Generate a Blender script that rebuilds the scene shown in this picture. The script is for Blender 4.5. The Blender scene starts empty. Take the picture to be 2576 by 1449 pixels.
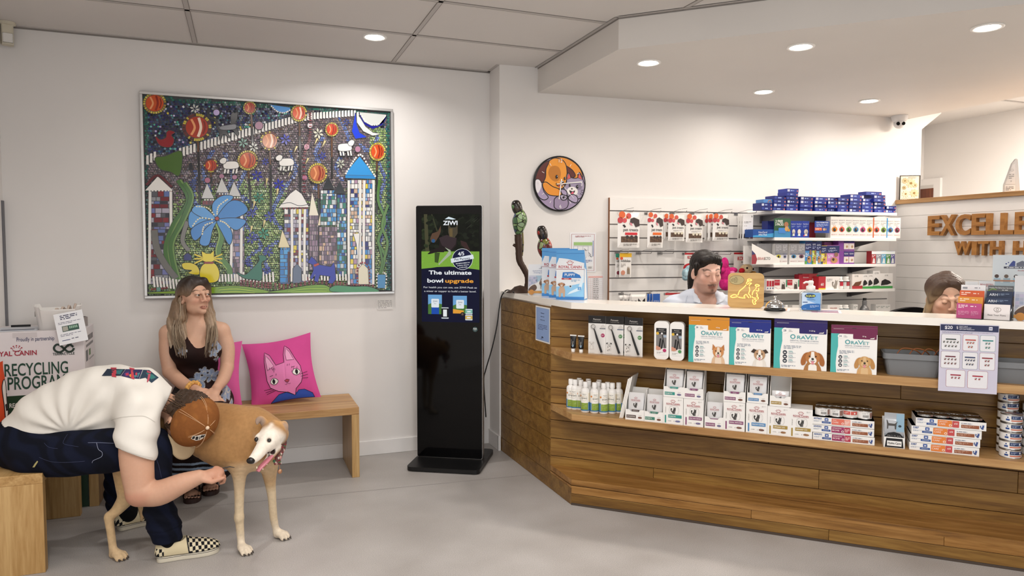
import bpy,bmesh,math,random
import numpy as np
from mathutils import Vector,Matrix
SC=bpy.context.scene
COL=SC.collection
rnd=random.Random(7)
R=math.radians
# camera
F_PX,PITCH,ROLL,YAW,CAM_H=1778.4,-0.05219,0.0011,0.36147,1.38
W_PX,H_PX=2576,1449
CFW=Vector((math.sin(YAW)*math.cos(PITCH),math.cos(YAW)*math.cos(PITCH),math.sin(PITCH)))
_r0=Vector((math.cos(YAW),-math.sin(YAW),0));_u0=_r0.cross(CFW)
CRT=_r0*math.cos(ROLL)+_u0*math.sin(ROLL);CUP=_u0*math.cos(ROLL)-_r0*math.sin(ROLL)
CPOS=Vector((0,0,CAM_H))
cam_d=bpy.data.cameras.new('camera');cam=bpy.data.objects.new('camera',cam_d);COL.objects.link(cam)
m4=Matrix((CRT,CUP,-CFW)).transposed().to_4x4();m4.translation=CPOS;cam.matrix_world=m4
cam_d.sensor_fit='HORIZONTAL';cam_d.sensor_width=36.0;cam_d.lens=36.0*F_PX/W_PX
cam_d.clip_start=0.05;cam_d.clip_end=60
SC.camera=cam
# world, exposure, lights
wd=bpy.data.worlds.new('world');SC.world=wd;wd.use_nodes=True
wd.node_tree.nodes['Background'].inputs[0].default_value=(0.9,0.95,1.0,1)
wd.node_tree.nodes['Background'].inputs[1].default_value=0.25
vs=SC.view_settings;vs.view_transform='Standard';vs.look='None';vs.gamma=1.0;vs.use_curve_mapping=False
vs.exposure=-0.03
SC.cycles.max_bounces=8;SC.cycles.diffuse_bounces=4;SC.cycles.glossy_bounces=3
SC.cycles.transmission_bounces=6;SC.cycles.transparent_max_bounces=8
SC.cycles.caustics_reflective=False;SC.cycles.caustics_refractive=False
SC.cycles.sample_clamp_indirect=6.0
def area(name,loc,size,power,color=(1,.95,.88),rot=(0,0,0),shape='DISK',size_y=None,spread=180):
 d=bpy.data.lights.new(name,'AREA');d.shape=shape;d.size=size
 if size_y:d.size_y=size_y
 d.energy=power;d.color=color;d.spread=R(spread)
 o=bpy.data.objects.new(name,d);COL.objects.link(o);o.location=loc;o.rotation_euler=rot
 return o
WARM=(1.0,0.90,0.80);NEUT=(1.0,0.955,0.915)
LAMPS_TILE=[(0.738,4.238),(-0.55,2.0),(0.75,1.9),(-0.55,0.2),(0.9,0.1),(0.2,-1.4),(2.2,-0.6),(1.9,1.0)]
LAMPS_SOFFIT=[(2.197,3.591),(2.782,3.027),(3.323,3.953),(4.234,3.917),(3.386,2.447),(4.55,2.6)]
Z_CEIL,Z_SOFF=2.637,2.466
P_TILE,P_SOFF,P_REAR,P_FILL=8.5,8.0,50.0,42.0
for k,(x,y)in enumerate(LAMPS_TILE):
 area('downlight_beam',(x,y,Z_CEIL-.012),.10,P_TILE,NEUT,spread=150)
for k,(x,y)in enumerate(LAMPS_SOFFIT):
 area('downlight_beam',(x,y,Z_SOFF-.012),.10,P_SOFF*((.34 if x>4 else .5)if y>3.8 else .95),WARM,spread=170)
area('rear_fill_light',(0.9,-2.36,1.35),3.6,P_REAR,(0.93,0.96,1.0),(R(90),0,0),'RECTANGLE',2.0)  # added cool fill from behind the camera, no window known there
area('overhead_fill_light',(0.35,0.8,Z_CEIL-.03),1.1,P_FILL,NEUT,(0,0,0),'RECTANGLE',.55)  # unseen lamps added overhead as fill, without any panel fixture
area('overhead_fill_light',(0.35,2.6,Z_CEIL-.03),1.1,P_FILL*.0+8,NEUT,(0,0,0),'RECTANGLE',.55)
area('overhead_fill_light',(5.75,3.0,Z_CEIL-.03),.55,110,WARM,(0,0,0),'RECTANGLE',1.1)  # added fill that brightens the far room, no fixture behind it
# pixel -> plane helpers (planes are real surfaces of the room)
def ray(u,v):return CRT*((u-W_PX/2)/F_PX)+CUP*((H_PX/2-v)/F_PX)+CFW
def pZ(u,v,z):d=ray(u,v);return CPOS+d*((z-CAM_H)/d.z)
def pY(u,v,y):d=ray(u,v);return CPOS+d*(y/d.y)
def pX(u,v,x):d=ray(u,v);return CPOS+d*(x/d.x)
def pN(u,v,P,n):d=ray(u,v);return CPOS+d*((Vector(P)-CPOS).dot(n)/d.dot(n))
class Frame:
 0
 def __init__(s,o,rz):
  s.o=Vector(o);s.rz=rz
  s.x=Vector((math.cos(rz),math.sin(rz),0));s.y=Vector((-math.sin(rz),math.cos(rz),0))
 def px(s,u,v,off=0.0):
  0
  q=pN(u,v,s.o+s.y*off,s.y)-s.o
  return q.dot(s.x),q.z+s.o.z
 def w(s,x,y,z):return s.o+s.x*x+s.y*y+Vector((0,0,z))
 def loc(s,q):q=Vector(q)-s.o;return Vector((q.dot(s.x),q.dot(s.y),q.z))
 # materials
MATS={}
def s2l(c):return c/12.92 if c<=.04045 else((c+.055)/1.055)**2.4
def hexc(h):
 h=h.lstrip('#');h=h if len(h)==6 else ''.join(c*2 for c in h)
 return tuple(s2l(int(h[i:i+2],16)/255)for i in(0,2,4))
def mat(name,col=None,rough=.5,metal=0,emit=0,spec=.5,trans=0,ior=1.45,alpha=1,coat=0,sss=0,sheen=0):
 if name in MATS:return MATS[name]
 m=bpy.data.materials.new(name);m.use_nodes=True;MATS[name]=m
 b=m.node_tree.nodes['Principled BSDF'];c=hexc(col)if isinstance(col,str)else col
 I=b.inputs
 I['Base Color'].default_value=(*c,1);I['Roughness'].default_value=rough;I['Metallic'].default_value=metal
 I['Specular IOR Level'].default_value=spec;I['IOR'].default_value=ior
 if emit:I['Emission Color'].default_value=(*c,1);I['Emission Strength'].default_value=emit
 if trans:I['Transmission Weight'].default_value=trans
 if alpha<1:I['Alpha'].default_value=alpha
 if coat:I['Coat Weight'].default_value=coat;I['Coat Roughness'].default_value=.08
 if sheen:I['Sheen Weight'].default_value=sheen
 if sss:I['Subsurface Weight'].default_value=sss;I['Subsurface Radius'].default_value=(.012,.004,.002);I['Subsurface Scale'].default_value=1.0
 m.diffuse_color=(*c,1)
 return m
def pm(h,rough=.5):return mat('print_'+h.lstrip('#')+('' if rough==.5 else '_%d'%(rough*100)),h,rough)
def N(m,typ,**kw):
 n=m.node_tree.nodes.new(typ)
 for k,v in kw.items():
  if k in n.inputs:n.inputs[k].default_value=v
  else:setattr(n,k,v)
 return n
def L(m,a,b):m.node_tree.links.new(a,b)
def bsdf(m):return m.node_tree.nodes['Principled BSDF']
def bump(m,height,strength=.2,dist=.002):
 b=N(m,'ShaderNodeBump',Strength=strength,Distance=dist);L(m,height,b.inputs['Height']);L(m,b.outputs[0],bsdf(m).inputs['Normal'])
def ramp(m,fac,stops):
 r=N(m,'ShaderNodeValToRGB');e=r.color_ramp.elements
 while len(e)<len(stops):e.new(.5)
 for i,(p,c)in enumerate(stops):e[i].position=p;e[i].color=(*(hexc(c)if isinstance(c,str)else c),1)
 L(m,fac,r.inputs[0]);return r
def objco(m,scale=(1,1,1)):
 t=N(m,'ShaderNodeTexCoord');p=N(m,'ShaderNodeMapping');p.inputs['Scale'].default_value=scale
 L(m,t.outputs['Object'],p.inputs[0]);return p.outputs[0]
def wood(name,dark,mid,light,axis=0,rough=.42,island=.35):
 if name in MATS:return MATS[name]
 m=mat(name,mid,rough);sc=[22,22,22];sc[axis]=1.6
 co=objco(m,sc);g=N(m,'ShaderNodeNewGeometry')
 ad=N(m,'ShaderNodeVectorMath',operation='MULTIPLY_ADD');ad.inputs[1].default_value=(1,1,1)
 cb=N(m,'ShaderNodeCombineXYZ');mm=N(m,'ShaderNodeMath',operation='MULTIPLY');mm.inputs[1].default_value=37.0
 L(m,g.outputs['Random Per Island'],mm.inputs[0])
 for i in range(3):L(m,mm.outputs[0],cb.inputs[i])
 L(m,co,ad.inputs[0]);L(m,cb.outputs[0],ad.inputs[2])
 n1=N(m,'ShaderNodeTexNoise',Scale=1.0,Detail=6.0,Roughness=.62,Distortion=.6);L(m,ad.outputs[0],n1.inputs['Vector'])
 n2=N(m,'ShaderNodeTexNoise',Scale=5.0,Detail=3.0);L(m,ad.outputs[0],n2.inputs['Vector'])
 mx=N(m,'ShaderNodeMath',operation='MULTIPLY_ADD');mx.inputs[1].default_value=.35;L(m,n2.outputs[0],mx.inputs[0]);L(m,n1.outputs[0],mx.inputs[2])
 r=ramp(m,mx.outputs[0],[(.42,dark),(.62,mid),(.86,light)])
 hs=N(m,'ShaderNodeHueSaturation');L(m,r.outputs[0],hs.inputs['Color'])
 vv=N(m,'ShaderNodeMath',operation='MULTIPLY_ADD');vv.inputs[1].default_value=island;vv.inputs[2].default_value=1-island/2
 L(m,g.outputs['Random Per Island'],vv.inputs[0]);L(m,vv.outputs[0],hs.inputs['Value'])
 L(m,hs.outputs[0],bsdf(m).inputs['Base Color']);bump(m,mx.outputs[0],.12,.001)
 return m
def paint(name,col,rough=.6,scale=300,strength=.05):
 if name in MATS:return MATS[name]
 m=mat(name,col,rough,spec=.3);co=objco(m);n=N(m,'ShaderNodeTexNoise',Scale=scale,Detail=2.0);L(m,co,n.inputs['Vector'])
 bump(m,n.outputs[0],strength,.001)
 n2=N(m,'ShaderNodeTexNoise',Scale=1.3,Detail=3.0);L(m,co,n2.inputs['Vector'])
 c=hexc(col);r=ramp(m,n2.outputs[0],[(.3,tuple(x*.965 for x in c)),(.7,tuple(min(1,x*1.02)for x in c))]);L(m,r.outputs[0],bsdf(m).inputs['Base Color'])
 return m
def fabric(name,col,rough=.9,scale=900,strength=.25,var=.12,big=9,folds=0):
 if name in MATS:return MATS[name]
 m=mat(name,col,rough,spec=.2);co=objco(m);n=N(m,'ShaderNodeTexNoise',Scale=scale,Detail=2.0);L(m,co,n.inputs['Vector'])
 n2=N(m,'ShaderNodeTexNoise',Scale=big,Detail=4.0);L(m,co,n2.inputs['Vector'])
 c=hexc(col);r=ramp(m,n2.outputs[0],[(.3,tuple(x*(1-var)for x in c)),(.7,tuple(min(1,x*(1+var))for x in c))]);L(m,r.outputs[0],bsdf(m).inputs['Base Color'])
 bump(m,n.outputs[0],strength,.0008)
 return m
def vcol(name,rough=.6,spec=.3,sss=0,attr='col',noise=0,nscale=60,bumpy=0,bscale=400,sheen=0):
 0
 if name in MATS:return MATS[name]
 m=mat(name,(.5,.5,.5),rough,spec=spec,sss=sss,sheen=sheen);a=N(m,'ShaderNodeAttribute');a.attribute_name=attr
 out=a.outputs['Color']
 if noise:
  n=N(m,'ShaderNodeTexNoise',Scale=nscale,Detail=4.0);L(m,objco(m),n.inputs['Vector'])
  h=N(m,'ShaderNodeHueSaturation');q=N(m,'ShaderNodeMath',operation='MULTIPLY_ADD');q.inputs[1].default_value=noise*2;q.inputs[2].default_value=1-noise
  L(m,n.outputs[0],q.inputs[0]);L(m,q.outputs[0],h.inputs['Value']);L(m,out,h.inputs['Color']);out=h.outputs[0]
 L(m,out,bsdf(m).inputs['Base Color'])
 if bumpy:
  n=N(m,'ShaderNodeTexNoise',Scale=bscale,Detail=3.0);L(m,objco(m),n.inputs['Vector']);bump(m,n.outputs[0],bumpy,.001)
 return m
 # mesh building
_TXT={}
def glyphs(s,bold=0.0,shear=0.0):
 k=(s,bold,shear)
 if k not in _TXT:
  c=bpy.data.curves.new('t','FONT');c.body=s;c.size=1.0;c.resolution_u=4;c.offset=bold;c.shear=shear;c.fill_mode='FRONT'
  o=bpy.data.objects.new('t',c);me=bpy.data.meshes.new_from_object(o)
  v=np.array([q.co[:2]for q in me.vertices])if me.vertices else np.zeros((0,2))
  f=[tuple(p.vertices)for p in me.polygons]
  bpy.data.objects.remove(o);bpy.data.curves.remove(c);bpy.data.meshes.remove(me)
  _TXT[k]=(v,f)
 return _TXT[k]
class MB:
 def __init__(s):s.v=[];s.f=[];s.m=[];s.mats=[];s.M=None;s.sm=[];s.smooth=False
 def mi(s,m):
  if isinstance(m,str):m=pm(m)
  if m not in s.mats:s.mats.append(m)
  return s.mats.index(m)
 def add(s,vs,fs,m,smooth=None):
  b=len(s.v);i=s.mi(m);sm=s.smooth if smooth is None else smooth
  for q in vs:q=Vector(q);s.v.append(tuple(s.M@q)if s.M is not None else tuple(q))
  for f in fs:s.f.append(tuple(b+k for k in f));s.m.append(i);s.sm.append(sm)
  return s
 def box(s,x0,x1,y0,y1,z0,z1,m):
  return s.add([(x0,y0,z0),(x1,y0,z0),(x1,y1,z0),(x0,y1,z0),(x0,y0,z1),(x1,y0,z1),(x1,y1,z1),(x0,y1,z1)],[(0,3,2,1),(4,5,6,7),(0,1,5,4),(1,2,6,5),(2,3,7,6),(3,0,4,7)],m)
 def prism(s,poly,z0,z1,m,ax='z',cap=True,msid=None):
  0
  n=len(poly)
  P=(lambda p,t:(p[0],p[1],t))if ax=='z' else((lambda p,t:(p[0],t,p[1]))if ax=='y' else(lambda p,t:(t,p[0],p[1])))
  A=sum(poly[i][0]*poly[(i+1)%n][1]-poly[(i+1)%n][0]*poly[i][1]for i in range(n))
  flip=(A<0)!=(ax=='y')
  vs=[P(p,z0)for p in poly]+[P(p,z1)for p in poly]
  sd=[(i,(i+1)%n,n+(i+1)%n,n+i)for i in range(n)];cp=[tuple(reversed(range(n))),tuple(range(n,2*n))]
  if flip:sd=[tuple(reversed(q))for q in sd];cp=[tuple(reversed(q))for q in cp]
  s.add(vs,sd,msid or m)
  if cap:s.add(vs,cp,m,False)
  return s
 def rbox(s,x0,x1,y0,y1,z0,z1,r,m,ax='z',seg=4):
  0
  a=(x0,x1,y0,y1)if ax=='z' else((x0,x1,z0,z1)if ax=='y' else(y0,y1,z0,z1))
  lo,hi=(z0,z1)if ax=='z' else((y0,y1)if ax=='y' else(x0,x1))
  return s.prism(rrect(*a,r,seg),lo,hi,m,ax)
 def tube(s,pts,rad,m,n=10,cap=True,sm=True,flat=None):
  pts=[Vector(p)for p in pts];rr=rad if isinstance(rad,(list,tuple))else[rad]*len(pts)
  vs=[];fs=[];up=None
  for i,p in enumerate(pts):
   t=(pts[min(i+1,len(pts)-1)]-pts[max(i-1,0)]).normalized()
   if up is None:up=Vector((0,0,1))if abs(t.z)<.9 else Vector((1,0,0))
   a=t.cross(up)
   if a.length<1e-5:a=t.orthogonal()
   a.normalize();up=a.cross(t).normalized()
   for k in range(n):
    q=2*math.pi*k/n;vs.append(p+a*(math.cos(q)*rr[i])+up*(math.sin(q)*rr[i]*(flat or 1)))
  for i in range(len(pts)-1):
   for k in range(n):fs.append((i*n+k,i*n+(k+1)%n,(i+1)*n+(k+1)%n,(i+1)*n+k))
  s.add(vs,fs,m,sm)
  if cap:s.add(vs[:n],[tuple(reversed(range(n)))],m,False);s.add(vs[-n:],[tuple(range(n))],m,False)
  return s
 def lathe(s,prof,m,n=24,c=(0,0,0),sm=True,sx=1,sy=1,cap=True):
  vs=[(c[0]+r*math.cos(2*math.pi*k/n)*sx,c[1]+r*math.sin(2*math.pi*k/n)*sy,c[2]+z)for r,z in prof for k in range(n)]
  fs=[(i*n+k,i*n+(k+1)%n,(i+1)*n+(k+1)%n,(i+1)*n+k)for i in range(len(prof)-1)for k in range(n)]
  s.add(vs,fs,m,sm)
  if cap:
   if prof[0][0]>1e-4:s.add(vs[:n],[tuple(reversed(range(n)))],m,False)
   if prof[-1][0]>1e-4:s.add(vs[-n:],[tuple(range(n))],m,False)
  return s
 def ball(s,c,r,m,n=16,k=10,sm=True):
  r=r if isinstance(r,(tuple,list))else(r,r,r)
  vs=[];fs=[]
  for i in range(k+1):
   a=math.pi*i/k-math.pi/2
   for j in range(n):
    q=2*math.pi*j/n;vs.append((c[0]+r[0]*math.cos(a)*math.cos(q),c[1]+r[1]*math.cos(a)*math.sin(q),c[2]+r[2]*math.sin(a)))
  for i in range(k):
   for j in range(n):fs.append((i*n+j,i*n+(j+1)%n,(i+1)*n+(j+1)%n,(i+1)*n+j))
  return s.add(vs,fs,m,sm)
 Y0=0.0;EPS=.0006
 def yl(s,lay):return s.Y0-s.EPS*lay
 def poly(s,pts,m,lay=1,w=None):
  y=s.yl(lay)
  A=sum(pts[i][0]*pts[(i+1)%len(pts)][1]-pts[(i+1)%len(pts)][0]*pts[i][1]for i in range(len(pts)))
  if A<0:pts=list(reversed(pts))
  return s.add([(p[0],y,p[1])for p in pts],[tuple(range(len(pts)))],m,False)
 def rect(s,x0,z0,x1,z1,m,lay=1):return s.poly([(x0,z0),(x1,z0),(x1,z1),(x0,z1)],m,lay)
 def rr(s,x0,z0,x1,z1,r,m,lay=1):return s.poly(rrect(x0,x1,z0,z1,r,4),m,lay)
 def disc(s,x,z,r,m,lay=1,n=20,rz=None,rot=0):
  rz=rz or r;c,q=math.cos(rot),math.sin(rot);P=[]
  for k in range(n):
   a,b=r*math.cos(2*math.pi*k/n),rz*math.sin(2*math.pi*k/n);P.append((x+a*c-b*q,z+a*q+b*c))
  return s.poly(P,m,lay)
 def ring(s,x,z,r,w,m,lay=1,n=24,a0=0,a1=360):
  P=[];k0=n if a1-a0>=360 else n+1
  for k in range(k0):a=R(a0+(a1-a0)*k/n);P.append((x+r*math.cos(a),z+r*math.sin(a)));P.append((x+(r-w)*math.cos(a),z+(r-w)*math.sin(a)))
  y=s.yl(lay);f=[(2*k,(2*k+2)%len(P),(2*k+3)%len(P),2*k+1)for k in range(n)]
  return s.add([(p[0],y,p[1])for p in P],f,m,False)
 def line(s,pts,w,m,lay=1,closed=False):
  y=s.yl(lay);n=len(pts);vs=[];fs=[];ww=w if isinstance(w,(list,tuple))else[w]*n
  for i in range(n):
   a=pts[(i-1)%n]if closed or i else pts[0];b=pts[(i+1)%n]if closed or i<n-1 else pts[-1]
   dx,dz=b[0]-a[0],b[1]-a[1];l=math.hypot(dx,dz)or 1;nx,nz=-dz/l*ww[i]/2,dx/l*ww[i]/2
   vs+=[(pts[i][0]+nx,y,pts[i][1]+nz),(pts[i][0]-nx,y,pts[i][1]-nz)]
  for i in range(n if closed else n-1):j=(i+1)%n;fs.append((2*i+1,2*j+1,2*j,2*i))
  return s.add(vs,fs,m,False)
 def text(s,t,x,z,h,m,lay=2,al='c',bold=0.0,maxw=None,sx=1.0,rot=0,shear=0,w=None):
  0
  v,f=glyphs(t,bold,shear)
  if not len(v):return s
  k=h/.70;x0,x1=v[:,0].min(),v[:,0].max();kx=k*sx
  if w:kx=w/(x1-x0)
  if maxw and(x1-x0)*kx>maxw:kx=maxw/(x1-x0)
  ox={'c':-(x0+x1)/2,'l':-x0,'r':-x1}[al]
  c,q=math.cos(rot),math.sin(rot);y=s.yl(lay);P=[]
  for a,b in v:a,b=(a+ox)*kx,b*k;P.append((x+a*c-b*q,y,z+a*q+b*c))
  return s.add(P,f,m,False)
 def lines_of_text(s,x0,x1,z0,z1,n,m,lay=2,fill=.45,seed=1):
  0
  q=random.Random(seed);dz=max(abs(z1-z0),.0005)/n
  for i in range(n):
   z=z1-dz*(i+.5);x=x0;end=x0+(x1-x0)*(1 if i<n-1 else .6)
   while x<end:
    wl=min((.5+q.random()*1.6)*dz*1.6,end-x);s.rect(x,z-dz*fill/2,x+wl,z+dz*fill/2,m,lay);x+=wl+dz*.55
  return s
 def build(s,name,parent=None,loc=None,rz=0,bevel=0,sub=0,seg=2,rot=None):
  me=bpy.data.meshes.new(name);me.from_pydata(s.v,[],s.f)
  for m in s.mats:me.materials.append(m)
  me.polygons.foreach_set('material_index',s.m);me.polygons.foreach_set('use_smooth',s.sm);me.update()
  o=bpy.data.objects.new(name,me);COL.objects.link(o)
  if parent:o.parent=parent
  if loc is not None:o.location=loc
  if rz:o.rotation_euler=(0,0,rz)
  if rot is not None:o.rotation_euler=rot
  if bevel:
   b=o.modifiers.new('bevel','BEVEL');b.width=bevel;b.segments=seg;b.limit_method='ANGLE';b.angle_limit=R(40);b.harden_normals=False
  if sub:b=o.modifiers.new('sub','SUBSURF');b.levels=sub;b.render_levels=sub
  return o
def rrect(x0,x1,y0,y1,r,seg=4):
 P=[]
 for cx,cy,a in((x1-r,y1-r,0),(x0+r,y1-r,90),(x0+r,y0+r,180),(x1-r,y0+r,270)):
  for k in range(seg+1):q=R(a+90*k/seg);P.append((cx+r*math.cos(q),cy+r*math.sin(q)))
 return P
def smooth_path(pts,n=6,closed=False):
 0
 P=[np.array(p,float)for p in pts];out=[];m=len(P)
 for i in range(m if closed else m-1):
  a,b,c,d=(P[(i-1)%m],P[i],P[(i+1)%m],P[(i+2)%m])if closed else(P[max(i-1,0)],P[i],P[i+1],P[min(i+2,m-1)])
  for k in range(n):
   t=k/n;out.append(tuple(.5*((2*b)+(c-a)*t+(2*a-5*b+4*c-d)*t*t+(3*b-a-3*c+d)*t**3)))
 if not closed:out.append(tuple(P[-1]))
 return out
def tag(o,label=None,cat=None,group=None,kind=None):
 if label:o['label']=label
 if cat:o['category']=cat
 if group:o['group']=group
 if kind:o['kind']=kind
 return o
def empty(name,loc=(0,0,0),rz=0,label=None,cat=None,group=None):
 o=bpy.data.objects.new(name,None);COL.objects.link(o);o.location=loc;o.rotation_euler=(0,0,rz);o.empty_display_size=.05
 return tag(o,label,cat,group)
def copy_tree(o,parent=None):
 c=o.copy();COL.objects.link(c)
 if parent:c.parent=parent;c.matrix_parent_inverse=o.matrix_parent_inverse
 for ch in list(o.children):copy_tree(ch,c)
 return c
def struct(o):o['kind']='structure';return o
# the room
M_WALL=paint('wall_paint','#e6e3e0');M_CEIL=paint('ceiling_tile','#dcd8d4',.8,500,.1);M_BULK=paint('bulkhead_paint','#dedad5')
M_TRIM=mat('trim_gloss_white','#e6e4e2',.35);M_TBAR=mat('ceiling_bar','#bdb8b4',.5)
M_BOARD=paint('feature_board_white','#efedea',.5)
def floor_mat():
 m=mat('vinyl_floor','#a9a5a2',.42,spec=.4);co=objco(m)
 n=N(m,'ShaderNodeTexNoise',Scale=330.0,Detail=3.0,Roughness=.7);L(m,co,n.inputs['Vector'])
 n2=N(m,'ShaderNodeTexNoise',Scale=2.2,Detail=5.0);L(m,co,n2.inputs['Vector'])
 r=ramp(m,n.outputs[0],[(.33,'#979391'),(.5,'#b2aeab'),(.64,'#c8c4c0')])
 r2=ramp(m,n2.outputs[0],[(.3,'#e2e0de'),(.7,'#ffffff')])
 mx=N(m,'ShaderNodeMix',data_type='RGBA',blend_type='MULTIPLY');mx.inputs[0].default_value=1
 L(m,r.outputs[0],mx.inputs[6]);L(m,r2.outputs[0],mx.inputs[7]);L(m,mx.outputs[2],bsdf(m).inputs['Base Color'])
 rr=ramp(m,n2.outputs[0],[(.3,(.36,)*3),(.7,(.5,)*3)]);L(m,rr.outputs[0],bsdf(m).inputs['Roughness']);bump(m,n.outputs[0],.06,.0006)
 return m
M_FLOOR=floor_mat()
YW=4.765;XL=-1.27;NIBX=1.632
CW=Frame((1.63,4.56,0),R(-3.9))
XR=5.02
RW=Frame((XR,4.34,0),R(-90))
DX=Frame((1.641,3.425,0),R(-43.67))
b=MB();b.box(XL-.2,7.0,-2.7,5.3,-.1,0,M_FLOOR);o=struct(b.build('floor'))
sm=MB();S_=mat('floor_seam','#7d7977',.6)
q0,q1=pZ(560,1270,0),pZ(1390,1189,0);d_=(q1-q0).normalized();n_=Vector((-d_.y,d_.x,0))*.0012
for off in(0,-1.98):
 a,c=q0+n_/.0012*off-d_*1.3,q1+n_/.0012*off+d_*.12
 sm.add([a-n_+Vector((0,0,.0006)),c-n_+Vector((0,0,.0006)),c+n_+Vector((0,0,.0006)),a+n_+Vector((0,0,.0006))],[(0,1,2,3)],S_)
struct(sm.build('trim_1'))
b=MB();b.box(XL-.2,NIBX,YW,YW+.12,0,2.75,M_WALL);struct(b.build('wall_back'))
b=MB();b.box(XL-.12,XL,-2.5,YW,0,2.75,M_WALL);struct(b.build('wall_left'))
b=MB();e0,e1=CW.w(0,0,0),CW.w(3.62,0,0)
E_=Vector((5.02,e1.y,0))
b.prism([(NIBX,e0.y),(e1.x,e1.y),(e1.x+.02,e1.y+.1),(e1.x-.2,4.9),(NIBX,4.9)],0,2.75,M_WALL);struct(b.build('wall_clock'))
b=MB();zb=1.765;k=0;z=zb
bp=.0995
while z>.01:
 zz=max(z-bp+.002,0);b.box(XR,XR+.1,.2,4.36,zz,z,M_BOARD);z-=bp
b.box(XR+.004,XR+.098,.2,4.36,0,zb,mat('board_groove','#b9b5b0',.7));struct(b.build('wall_right',bevel=.0012,seg=1))
M_OAK=wood('oak_boards','#5f4019','#7a5725','#967238',0,.4,.22)
M_OAKL=wood('oak_light','#8a6236','#ab8150','#c29c68',0,.38,.12)
M_OAKY=wood('oak_light_y','#8f6a3a','#b08a55','#c8a570',1,.4,.12)
M_OAKZ=wood('oak_light_z','#8f6a3a','#b08a55','#c8a570',2,.4,.12)
b=MB();b.box(-.01,4.16,-.03,.16,zb,zb+.034,M_OAKL);struct(b.build('trim_2',loc=(XR,4.34,0),rz=R(-90),bevel=.002))
XF=6.42
b=MB();b.box(XF,XF+.1,-2.5,5.3,0,2.75,M_WALL);struct(b.build('wall_far'))
b=MB();b.box(NIBX,XF,4.9,5.0,0,2.75,M_WALL)if False else b.box(4.7,XF,5.25,5.35,0,2.75,M_WALL);struct(b.build('wall_end'))
b=MB();t0,t1,t2=(CW.px(2262,296,.02),CW.px(2262,372,.02),CW.px(2368,285,.02))
b.prism([(t0[0],t0[1]-.02),(t1[0],t1[1]),(t2[0],t2[1]),(t2[0],Z_SOFF+.2),(t0[0],Z_SOFF+.2)],.0,.12,M_WALL,'y');struct(b.build('trim_3',loc=CW.w(0,.02,0),rz=CW.rz))
f0=pX(2333,447,XF);f1=pX(2371,447,XF);i1=pX(2352,471,XF);i2=pX(2352,465,XF)
dr=MB();dr.box(-1.0,0,-.03,.0,0,f1.z,M_TRIM)
fr=dr.build('door_1',loc=(XF,f1.y,0),rz=R(-90));fr.location=(XF,f1.y+1.0,0)if False else(XF,f1.y,0);struct(fr)
dl=MB();w_=f1.y;dl.box(-.92,-(i1.y-f1.y)if False else-.07,-.036,-.0305,0,i1.z-.01,wood('door_timber','#4a2413','#64331c','#7a4527',2,.4));dl.build('door_leaf',fr)
dl=MB();dl.box(-.92,-.07,-.034,-.0302,i1.z-.01,i2.z,mat('door_reveal','#c9c6c2',.6));dl.build('door_reveal',fr)
dl=MB();dl.tube([(-.86,-.036,1.0),(-.86,-.085,1.0),(-.76,-.085,1.0)],.009,mat('chrome','#d8d8d8',.12,1));dl.build('door_handle',fr)
b=MB();b.box(XL-.12,-1.0,-2.5,-2.38,0,2.75,M_WALL);b.box(2.9,7,-2.5,-2.38,0,2.75,M_WALL)
b.box(-1.0,2.9,-2.5,-2.38,2.4,2.75,M_WALL);b.box(-1.0,2.9,-2.5,-2.38,0,.3,M_WALL);struct(b.build('wall_front'))
b=MB();b.box(XL-.2,7,-2.7,5.3,Z_CEIL,Z_CEIL+.06,M_CEIL);struct(b.build('ceiling'))
b=MB()
for i in range(-1,6):x=-.258+1.206*i;b.box(x-.012,x+.012,-2.5,4.76,Z_CEIL-.003,Z_CEIL+.002,M_TBAR);b.box(x-.014,x-.0115,-2.5,4.76,Z_CEIL-.0035,Z_CEIL+.002,mat('bar_gap','#8a8580',.8));b.box(x+.0115,x+.014,-2.5,4.76,Z_CEIL-.0035,Z_CEIL+.002,mat('bar_gap'))
for i in range(12):
 y=4.121-.5955*i;b.box(XL,6.4,y-.012,y+.012,Z_CEIL-.003,Z_CEIL+.002,M_TBAR);b.box(XL,6.4,y-.0135,y-.0115,Z_CEIL-.0035,Z_CEIL+.002,mat('bar_gap'));b.box(XL,6.4,y+.0115,y+.0135,Z_CEIL-.0035,Z_CEIL+.002,mat('bar_gap'))
b.box(XL,NIBX,YW-.025,YW,Z_CEIL-.004,Z_CEIL+.001,M_TBAR);b.box(XL,NIBX,YW-.004,YW,Z_CEIL-.012,Z_CEIL-.004,mat('bar_gap'))
b.box(NIBX-.02,NIBX,4.56,YW,Z_CEIL-.004,Z_CEIL+.001,M_TBAR)
struct(b.build('trim_4'))
BX,BY=1.905,3.42;dd=DX.x
c2=Vector((BX,BY,0))+dd*3.9;A0=CW.w((BX-1.63),0,0);A1=CW.w(3.42,0,0)
b=MB();b.prism([(BX,A0.y+.02),(BX,BY),(c2.x,c2.y),(5.12,c2.y),(5.12,A1.y-.01),(A1.x,A1.y+.02)],Z_SOFF,Z_CEIL+.01,M_BULK);struct(b.build('trim_5'))
b=MB();g1=Vector((BX,BY,0));nn=-DX.y
for P0,P1,q in(((BX,A0.y),(BX,BY),Vector((-1,0,0))),((BX,BY),(c2.x,c2.y),nn)):
 a,c=Vector((*P0,0)),Vector((*P1,0));dz=Vector((0,0,Z_CEIL-.004));w=q*.022
 b.add([a+dz,c+dz,c+w+dz,a+w+dz],[(0,1,2,3)],M_TBAR);dz2=dz-Vector((0,0,.008));b.add([a+w*.06+dz,c+w*.06+dz,c+w*.06+dz2,a+w*.06+dz2],[(0,1,2,3)],mat('bar_gap'))
struct(b.build('trim_6'))
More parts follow.
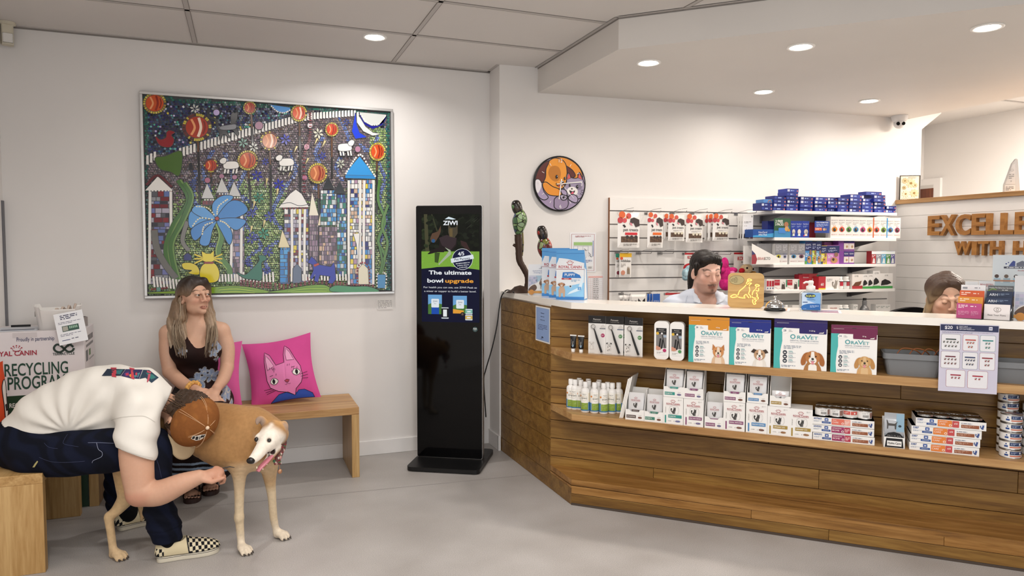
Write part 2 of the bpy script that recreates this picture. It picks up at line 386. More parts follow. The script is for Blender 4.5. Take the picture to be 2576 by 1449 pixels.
b=MB();b.box(XL,NIBX,YW-.014,YW,0,.098,M_TRIM);struct(b.build('baseboard_back',bevel=.003))
b=MB();b.box(NIBX-.014,NIBX,4.545,YW,0,.105,M_TRIM);b.box(NIBX-.014,NIBX+.004,4.54,4.555,0,.105,M_TRIM);struct(b.build('baseboard_nib',bevel=.003))
b=MB();b.box(XL,XL+.014,-2.38,YW,0,.098,M_TRIM);struct(b.build('baseboard_left',bevel=.003))
q=pY(12,500,YW);b=MB();b.box(-.09,0,-.03,0,0,1.66,mat('jamb_grey','#a3a4a8',.4,.3));b.box(-.004,.003,-.033,0,0,1.66,mat('jamb_dark','#6a6a6e',.5));struct(b.build('trim_7',loc=(q.x-.006,YW,0)))
M_LENS=mat('lens_glow',(1.0,.97,.92),.5,emit=30);M_RING=mat('downlight_ring','#f2f0ec',.4)
def downlight(x,y,z,label):
 t=empty('downlight',(x,y,z),0,label,'ceiling light','recessed ceiling downlights')
 MB().lathe([(.072,-.001),(.072,-.005),(.064,-.008),(.052,-.004),(.052,-.001)],M_RING,32,cap=False).build('trim_ring',t)
 MB().lathe([(.052,-.0055),(.0,-.0055)],M_LENS,32,cap=False).build('lens',t)
downlight(*LAMPS_TILE[0],Z_CEIL,'glowing round downlight alone in the tiled ceiling above the mosaic')
for(x,y),s_ in zip(LAMPS_SOFFIT[:5],('glowing downlight in the lowered ceiling nearest its left corner','glowing downlight near the front edge of the lowered ceiling, above the wooden dog sign','glowing downlight close to the clock wall above the slatted board','glowing downlight next to the white dome camera','glowing downlight in the top right corner of the photo')):downlight(x,y,Z_SOFF,s_)
# counter, benches, screen totem
Z_WT,Z_S1,Z_S2,Z_ST=1.093,.818,.488,.137
LX,LY=-.691,.723
REC=.205
CL=2.75
def chamfer(t):return(LX*t,LY*t)
tR=REC/LY
def zlev(z,x):return z+(.012-.012*min(max(x,0),2.6))*min(1,z/.35)
def lev(b):
 b.v=[(x,y,zlev(z,x))for x,y,z in b.v];return b
ct=empty('reception_counter',DX.o,DX.rz,'long oak plank reception counter with open display shelves under a white top','counter')
def plank_rows(b,fn,zs,m,gap=.0016):
 for z0,z1 in zip(zs[:-1],zs[1:]):fn(b,z0+gap,z1-gap,m)
zs=[.0,.093,.190,.290,.394,.492,.582,.680,.780,.877,.977,1.060]
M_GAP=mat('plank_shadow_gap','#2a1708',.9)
b=MB()
side=Frame((0,0,0),math.atan2(LY,LX))
def sidebox(b,z0,z1,m,t0=0.0,t1=1.128,th=.02):
 ax,ay=chamfer(t0);bx,by=chamfer(t1);nx,ny=LY*th,-LX*th
 b.prism([(ax,ay),(bx,by),(bx+nx,by+ny),(ax+nx,ay+ny)],z0,z1,m)
for i,(z0,z1)in enumerate(zip(zs[:-1],zs[1:])):
 sidebox(b,z0+.0016,z1-.0016,M_OAK,0.0 if z1<.12 else tR)
sp=b.build('side_panel',ct,bevel=.0012,seg=1)
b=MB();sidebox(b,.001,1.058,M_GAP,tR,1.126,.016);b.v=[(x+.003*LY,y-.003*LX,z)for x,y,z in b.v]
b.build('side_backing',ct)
b=MB()
x0=LX*tR
for i,(z0,z1)in enumerate(zip(zs[1:-1],zs[2:])):
 cuts=[x0+.001,x0+.6+(i*.83)%1.9,CL]
 for a,c in zip(cuts[:-1],cuts[1:]):b.box(a+.0008,c-.0008,REC,REC+.02,z0+.0016,z1-.0016,M_OAK)
lev(b).build('front_panel',ct,bevel=.0012,seg=1)
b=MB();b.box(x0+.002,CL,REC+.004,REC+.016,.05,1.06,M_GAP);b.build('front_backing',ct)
def shelf(name,z1,th,m):
 b=MB();b.prism([(0,0),(CL,0),(CL,REC),(x0,REC)],z1-th,z1,m);return lev(b).build(name,ct,bevel=.0025)
shelf('shelf',Z_S1,.038,M_OAKL);shelf('shelf',Z_S2,.034,M_OAKL)
M_OAKW=wood('oak_worn','#5c3c18','#8a602c','#a97d45',0,.36,.2)
shelf('step_top',Z_ST,.03,M_OAKW)
b=MB();cuts=[0,.93,1.75,CL]
for a,c in zip(cuts[:-1],cuts[1:]):b.box(a+.0006,c-.0006,0,.02,.064,.1055,M_OAKW)
cuts=[0,1.28,2.3,CL]
for a,c in zip(cuts[:-1],cuts[1:]):b.box(a+.0006,c-.0006,0,.02,.012,.062,M_OAK)
sidebox(b,.093,.1055,M_OAKW,0,tR);sidebox(b,.1085,.136,M_OAKW,tR*.98,tR)
b.build('step_riser',ct,bevel=.0012,seg=1)
b=MB();b.box(.002,CL,.004,.018,.0,.105,M_GAP);b.box(.0,CL,-.002,.003,0,.012,mat('kick_dark','#4b4038',.9));b.build('kick_strip',ct)  # dark backing and a darker strip along the counter foot
b=MB();b.box(x0+.5,CL,.235,.25,.0,1.04,M_OAK);b.box(CL-.02,CL,REC+.022,.234,0,1.02,M_OAK);b.build('inner_panel',ct)
M_TOP=mat('worktop_stone','#f0ebe2',.16,spec=.5)
wt=MB();tl=1.125;bx,by=chamfer(tl);ix=.27;e2=CW.w(.30,-.006,0)-DX.o;e3=(e2.dot(DX.x),e2.dot(DX.y));e1=CW.w(.012,-.006,0)-DX.o;bx,by=e1.dot(DX.x),e1.dot(DX.y)
wt.prism([(-.004,-.006),(CL+.02,-.006),(CL+.02,ix),(.02,ix),e3,(bx,by)],Z_WT-.034,Z_WT,M_TOP)
o=lev(wt).build('worktop',loc=DX.o,rz=DX.rz,bevel=.003);tag(o,'white stone worktop lying along the oak reception counter','worktop')
o.location.z+=.0003
b=MB();b.box(0.3,CL,.262,.50,.70,.73,mat('desk_white','#dcd8d2',.4));b.box(.3,.34,.265,.49,0,.70,mat('desk_white'));b.box(CL-.04,CL,.265,.49,0,.70,mat('desk_white'))
tag(b.build('staff_desk',loc=DX.o,rz=DX.rz),'pale staff desk standing behind the reception counter','desk')
# benches
def bench(name,loc,rz,Lx,D,H,th,label,slats,axis_m):
 t=empty(name,loc,rz,label,'bench')
 b=MB();n=slats;w=D/n
 for i in range(n):b.box(0,Lx,i*w+(.0015 if i else 0),(i+1)*w-(.0015 if i<n-1 else 0),H-th,H,axis_m)
 b.build('seat',t,bevel=.002)
 for x in(0,Lx-th):MB().box(x,x+th,0,D,0,H-th,M_OAKZ).build('leg',t,bevel=.002)
 return t
H_B=.432
fr_=pZ(905,1200,0);bk=YW-.016
bench('oak_bench',(fr_.x-1.44,fr_.y,0),0,1.44,bk-fr_.y,H_B,.045,'oak bench against the back wall under the mosaic, with a pink cushion on it',2,M_OAKL)
ln=Vector((-.822,3.482,0))
lb=MB()
t=empty('oak_bench',(XL+.018,3.482,0),0,'oak bench along the left edge of the photo that the man sits on','bench')
bw=ln.x-XL-.018
lb.box(0,bw,0,.735,H_B-.043,H_B,M_OAKY);lb.build('seat',t,bevel=.002)
for y in(0,.692):MB().box(0,bw,y,y+.043,0,H_B-.043,M_OAKZ).build('leg',t,bevel=.002)
# screen totem
bl,br_,bb=pZ(1021,1186,0),pZ(1205,1196,0),pZ(1240,1140,0)
kx=(br_-bl);kw=kx.length;krz=math.atan2(kx.y,kx.x);kd=(bb-br_).length
KF=Frame(bl,krz)
tt=empty('screen_totem',bl,krz,'tall black freestanding screen totem with a lit pet food advert','digital display')
M_BLK=mat('gloss_black','#030304',.06,spec=.25);M_BLKS=mat('satin_black','#0b0b0c',.4);M_ALU=mat('totem_aluminium','#c9c9c9',.25,1)
b=MB();b.rbox(0,kw,0,kd,.006,.03,.035,M_BLKS,seg=6);b.build('base',tt,bevel=.006,seg=3)
yb=kd*.47
(xa,za),(xb,zb_)=KF.px(1047,1143,yb),KF.px(1211,1154,yb)
xt,zt=KF.px(1048,515,yb);xt2,zt2=KF.px(1216,517,yb)
zt=(zt+zt2)/2;xl,xr=(xa+xt)/2,(xb+xt2)/2
b=MB();b.rbox(xl,xr,yb+.004,yb+.052,.03,zt,.012,M_ALU,'y',6);b.build('casing',tt,bevel=.002)
b=MB();b.rbox(xl+.003,xr-.003,yb-.002,yb+.004,.033,zt-.003,.011,M_BLK,'y',6);b.build('front_glass',tt)
(sx0,sz1),(sx1,_)=KF.px(1060,539,yb),KF.px(1206,540,yb);_,sz0=KF.px(1061,809,yb)
SWd,SHt=sx1-sx0,sz1-sz0
def em(h,k=1.0):return MATS.get('screen_'+h.lstrip('#'))or _em(h,k)
def _em(h,k):
 m=mat('screen_'+h.lstrip('#'),h,.25);I=bsdf(m).inputs;I['Emission Color'].default_value=(*hexc(h),1);I['Emission Strength'].default_value=.9*k;I['Base Color'].default_value=(.004,.004,.005,1);I['Specular IOR Level'].default_value=.08;return m
sc=MB();sc.Y0=yb-.0025
def U(u,v):return sx0+(u-238)/(832-238)*SWd,sz1-(v-155)/(1250-155)*SHt
def UP(pts):return[U(*p)for p in pts]
def upoly(pts,m,l=1):sc.poly(UP(pts),em(m),l)
upoly([(238,155),(832,155),(832,1250),(238,1250)],'#10132e',1)
g=random.Random(3)
upoly([(238,155),(832,155),(832,560),(238,560)],'#14170f',1.2)
for k in range(170):
 u,v=238+594*g.random(),155+390*g.random();r=10+26*g.random();u=min(max(u,240+r),830-r);v=max(v,157+r)
 upoly([(u+r*math.cos(a*.7),v+r*(.6+.3*g.random())*math.sin(a*.7))for a in range(9)],g.choice(['#171b11','#1b2014','#20251a','#12150d','#0f110b'])if u>380 else g.choice(['#2a3320','#323d24','#232a1a','#1b2015']),1.3+.002*k)
upoly([(265,155),(300,155),(318,530),(280,535)],'#4b4a33',1.6);upoly([(340,155),(352,155),(410,330),(396,330)],'#3c3f2b',1.6)
for k in range(9):u=640+g.random()*180;v=190+g.random()*200;sc.line(UP([(u,v),(u+50,v-40)]),.002,em('#34382c'),1.6)
upoly([(238,532),(832,532),(832,722),(700,700),(535,685),(400,690),(238,715)],'#7fae3f',1.7)
for k in range(70):u=240+g.random()*590;v=535+g.random()*140;sc.line(UP([(u,v),(u+3+g.random()*4,v-8)]),.0012,em(g.choice(['#9cc95a','#a9d46c','#6b9634','#8fbd4e'])),1.9)
upoly([(300,560),(340,520),(420,490),(430,400),(470,370),(560,380),(605,400),(600,470),(560,520),(500,500),(470,540),(400,540),(320,560)],'#241d1c',2.1)
upoly([(420,395),(500,365),(600,395),(590,460),(540,520),(450,470)],'#3a2e31',2.3)
upoly([(330,400),(350,350),(410,330),(440,270),(440,330),(420,380),(380,440),(340,440)],'#5e4636',2.2);sc.disc(*U(362,425),.012,em('#2f5a86'),2.5)
upoly([(515,260),(545,290),(590,290),(612,265),(612,350),(580,395),(530,385),(515,340)],'#4c4536',2.5);upoly([(525,300),(560,300),(560,385),(530,380)],'#6b5a3a',2.6)
upoly([(640,420),(700,440),(740,520),(700,510),(650,470)],'#3d2a28',2.2);upoly([(375,540),(430,545),(410,650),(375,640)],'#3f5326',2.2);upoly([(480,490),(540,520),(545,560),(420,670),(412,660),(500,560),(520,530)],'#a9b59c',2.3)
sc.poly(UP([(238,715)]+[(238+594*k/16,712-26*math.sin(math.pi*k/16*.9+.1)+10*k/16)for k in range(17)]+[(832,760),(238,760)]),em('#10132e'),2.8)
Wt='#f4f7fb'
upoly([(480,208),(520,182),(545,190),(595,207),(560,212),(520,206)],'#dfeef5',3);tx=U(537,265);sc.text('ZIWI',tx[0],tx[1],SHt*.038,em(Wt),3,bold=.03,w=SWd*.25)
cx_,cz_=U(660,610);rr_=SWd*.178
sc.disc(cx_,cz_,rr_,em(Wt),3,36);sc.disc(cx_,cz_,rr_*.965,em('#171c3c'),3.3,36)
sc.text('4/5',U(648,570)[0],U(648,572)[1],SHt*.033,em(Wt),4,bold=.02,rot=.1)
upoly([(540,606),(768,562),(778,604),(546,648)],'#e4ebf2',3.8);q=U(660,618);sc.text('Pet Parents',q[0],q[1],SHt*.022,em('#171c3c'),4.4,rot=.1,w=SWd*.27,bold=.01)
for i,s_ in enumerate(('SEE IMPROVEMENT IN','OVERALL HEALTH','& WELLNESS')):q=U(664+3*i,655+21*i);sc.text(s_,q[0],q[1],SHt*.0095,em(Wt),4,rot=.1,bold=.01)
q=U(533,765);sc.text('The ultimate',q[0],q[1],SHt*.036,em(Wt),4,bold=.025,w=SWd*.74)
q=U(380,847);sc.text('bowl',q[0],q[1],SHt*.036,em(Wt),4,bold=.025,w=SWd*.275);q=U(628,847);sc.text('upgrade',q[0],q[1],SHt*.034,em('#f2a63c'),4,bold=.025,w=SWd*.485)
q=U(533,905);sc.text('For health you can see, use ZIWI Peak as',q[0],q[1],SHt*.016,em(Wt),4,w=SWd*.92);q=U(533,944);sc.text('a mixer or topper to build a better bowl.',q[0],q[1],SHt*.016,em(Wt),4,w=SWd*.9)
for(u0,u1,v0,v1,band)in((305,448,972,1170,'#1f4fb0'),(562,705,980,1160,'#e9a23a')):
 upoly([(u0,v0),(u1,v0),(u1,v1),(u0,v1)],'#6fa7d8',3);upoly([(u0,v0+100),(u0+50,v0+80),(u1,v0+95),(u1,v1),(u0,v1)],'#4d7a38',3.3)
 upoly([(u0+35,v0+130),(u1-30,v0+130),(u1-30,v1),(u0+35,v1)]if band[1]=='1' else[(u0,v0+135),(u1-30,v0+150),(u1-40,v1),(u0,v1)],band,3.6)
 um=(u0+u1)/2;sc.rr(*U(um-38,v0+130),*U(um+42,v0+42),.006,em('#e8eef2'),3.9);q=U(um+2,v0+75);sc.text('ZIWI',q[0],q[1],SHt*.014,em('#22304e'),4.4);q=U(um+2,v0+95);sc.text('PEAK',q[0],q[1],SHt*.007,em('#22304e'),4.4)
for(u0,u1,v0,v1,c)in((443,518,1100,1215,'#15151c'),(690,762,1112,1168,'#7fb9a8'),(688,762,1172,1228,'#d6b45c')):
 sc.rr(*U(u0,v1),*U(u1,v0),.004,em('#cfd6dc'),4.5);sc.rect(*U(u0,v1-12),*U(u1,v0+10),em(c),4.8);sc.rect(*U(u0+18,v1-22),*U(u1-18,v0+22),em('#eef2f3'),5.1)
sc.disc(*U(660,1166),.0135,em('#2a2320'),5);sc.disc(*U(660,1166),.007,em('#6d5a4c'),5.3)
sc.build('screen',tt)
st=MB();st.Y0=yb-.0025;(qx,qz)=KF.px(1195.5,828.5,yb);st.disc(qx,qz,.0165,pm('#2d4a4c'),1,28);st.text('FUR',qx,qz-.002,.011,'#e9eeee',2,bold=.02,w=.022);st.text('MEDIA',qx,qz-.009,.003,'#e9eeee',2);st.build('sticker',tt)
# the mosaic on the back wall
def mosaic():
 q=[pY(350,229,YW-.02),pY(990,276,YW-.02),pY(990,738,YW-.02),pY(365,752,YW-.02)]
 x0,x1=(q[0].x+q[3].x)/2,(q[1].x+q[2].x)/2;z1,z0=(q[0].z+q[1].z)/2,(q[2].z+q[3].z)/2
 W,H=x1-x0,z1-z0
 t=empty('mosaic_picture',(x0,YW-.002,z0),0,'large framed glass mosaic of towers, orange suns and animals on the back wall','artwork')
 fb=MB();f=.016;M_FR=mat('frame_silver','#c9c8c6',.3,.8)
 fb.box(0,W,-.03,0,H-f,H,M_FR);fb.box(0,W,-.03,0,0,f,M_FR);fb.box(0,f,-.03,0,f,H-f,M_FR);fb.box(W-f,W,-.03,0,f,H-f,M_FR);fb.build('frame',t,bevel=.002)
 TL,TR,BR,BL=(40,45),(1735,160),(1745,1385),(75,1410)
 def M2(u,v):
  a,b=.5,.5
  for _ in range(6):
   pu=(TL[0]*(1-a)+TR[0]*a)*(1-b)+(BL[0]*(1-a)+BR[0]*a)*b;pv=(TL[1]*(1-a)+TR[1]*a)*(1-b)+(BL[1]*(1-a)+BR[1]*a)*b
   a+=(u-pu)/1690;b+=(v-pv)/1290
  return f+a*(W-2*f),H-f-b*(H-2*f)
 S=(W-2*f)/1690
 m=MB();m.Y0=-.012;m.EPS=.0012
 G={}
 def gl(h,r=.16):
  k='glass_tile_'+h.lstrip('#')
  return MATS.get(k)or mat(k,h,r,spec=.5,coat=.25)
 M_GR=mat('grout','#4d4f52',.85)
 m.rect(f,f,W-f,H-f,M_GR,0)
 rg=random.Random(11)
 B_NIGHT=['#1b1c55','#22246b','#15163e','#2b2a4e','#3a2d52','#1f3c66','#14303f','#27426b','#3c6f86','#101128']
 B_PURP=['#6a5a60','#75666b','#5f5257','#7d6c74','#6d5a55','#84727d','#594d55','#8a7f78']
 B_GREEN=['#7f9a5a','#93ad6a','#6c8a4c','#a6bb7c','#b9c98f','#5c7a45','#86a573']
 B_BLUE=['#5b6fae','#6b80bd','#4c5e9c','#7d90c6']
 B_TEAL=['#1f5a52','#2a6b5c','#174a4a','#2f7a68']
 def path_y(u):
  P=[(40,500),(120,455),(280,430),(520,350),(740,285),(1000,215),(1150,185),(1460,165),(1740,300)]
  for(a,b_),(c,d)in zip(P[:-1],P[1:]):
   if a<=u<=c:return b_+(d-b_)*(u-a)/(c-a)
  return 170
 streams=[[(370,560),(360,760),(400,800)],[(480,430),(420,560),(470,700)],[(700,560),(640,700),(760,800),(690,900),(800,1060),(700,1180),(830,1250)],[(1000,430),(1040,560),(930,720),(880,860),(960,1000),(830,1100),(860,1260)],[(1230,330),(1180,450),(1240,560),(1180,680)],[(1350,200),(1420,350),(1330,520),(1370,620)],[(1640,480),(1690,620),(1650,760),(1700,900),(1660,1060),(1690,1200)],[(560,440),(610,600),(560,720)],[(560,900),(540,1040),(470,1060)],[(1500,380),(1570,420),(1640,330)]]
 streams=[np.array(smooth_path(s_,8))for s_ in streams]
 def region(u,v):
  if u<75 or u>1708 or v<75+u*.066:return B_TEAL
  if v>1290:return B_GREEN
  if v<path_y(u):return B_NIGHT if u<1060 else(B_PURP if rg.random()<.5 else B_NIGHT[5:])
  for s_ in streams:
   if np.min((s_[:,0]-u)**2+(s_[:,1]-v)**2)<190:return B_BLUE
  gth=700+70*math.sin(u/150)
  if u>1580:return B_GREEN
  return B_PURP if v+rg.uniform(-60,60)<gth else B_GREEN
 step=15.0
 nv=int(1400/step);nu=int(1740/step)
 for j in range(nv):
  for i in range(nu):
   u=30+i*step+rg.uniform(-2.2,2.2)+(step/2 if j%2 else 0);v=50+j*step+rg.uniform(-2.2,2.2)
   x,z=M2(u,v)
   if x<f+.006 or x>W-f-.006 or z<f+.006 or z>H-f-.006:continue
   pal=region(u,v);c=rg.choice(pal)
   if pal is B_NIGHT and rg.random()<.09:c=rg.choice(['#dfe6ea','#6fb7b5','#b6a9d6','#d7c64f','#3fa58f'])
   s_=S*step*.43*rg.uniform(.8,1.08);a=rg.uniform(-.5,.5)+(math.sin(u/140)+math.cos(v/170))*.6;ca,sa=math.cos(a)*s_,math.sin(a)*s_
   y=-.0135-rg.random()*.0006;tl=rg.uniform(-.0006,.0006);tk=rg.uniform(-.0006,.0006)
   m.add([(x-ca+sa,y+tl,z-sa-ca),(x+ca+sa,y-tk,z+sa-ca),(x+ca-sa,y-tl,z+sa+ca),(x-ca-sa,y+tk,z-sa+ca)],[(0,1,2,3)],gl(c))
 LAY=[3.0]
 def P(pts):return[M2(*p)for p in pts]
 def shape(pts,c,sm=False,edge=5):
  LAY[0]+=.02
  pts=smooth_path(pts,5,True)if sm else pts
  if edge:
   cu=sum(p[0]for p in pts)/len(pts);cv=sum(p[1]for p in pts)/len(pts)
   m.line(P(list(pts)),S*edge*1.6,M_GR,LAY[0],True)
  m.poly(P(pts),gl(c),LAY[0]+.01)
 def path(pts,w,c,edge=4):
  LAY[0]+=.02;pts=smooth_path(pts,6)
  if edge:m.line(P(pts),S*(w+edge),M_GR,LAY[0])
  m.line(P(pts),S*w,gl(c),LAY[0]+.01)
 def beads(pts,w,gap,cols,closed=False,asp=1.0):
  0
  sp=smooth_path(pts,10,closed);acc=0;last=sp[0];LAY[0]+=.02
  for p in sp[1:]+([sp[0]]if closed else[]):
   d=math.hypot(p[0]-last[0],p[1]-last[1]);acc+=d
   if acc>=gap:
    acc=0;tx,ty=(p[0]-last[0])/(d or 1),(p[1]-last[1])/(d or 1);a,b_=gap*.42,w/2
    m.poly(P([(p[0]-tx*a-ty*b_,p[1]-ty*a+tx*b_),(p[0]+tx*a-ty*b_,p[1]+ty*a+tx*b_),(p[0]+tx*a+ty*b_,p[1]+ty*a-tx*b_),(p[0]-tx*a+ty*b_,p[1]-ty*a-tx*b_)]),gl(rg.choice(cols)),LAY[0]+.01)
   last=p
 def circ(u,v,r,n=26):return[(u+r*math.cos(2*math.pi*k/n),v+r*math.sin(2*math.pi*k/n))for k in range(n)]
 WH='#e8e6e1'
 for k in range(64):
  u=70+k*22.5
  if 130<u<270:continue
  v=path_y(u);tl=62-k*.35;a=.28
  shape([(u-7,v+tl*.5),(u+9,v+tl*.5+3),(u+5+a*10,v-tl*.5),(u-9+a*10,v-tl*.5+3)],WH,edge=3)
 suns=[(115,105,55,'#c8501f'),(380,265,72,'#a8321c'),(725,132,34,'#b8452a'),(1062,168,44,'#d4562f'),(1297,278,37,'#c93f18'),(860,355,50,'#c67a4d'),(712,487,53,'#c4531f'),(470,522,36,'#bb3f1a'),(1195,575,54,'#bd6b3e'),(1635,430,48,'#d14f1c')]
 stems=[[(385,340),(392,520),(398,790)],[(735,170),(745,370)],[(1066,215),(1070,430),(1072,700)],[(1297,320),(1298,610)],[(862,410),(868,620),(868,850)],[(715,540),(725,680),(735,810)],[(470,560),(470,640)],[(1200,630),(1206,860),(1215,1200)],[(1632,480),(1630,640),(1630,850)]]
 for s_ in stems:path(s_,12,'#1d1a1a');path([s_[0],((s_[0][0]+s_[1][0])/2,(s_[0][1]+s_[1][1])/2)],12,'#5d3a20')
 shape([(860,110),(1000,130),(1005,145),(960,165),(915,155)],'#3f87c9');beads([(862,110),(910,155),(960,165),(1004,145)],9,11,[WH])
 shape([(1500,162),(1700,180),(1690,215),(1650,245),(1590,250),(1535,225)],'#c9ccc9',edge=4);beads([(1500,165),(1560,235),(1620,250),(1670,230),(1698,185)],10,12,[WH])
 shape([(1496,165),(1530,240),(1600,275),(1670,250),(1706,185),(1690,225),(1640,255),(1590,255),(1535,228)],'#16168a',edge=4)
 shape([(1480,170),(1482,230),(1530,290),(1600,320),(1660,310),(1600,300),(1545,260),(1505,200)],'#d9dbd6');shape([(1470,165),(1445,290),(1470,340),(1555,330),(1500,300),(1480,250)],'#1f3fd0')
 shape([(118,475),(180,460),(275,425),(285,500),(265,590),(215,565),(150,545)],'#44661f',True)
 def flower(u,v,r,c,n=6):
  for k in range(n):
   a=2*math.pi*k/n+.3;b_=a+math.pi/2
   shape([(u+math.cos(a)*4,v+math.sin(a)*4),(u+math.cos(a)*r*.6+math.cos(b_)*r*.2,v+math.sin(a)*r*.6+math.sin(b_)*r*.2),(u+math.cos(a)*r,v+math.sin(a)*r),(u+math.cos(a)*r*.6-math.cos(b_)*r*.2,v+math.sin(a)*r*.6-math.sin(b_)*r*.2)],c,edge=2)
 for u,v,r,c in[(968,345,40,'#1a25b0'),(775,590,42,'#151b9a'),(925,650,42,'#1a25b0'),(1230,455,30,'#1b2a9c'),(830,495,27,'#2430a8'),(735,1020,40,'#1b2090'),(740,845,36,'#27349c'),(860,870,42,'#27349c'),(852,1110,38,'#222d94'),(720,1180,28,'#27349c'),(840,1235,34,'#2b3a9c'),(1405,228,26,'#2a3a86'),(355,640,30,'#32407a'),(365,140,34,'#c9ccc6'),(750,398,36,'#c4c7bd'),(948,548,38,'#b9bcae'),(1200,305,40,'#d0d1bd'),(1360,510,36,'#b9beaf'),(785,740,40,'#1f7f63'),(820,985,42,'#2a8a6c'),(680,368,36,'#2c7d64')]:flower(u,v,r,c)
 for u,v in[(1185,362),(1240,378),(1040,415),(1120,495),(1002,578),(842,630),(915,700),(757,785),(825,915),(738,955)]:shape([(u-14,v+22),(u+2,v-26),(u+16,v-22)]if u>1000 else[(u-6,v-24),(u+10,v-20),(u-8,v+30)],'#d9c98a',edge=3)
 for(u,v,r,c)in suns:
  LAY[0]+=.02;m.poly(P(circ(u,v,r*1.34)),M_GR,LAY[0]);beads(circ(u,v,r*1.17,16),r*.24,13,['#c9b53e','#d8c65c','#a88f35']if u not in(380,860,470)else['#4b2225','#6a2c2a','#c9b53e'],True)
  shape(circ(u,v,r),c,edge=3)
  path([(u-r*.5,v-r*.75),(u-r*.2,v),(u-r*.5,v+r*.7)],r*.2,'#e9a06a',0);path([(u+r*.15,v-r*.9),(u+r*.35,v),(u+r*.1,v+r*.88)],r*.24,'#f0d9c4' if u in(380,1062,860)else '#8f2410',0)
  path([(u+r*.6,v-r*.6),(u+r*.72,v),(u+r*.55,v+r*.6)],r*.14,'#7d1d0f',0)
 for u,v,r,c in[(505,165,20,'#b9a6d8'),(787,252,27,'#a98096'),(1140,250,18,'#d6cfd3'),(1117,395,19,'#b9738f'),(1103,605,18,'#b06e8c'),(1487,412,20,'#b07f98'),(448,622,18,'#ad6b84'),(540,595,16,'#a8788f'),(625,600,16,'#ad7c96')]:shape(circ(u,v,r,14),c)
 beads([(1140,160),(1140,330),(1100,460),(1100,700)],20,9,['#6e1f2c','#7d2a33'])
 shape([(515,275),(560,260),(600,240),(600,190),(612,165),(625,170),(640,165),(640,205),(625,250),(650,300),(640,318),(610,280),(570,290),(595,335),(550,310),(530,350),(525,300)],'#17171c',True);shape([(530,262),(580,250),(630,245),(625,275),(540,280)],'#7d7f86',True);path([(515,275),(500,215),(455,190),(455,130)],13,'#22232b')
 shape([(122,330),(150,350),(185,335),(190,300),(210,288),(240,300),(218,318),(235,350),(215,395),(165,395),(135,370)],'#8f1420',True)
 def sheep(u,v,k,d):
  for lx in(-36,-14,22,44):path([(u+lx*k,v+15*k),(u+(lx+d*8)*k,v+62*k)],11,WH);shape([(u+(lx+d*8-7)*k,v+60*k),(u+(lx+d*8+9)*k,v+60*k),(u+(lx+d*8+9)*k,v+70*k),(u+(lx+d*8-7)*k,v+70*k)],'#1a1a1c',edge=2)
  shape([(u-50*k,v-10*k),(u-30*k,v-24*k),(u+30*k,v-26*k),(u+52*k,v-8*k),(u+45*k,v+20*k),(u-40*k,v+24*k)],WH,True)
  h=d*52;shape([(u+(h-24)*k,v-34*k),(u+h*k,v-52*k),(u+(h+22)*k,v-42*k),(u+(h+10)*k,v-14*k),(u+(h-16)*k,v-14*k)],WH,True)
 sheep(600,520,.95,-1);sheep(975,500,.95,-1);sheep(1390,400,.95,1)
 def tower(u0,u1,v0,v1,cols,posts=(),n=6):
  shape([(u0,v0),(u1,v0),(u1,v1),(u0,v1)],'#3c3a40',edge=2)
  v=v0;LAY[0]+=.02
  while v<v1-8:
   hh=rg.uniform(16,40);u=u0
   while u<u1-6:
    ww=min(rg.uniform(.7,1.5)*(u1-u0)/n,u1-u);m.poly(P([(u+2,v+2),(u+ww-2,v+2),(u+ww-2,min(v+hh,v1)-2),(u+2,min(v+hh,v1)-2)]),gl(rg.choice(cols)),LAY[0]);u+=ww
   v+=hh
  for pu in posts:path([(pu,v0+4),(pu+rg.uniform(-4,4),(v0+v1)/2),(pu+rg.uniform(-3,3),v1-4)],17,WH)
 RED=['#6d1520','#7f1f28','#5d6fa5','#8d8f95','#54555c','#a9a4b4','#2e2d38','#6f74a8'];PINK=['#7f6475','#8c7387','#6d5a6c','#97808f','#57424a','#b3a0a6','#4d3a36']
 CITY=['#e6e6e2','#dedede','#7ea6d6','#2f7fc2','#a98aa2','#c9a98f','#191f6e','#d8c43f','#8f9499','#e9e9e6'];TEALB=['#1f5e4a','#2c7a66','#3a86c2','#58a0d6','#1f3f8a','#e3e5e4','#b9c3c6']
 tower(80,228,695,1330,RED,(88,216),4);shape([(58,692),(135,597),(228,690)],WH);path([(66,655),(135,590),(222,668)],16,'#5d1f26');beads([(60,692),(228,690)],13,14,[WH])
 for a,z in((450,745),(545,705),(625,730)):shape([(a-40,z),(a-5,z-100),(a+40,z)],'#c9c9c7');beads([(a-38,z+10),(a+40,z+10)],10,12,[WH]);tower(a-34,a+40,z+16,z+50,['#5d1f26','#7d2c30'],(),5)
 tower(600,690,760,1310,PINK+['#5d6fa5','#6b80bd'],(603,672),4)
 tower(960,1130,815,1320,RED+['#d8c43f','#e6e6e2'],(1012,1070,1105),7);shape([(922,808),(1000,715),(1040,686),(1080,715),(1132,805)],WH);beads([(925,815),(1130,812)],13,16,['#6d1520']);path([(935,785),(1000,775),(1060,795),(1125,788)],5,'#57585c',0)
 tower(1135,1200,860,1240,PINK,(),4);shape([(1133,862),(1155,705),(1200,862)],'#e3dcc9');tower(1205,1335,940,1240,PINK+['#c9a98f'],(),7)
 for a,w in((1218,22),(1243,22),(1302,33)):shape([(a-w,930),(a-4,848),(a+w,930)],'#e0d3b4')
 tower(1215,1330,690,930,TEALB,(),6);tower(1335,1405,720,1280,TEALB,(),4);shape([(1232,680),(1270,598),(1312,682)],'#26282c');shape([(1308,712),(1355,632),(1395,714)],'#2c2f33')
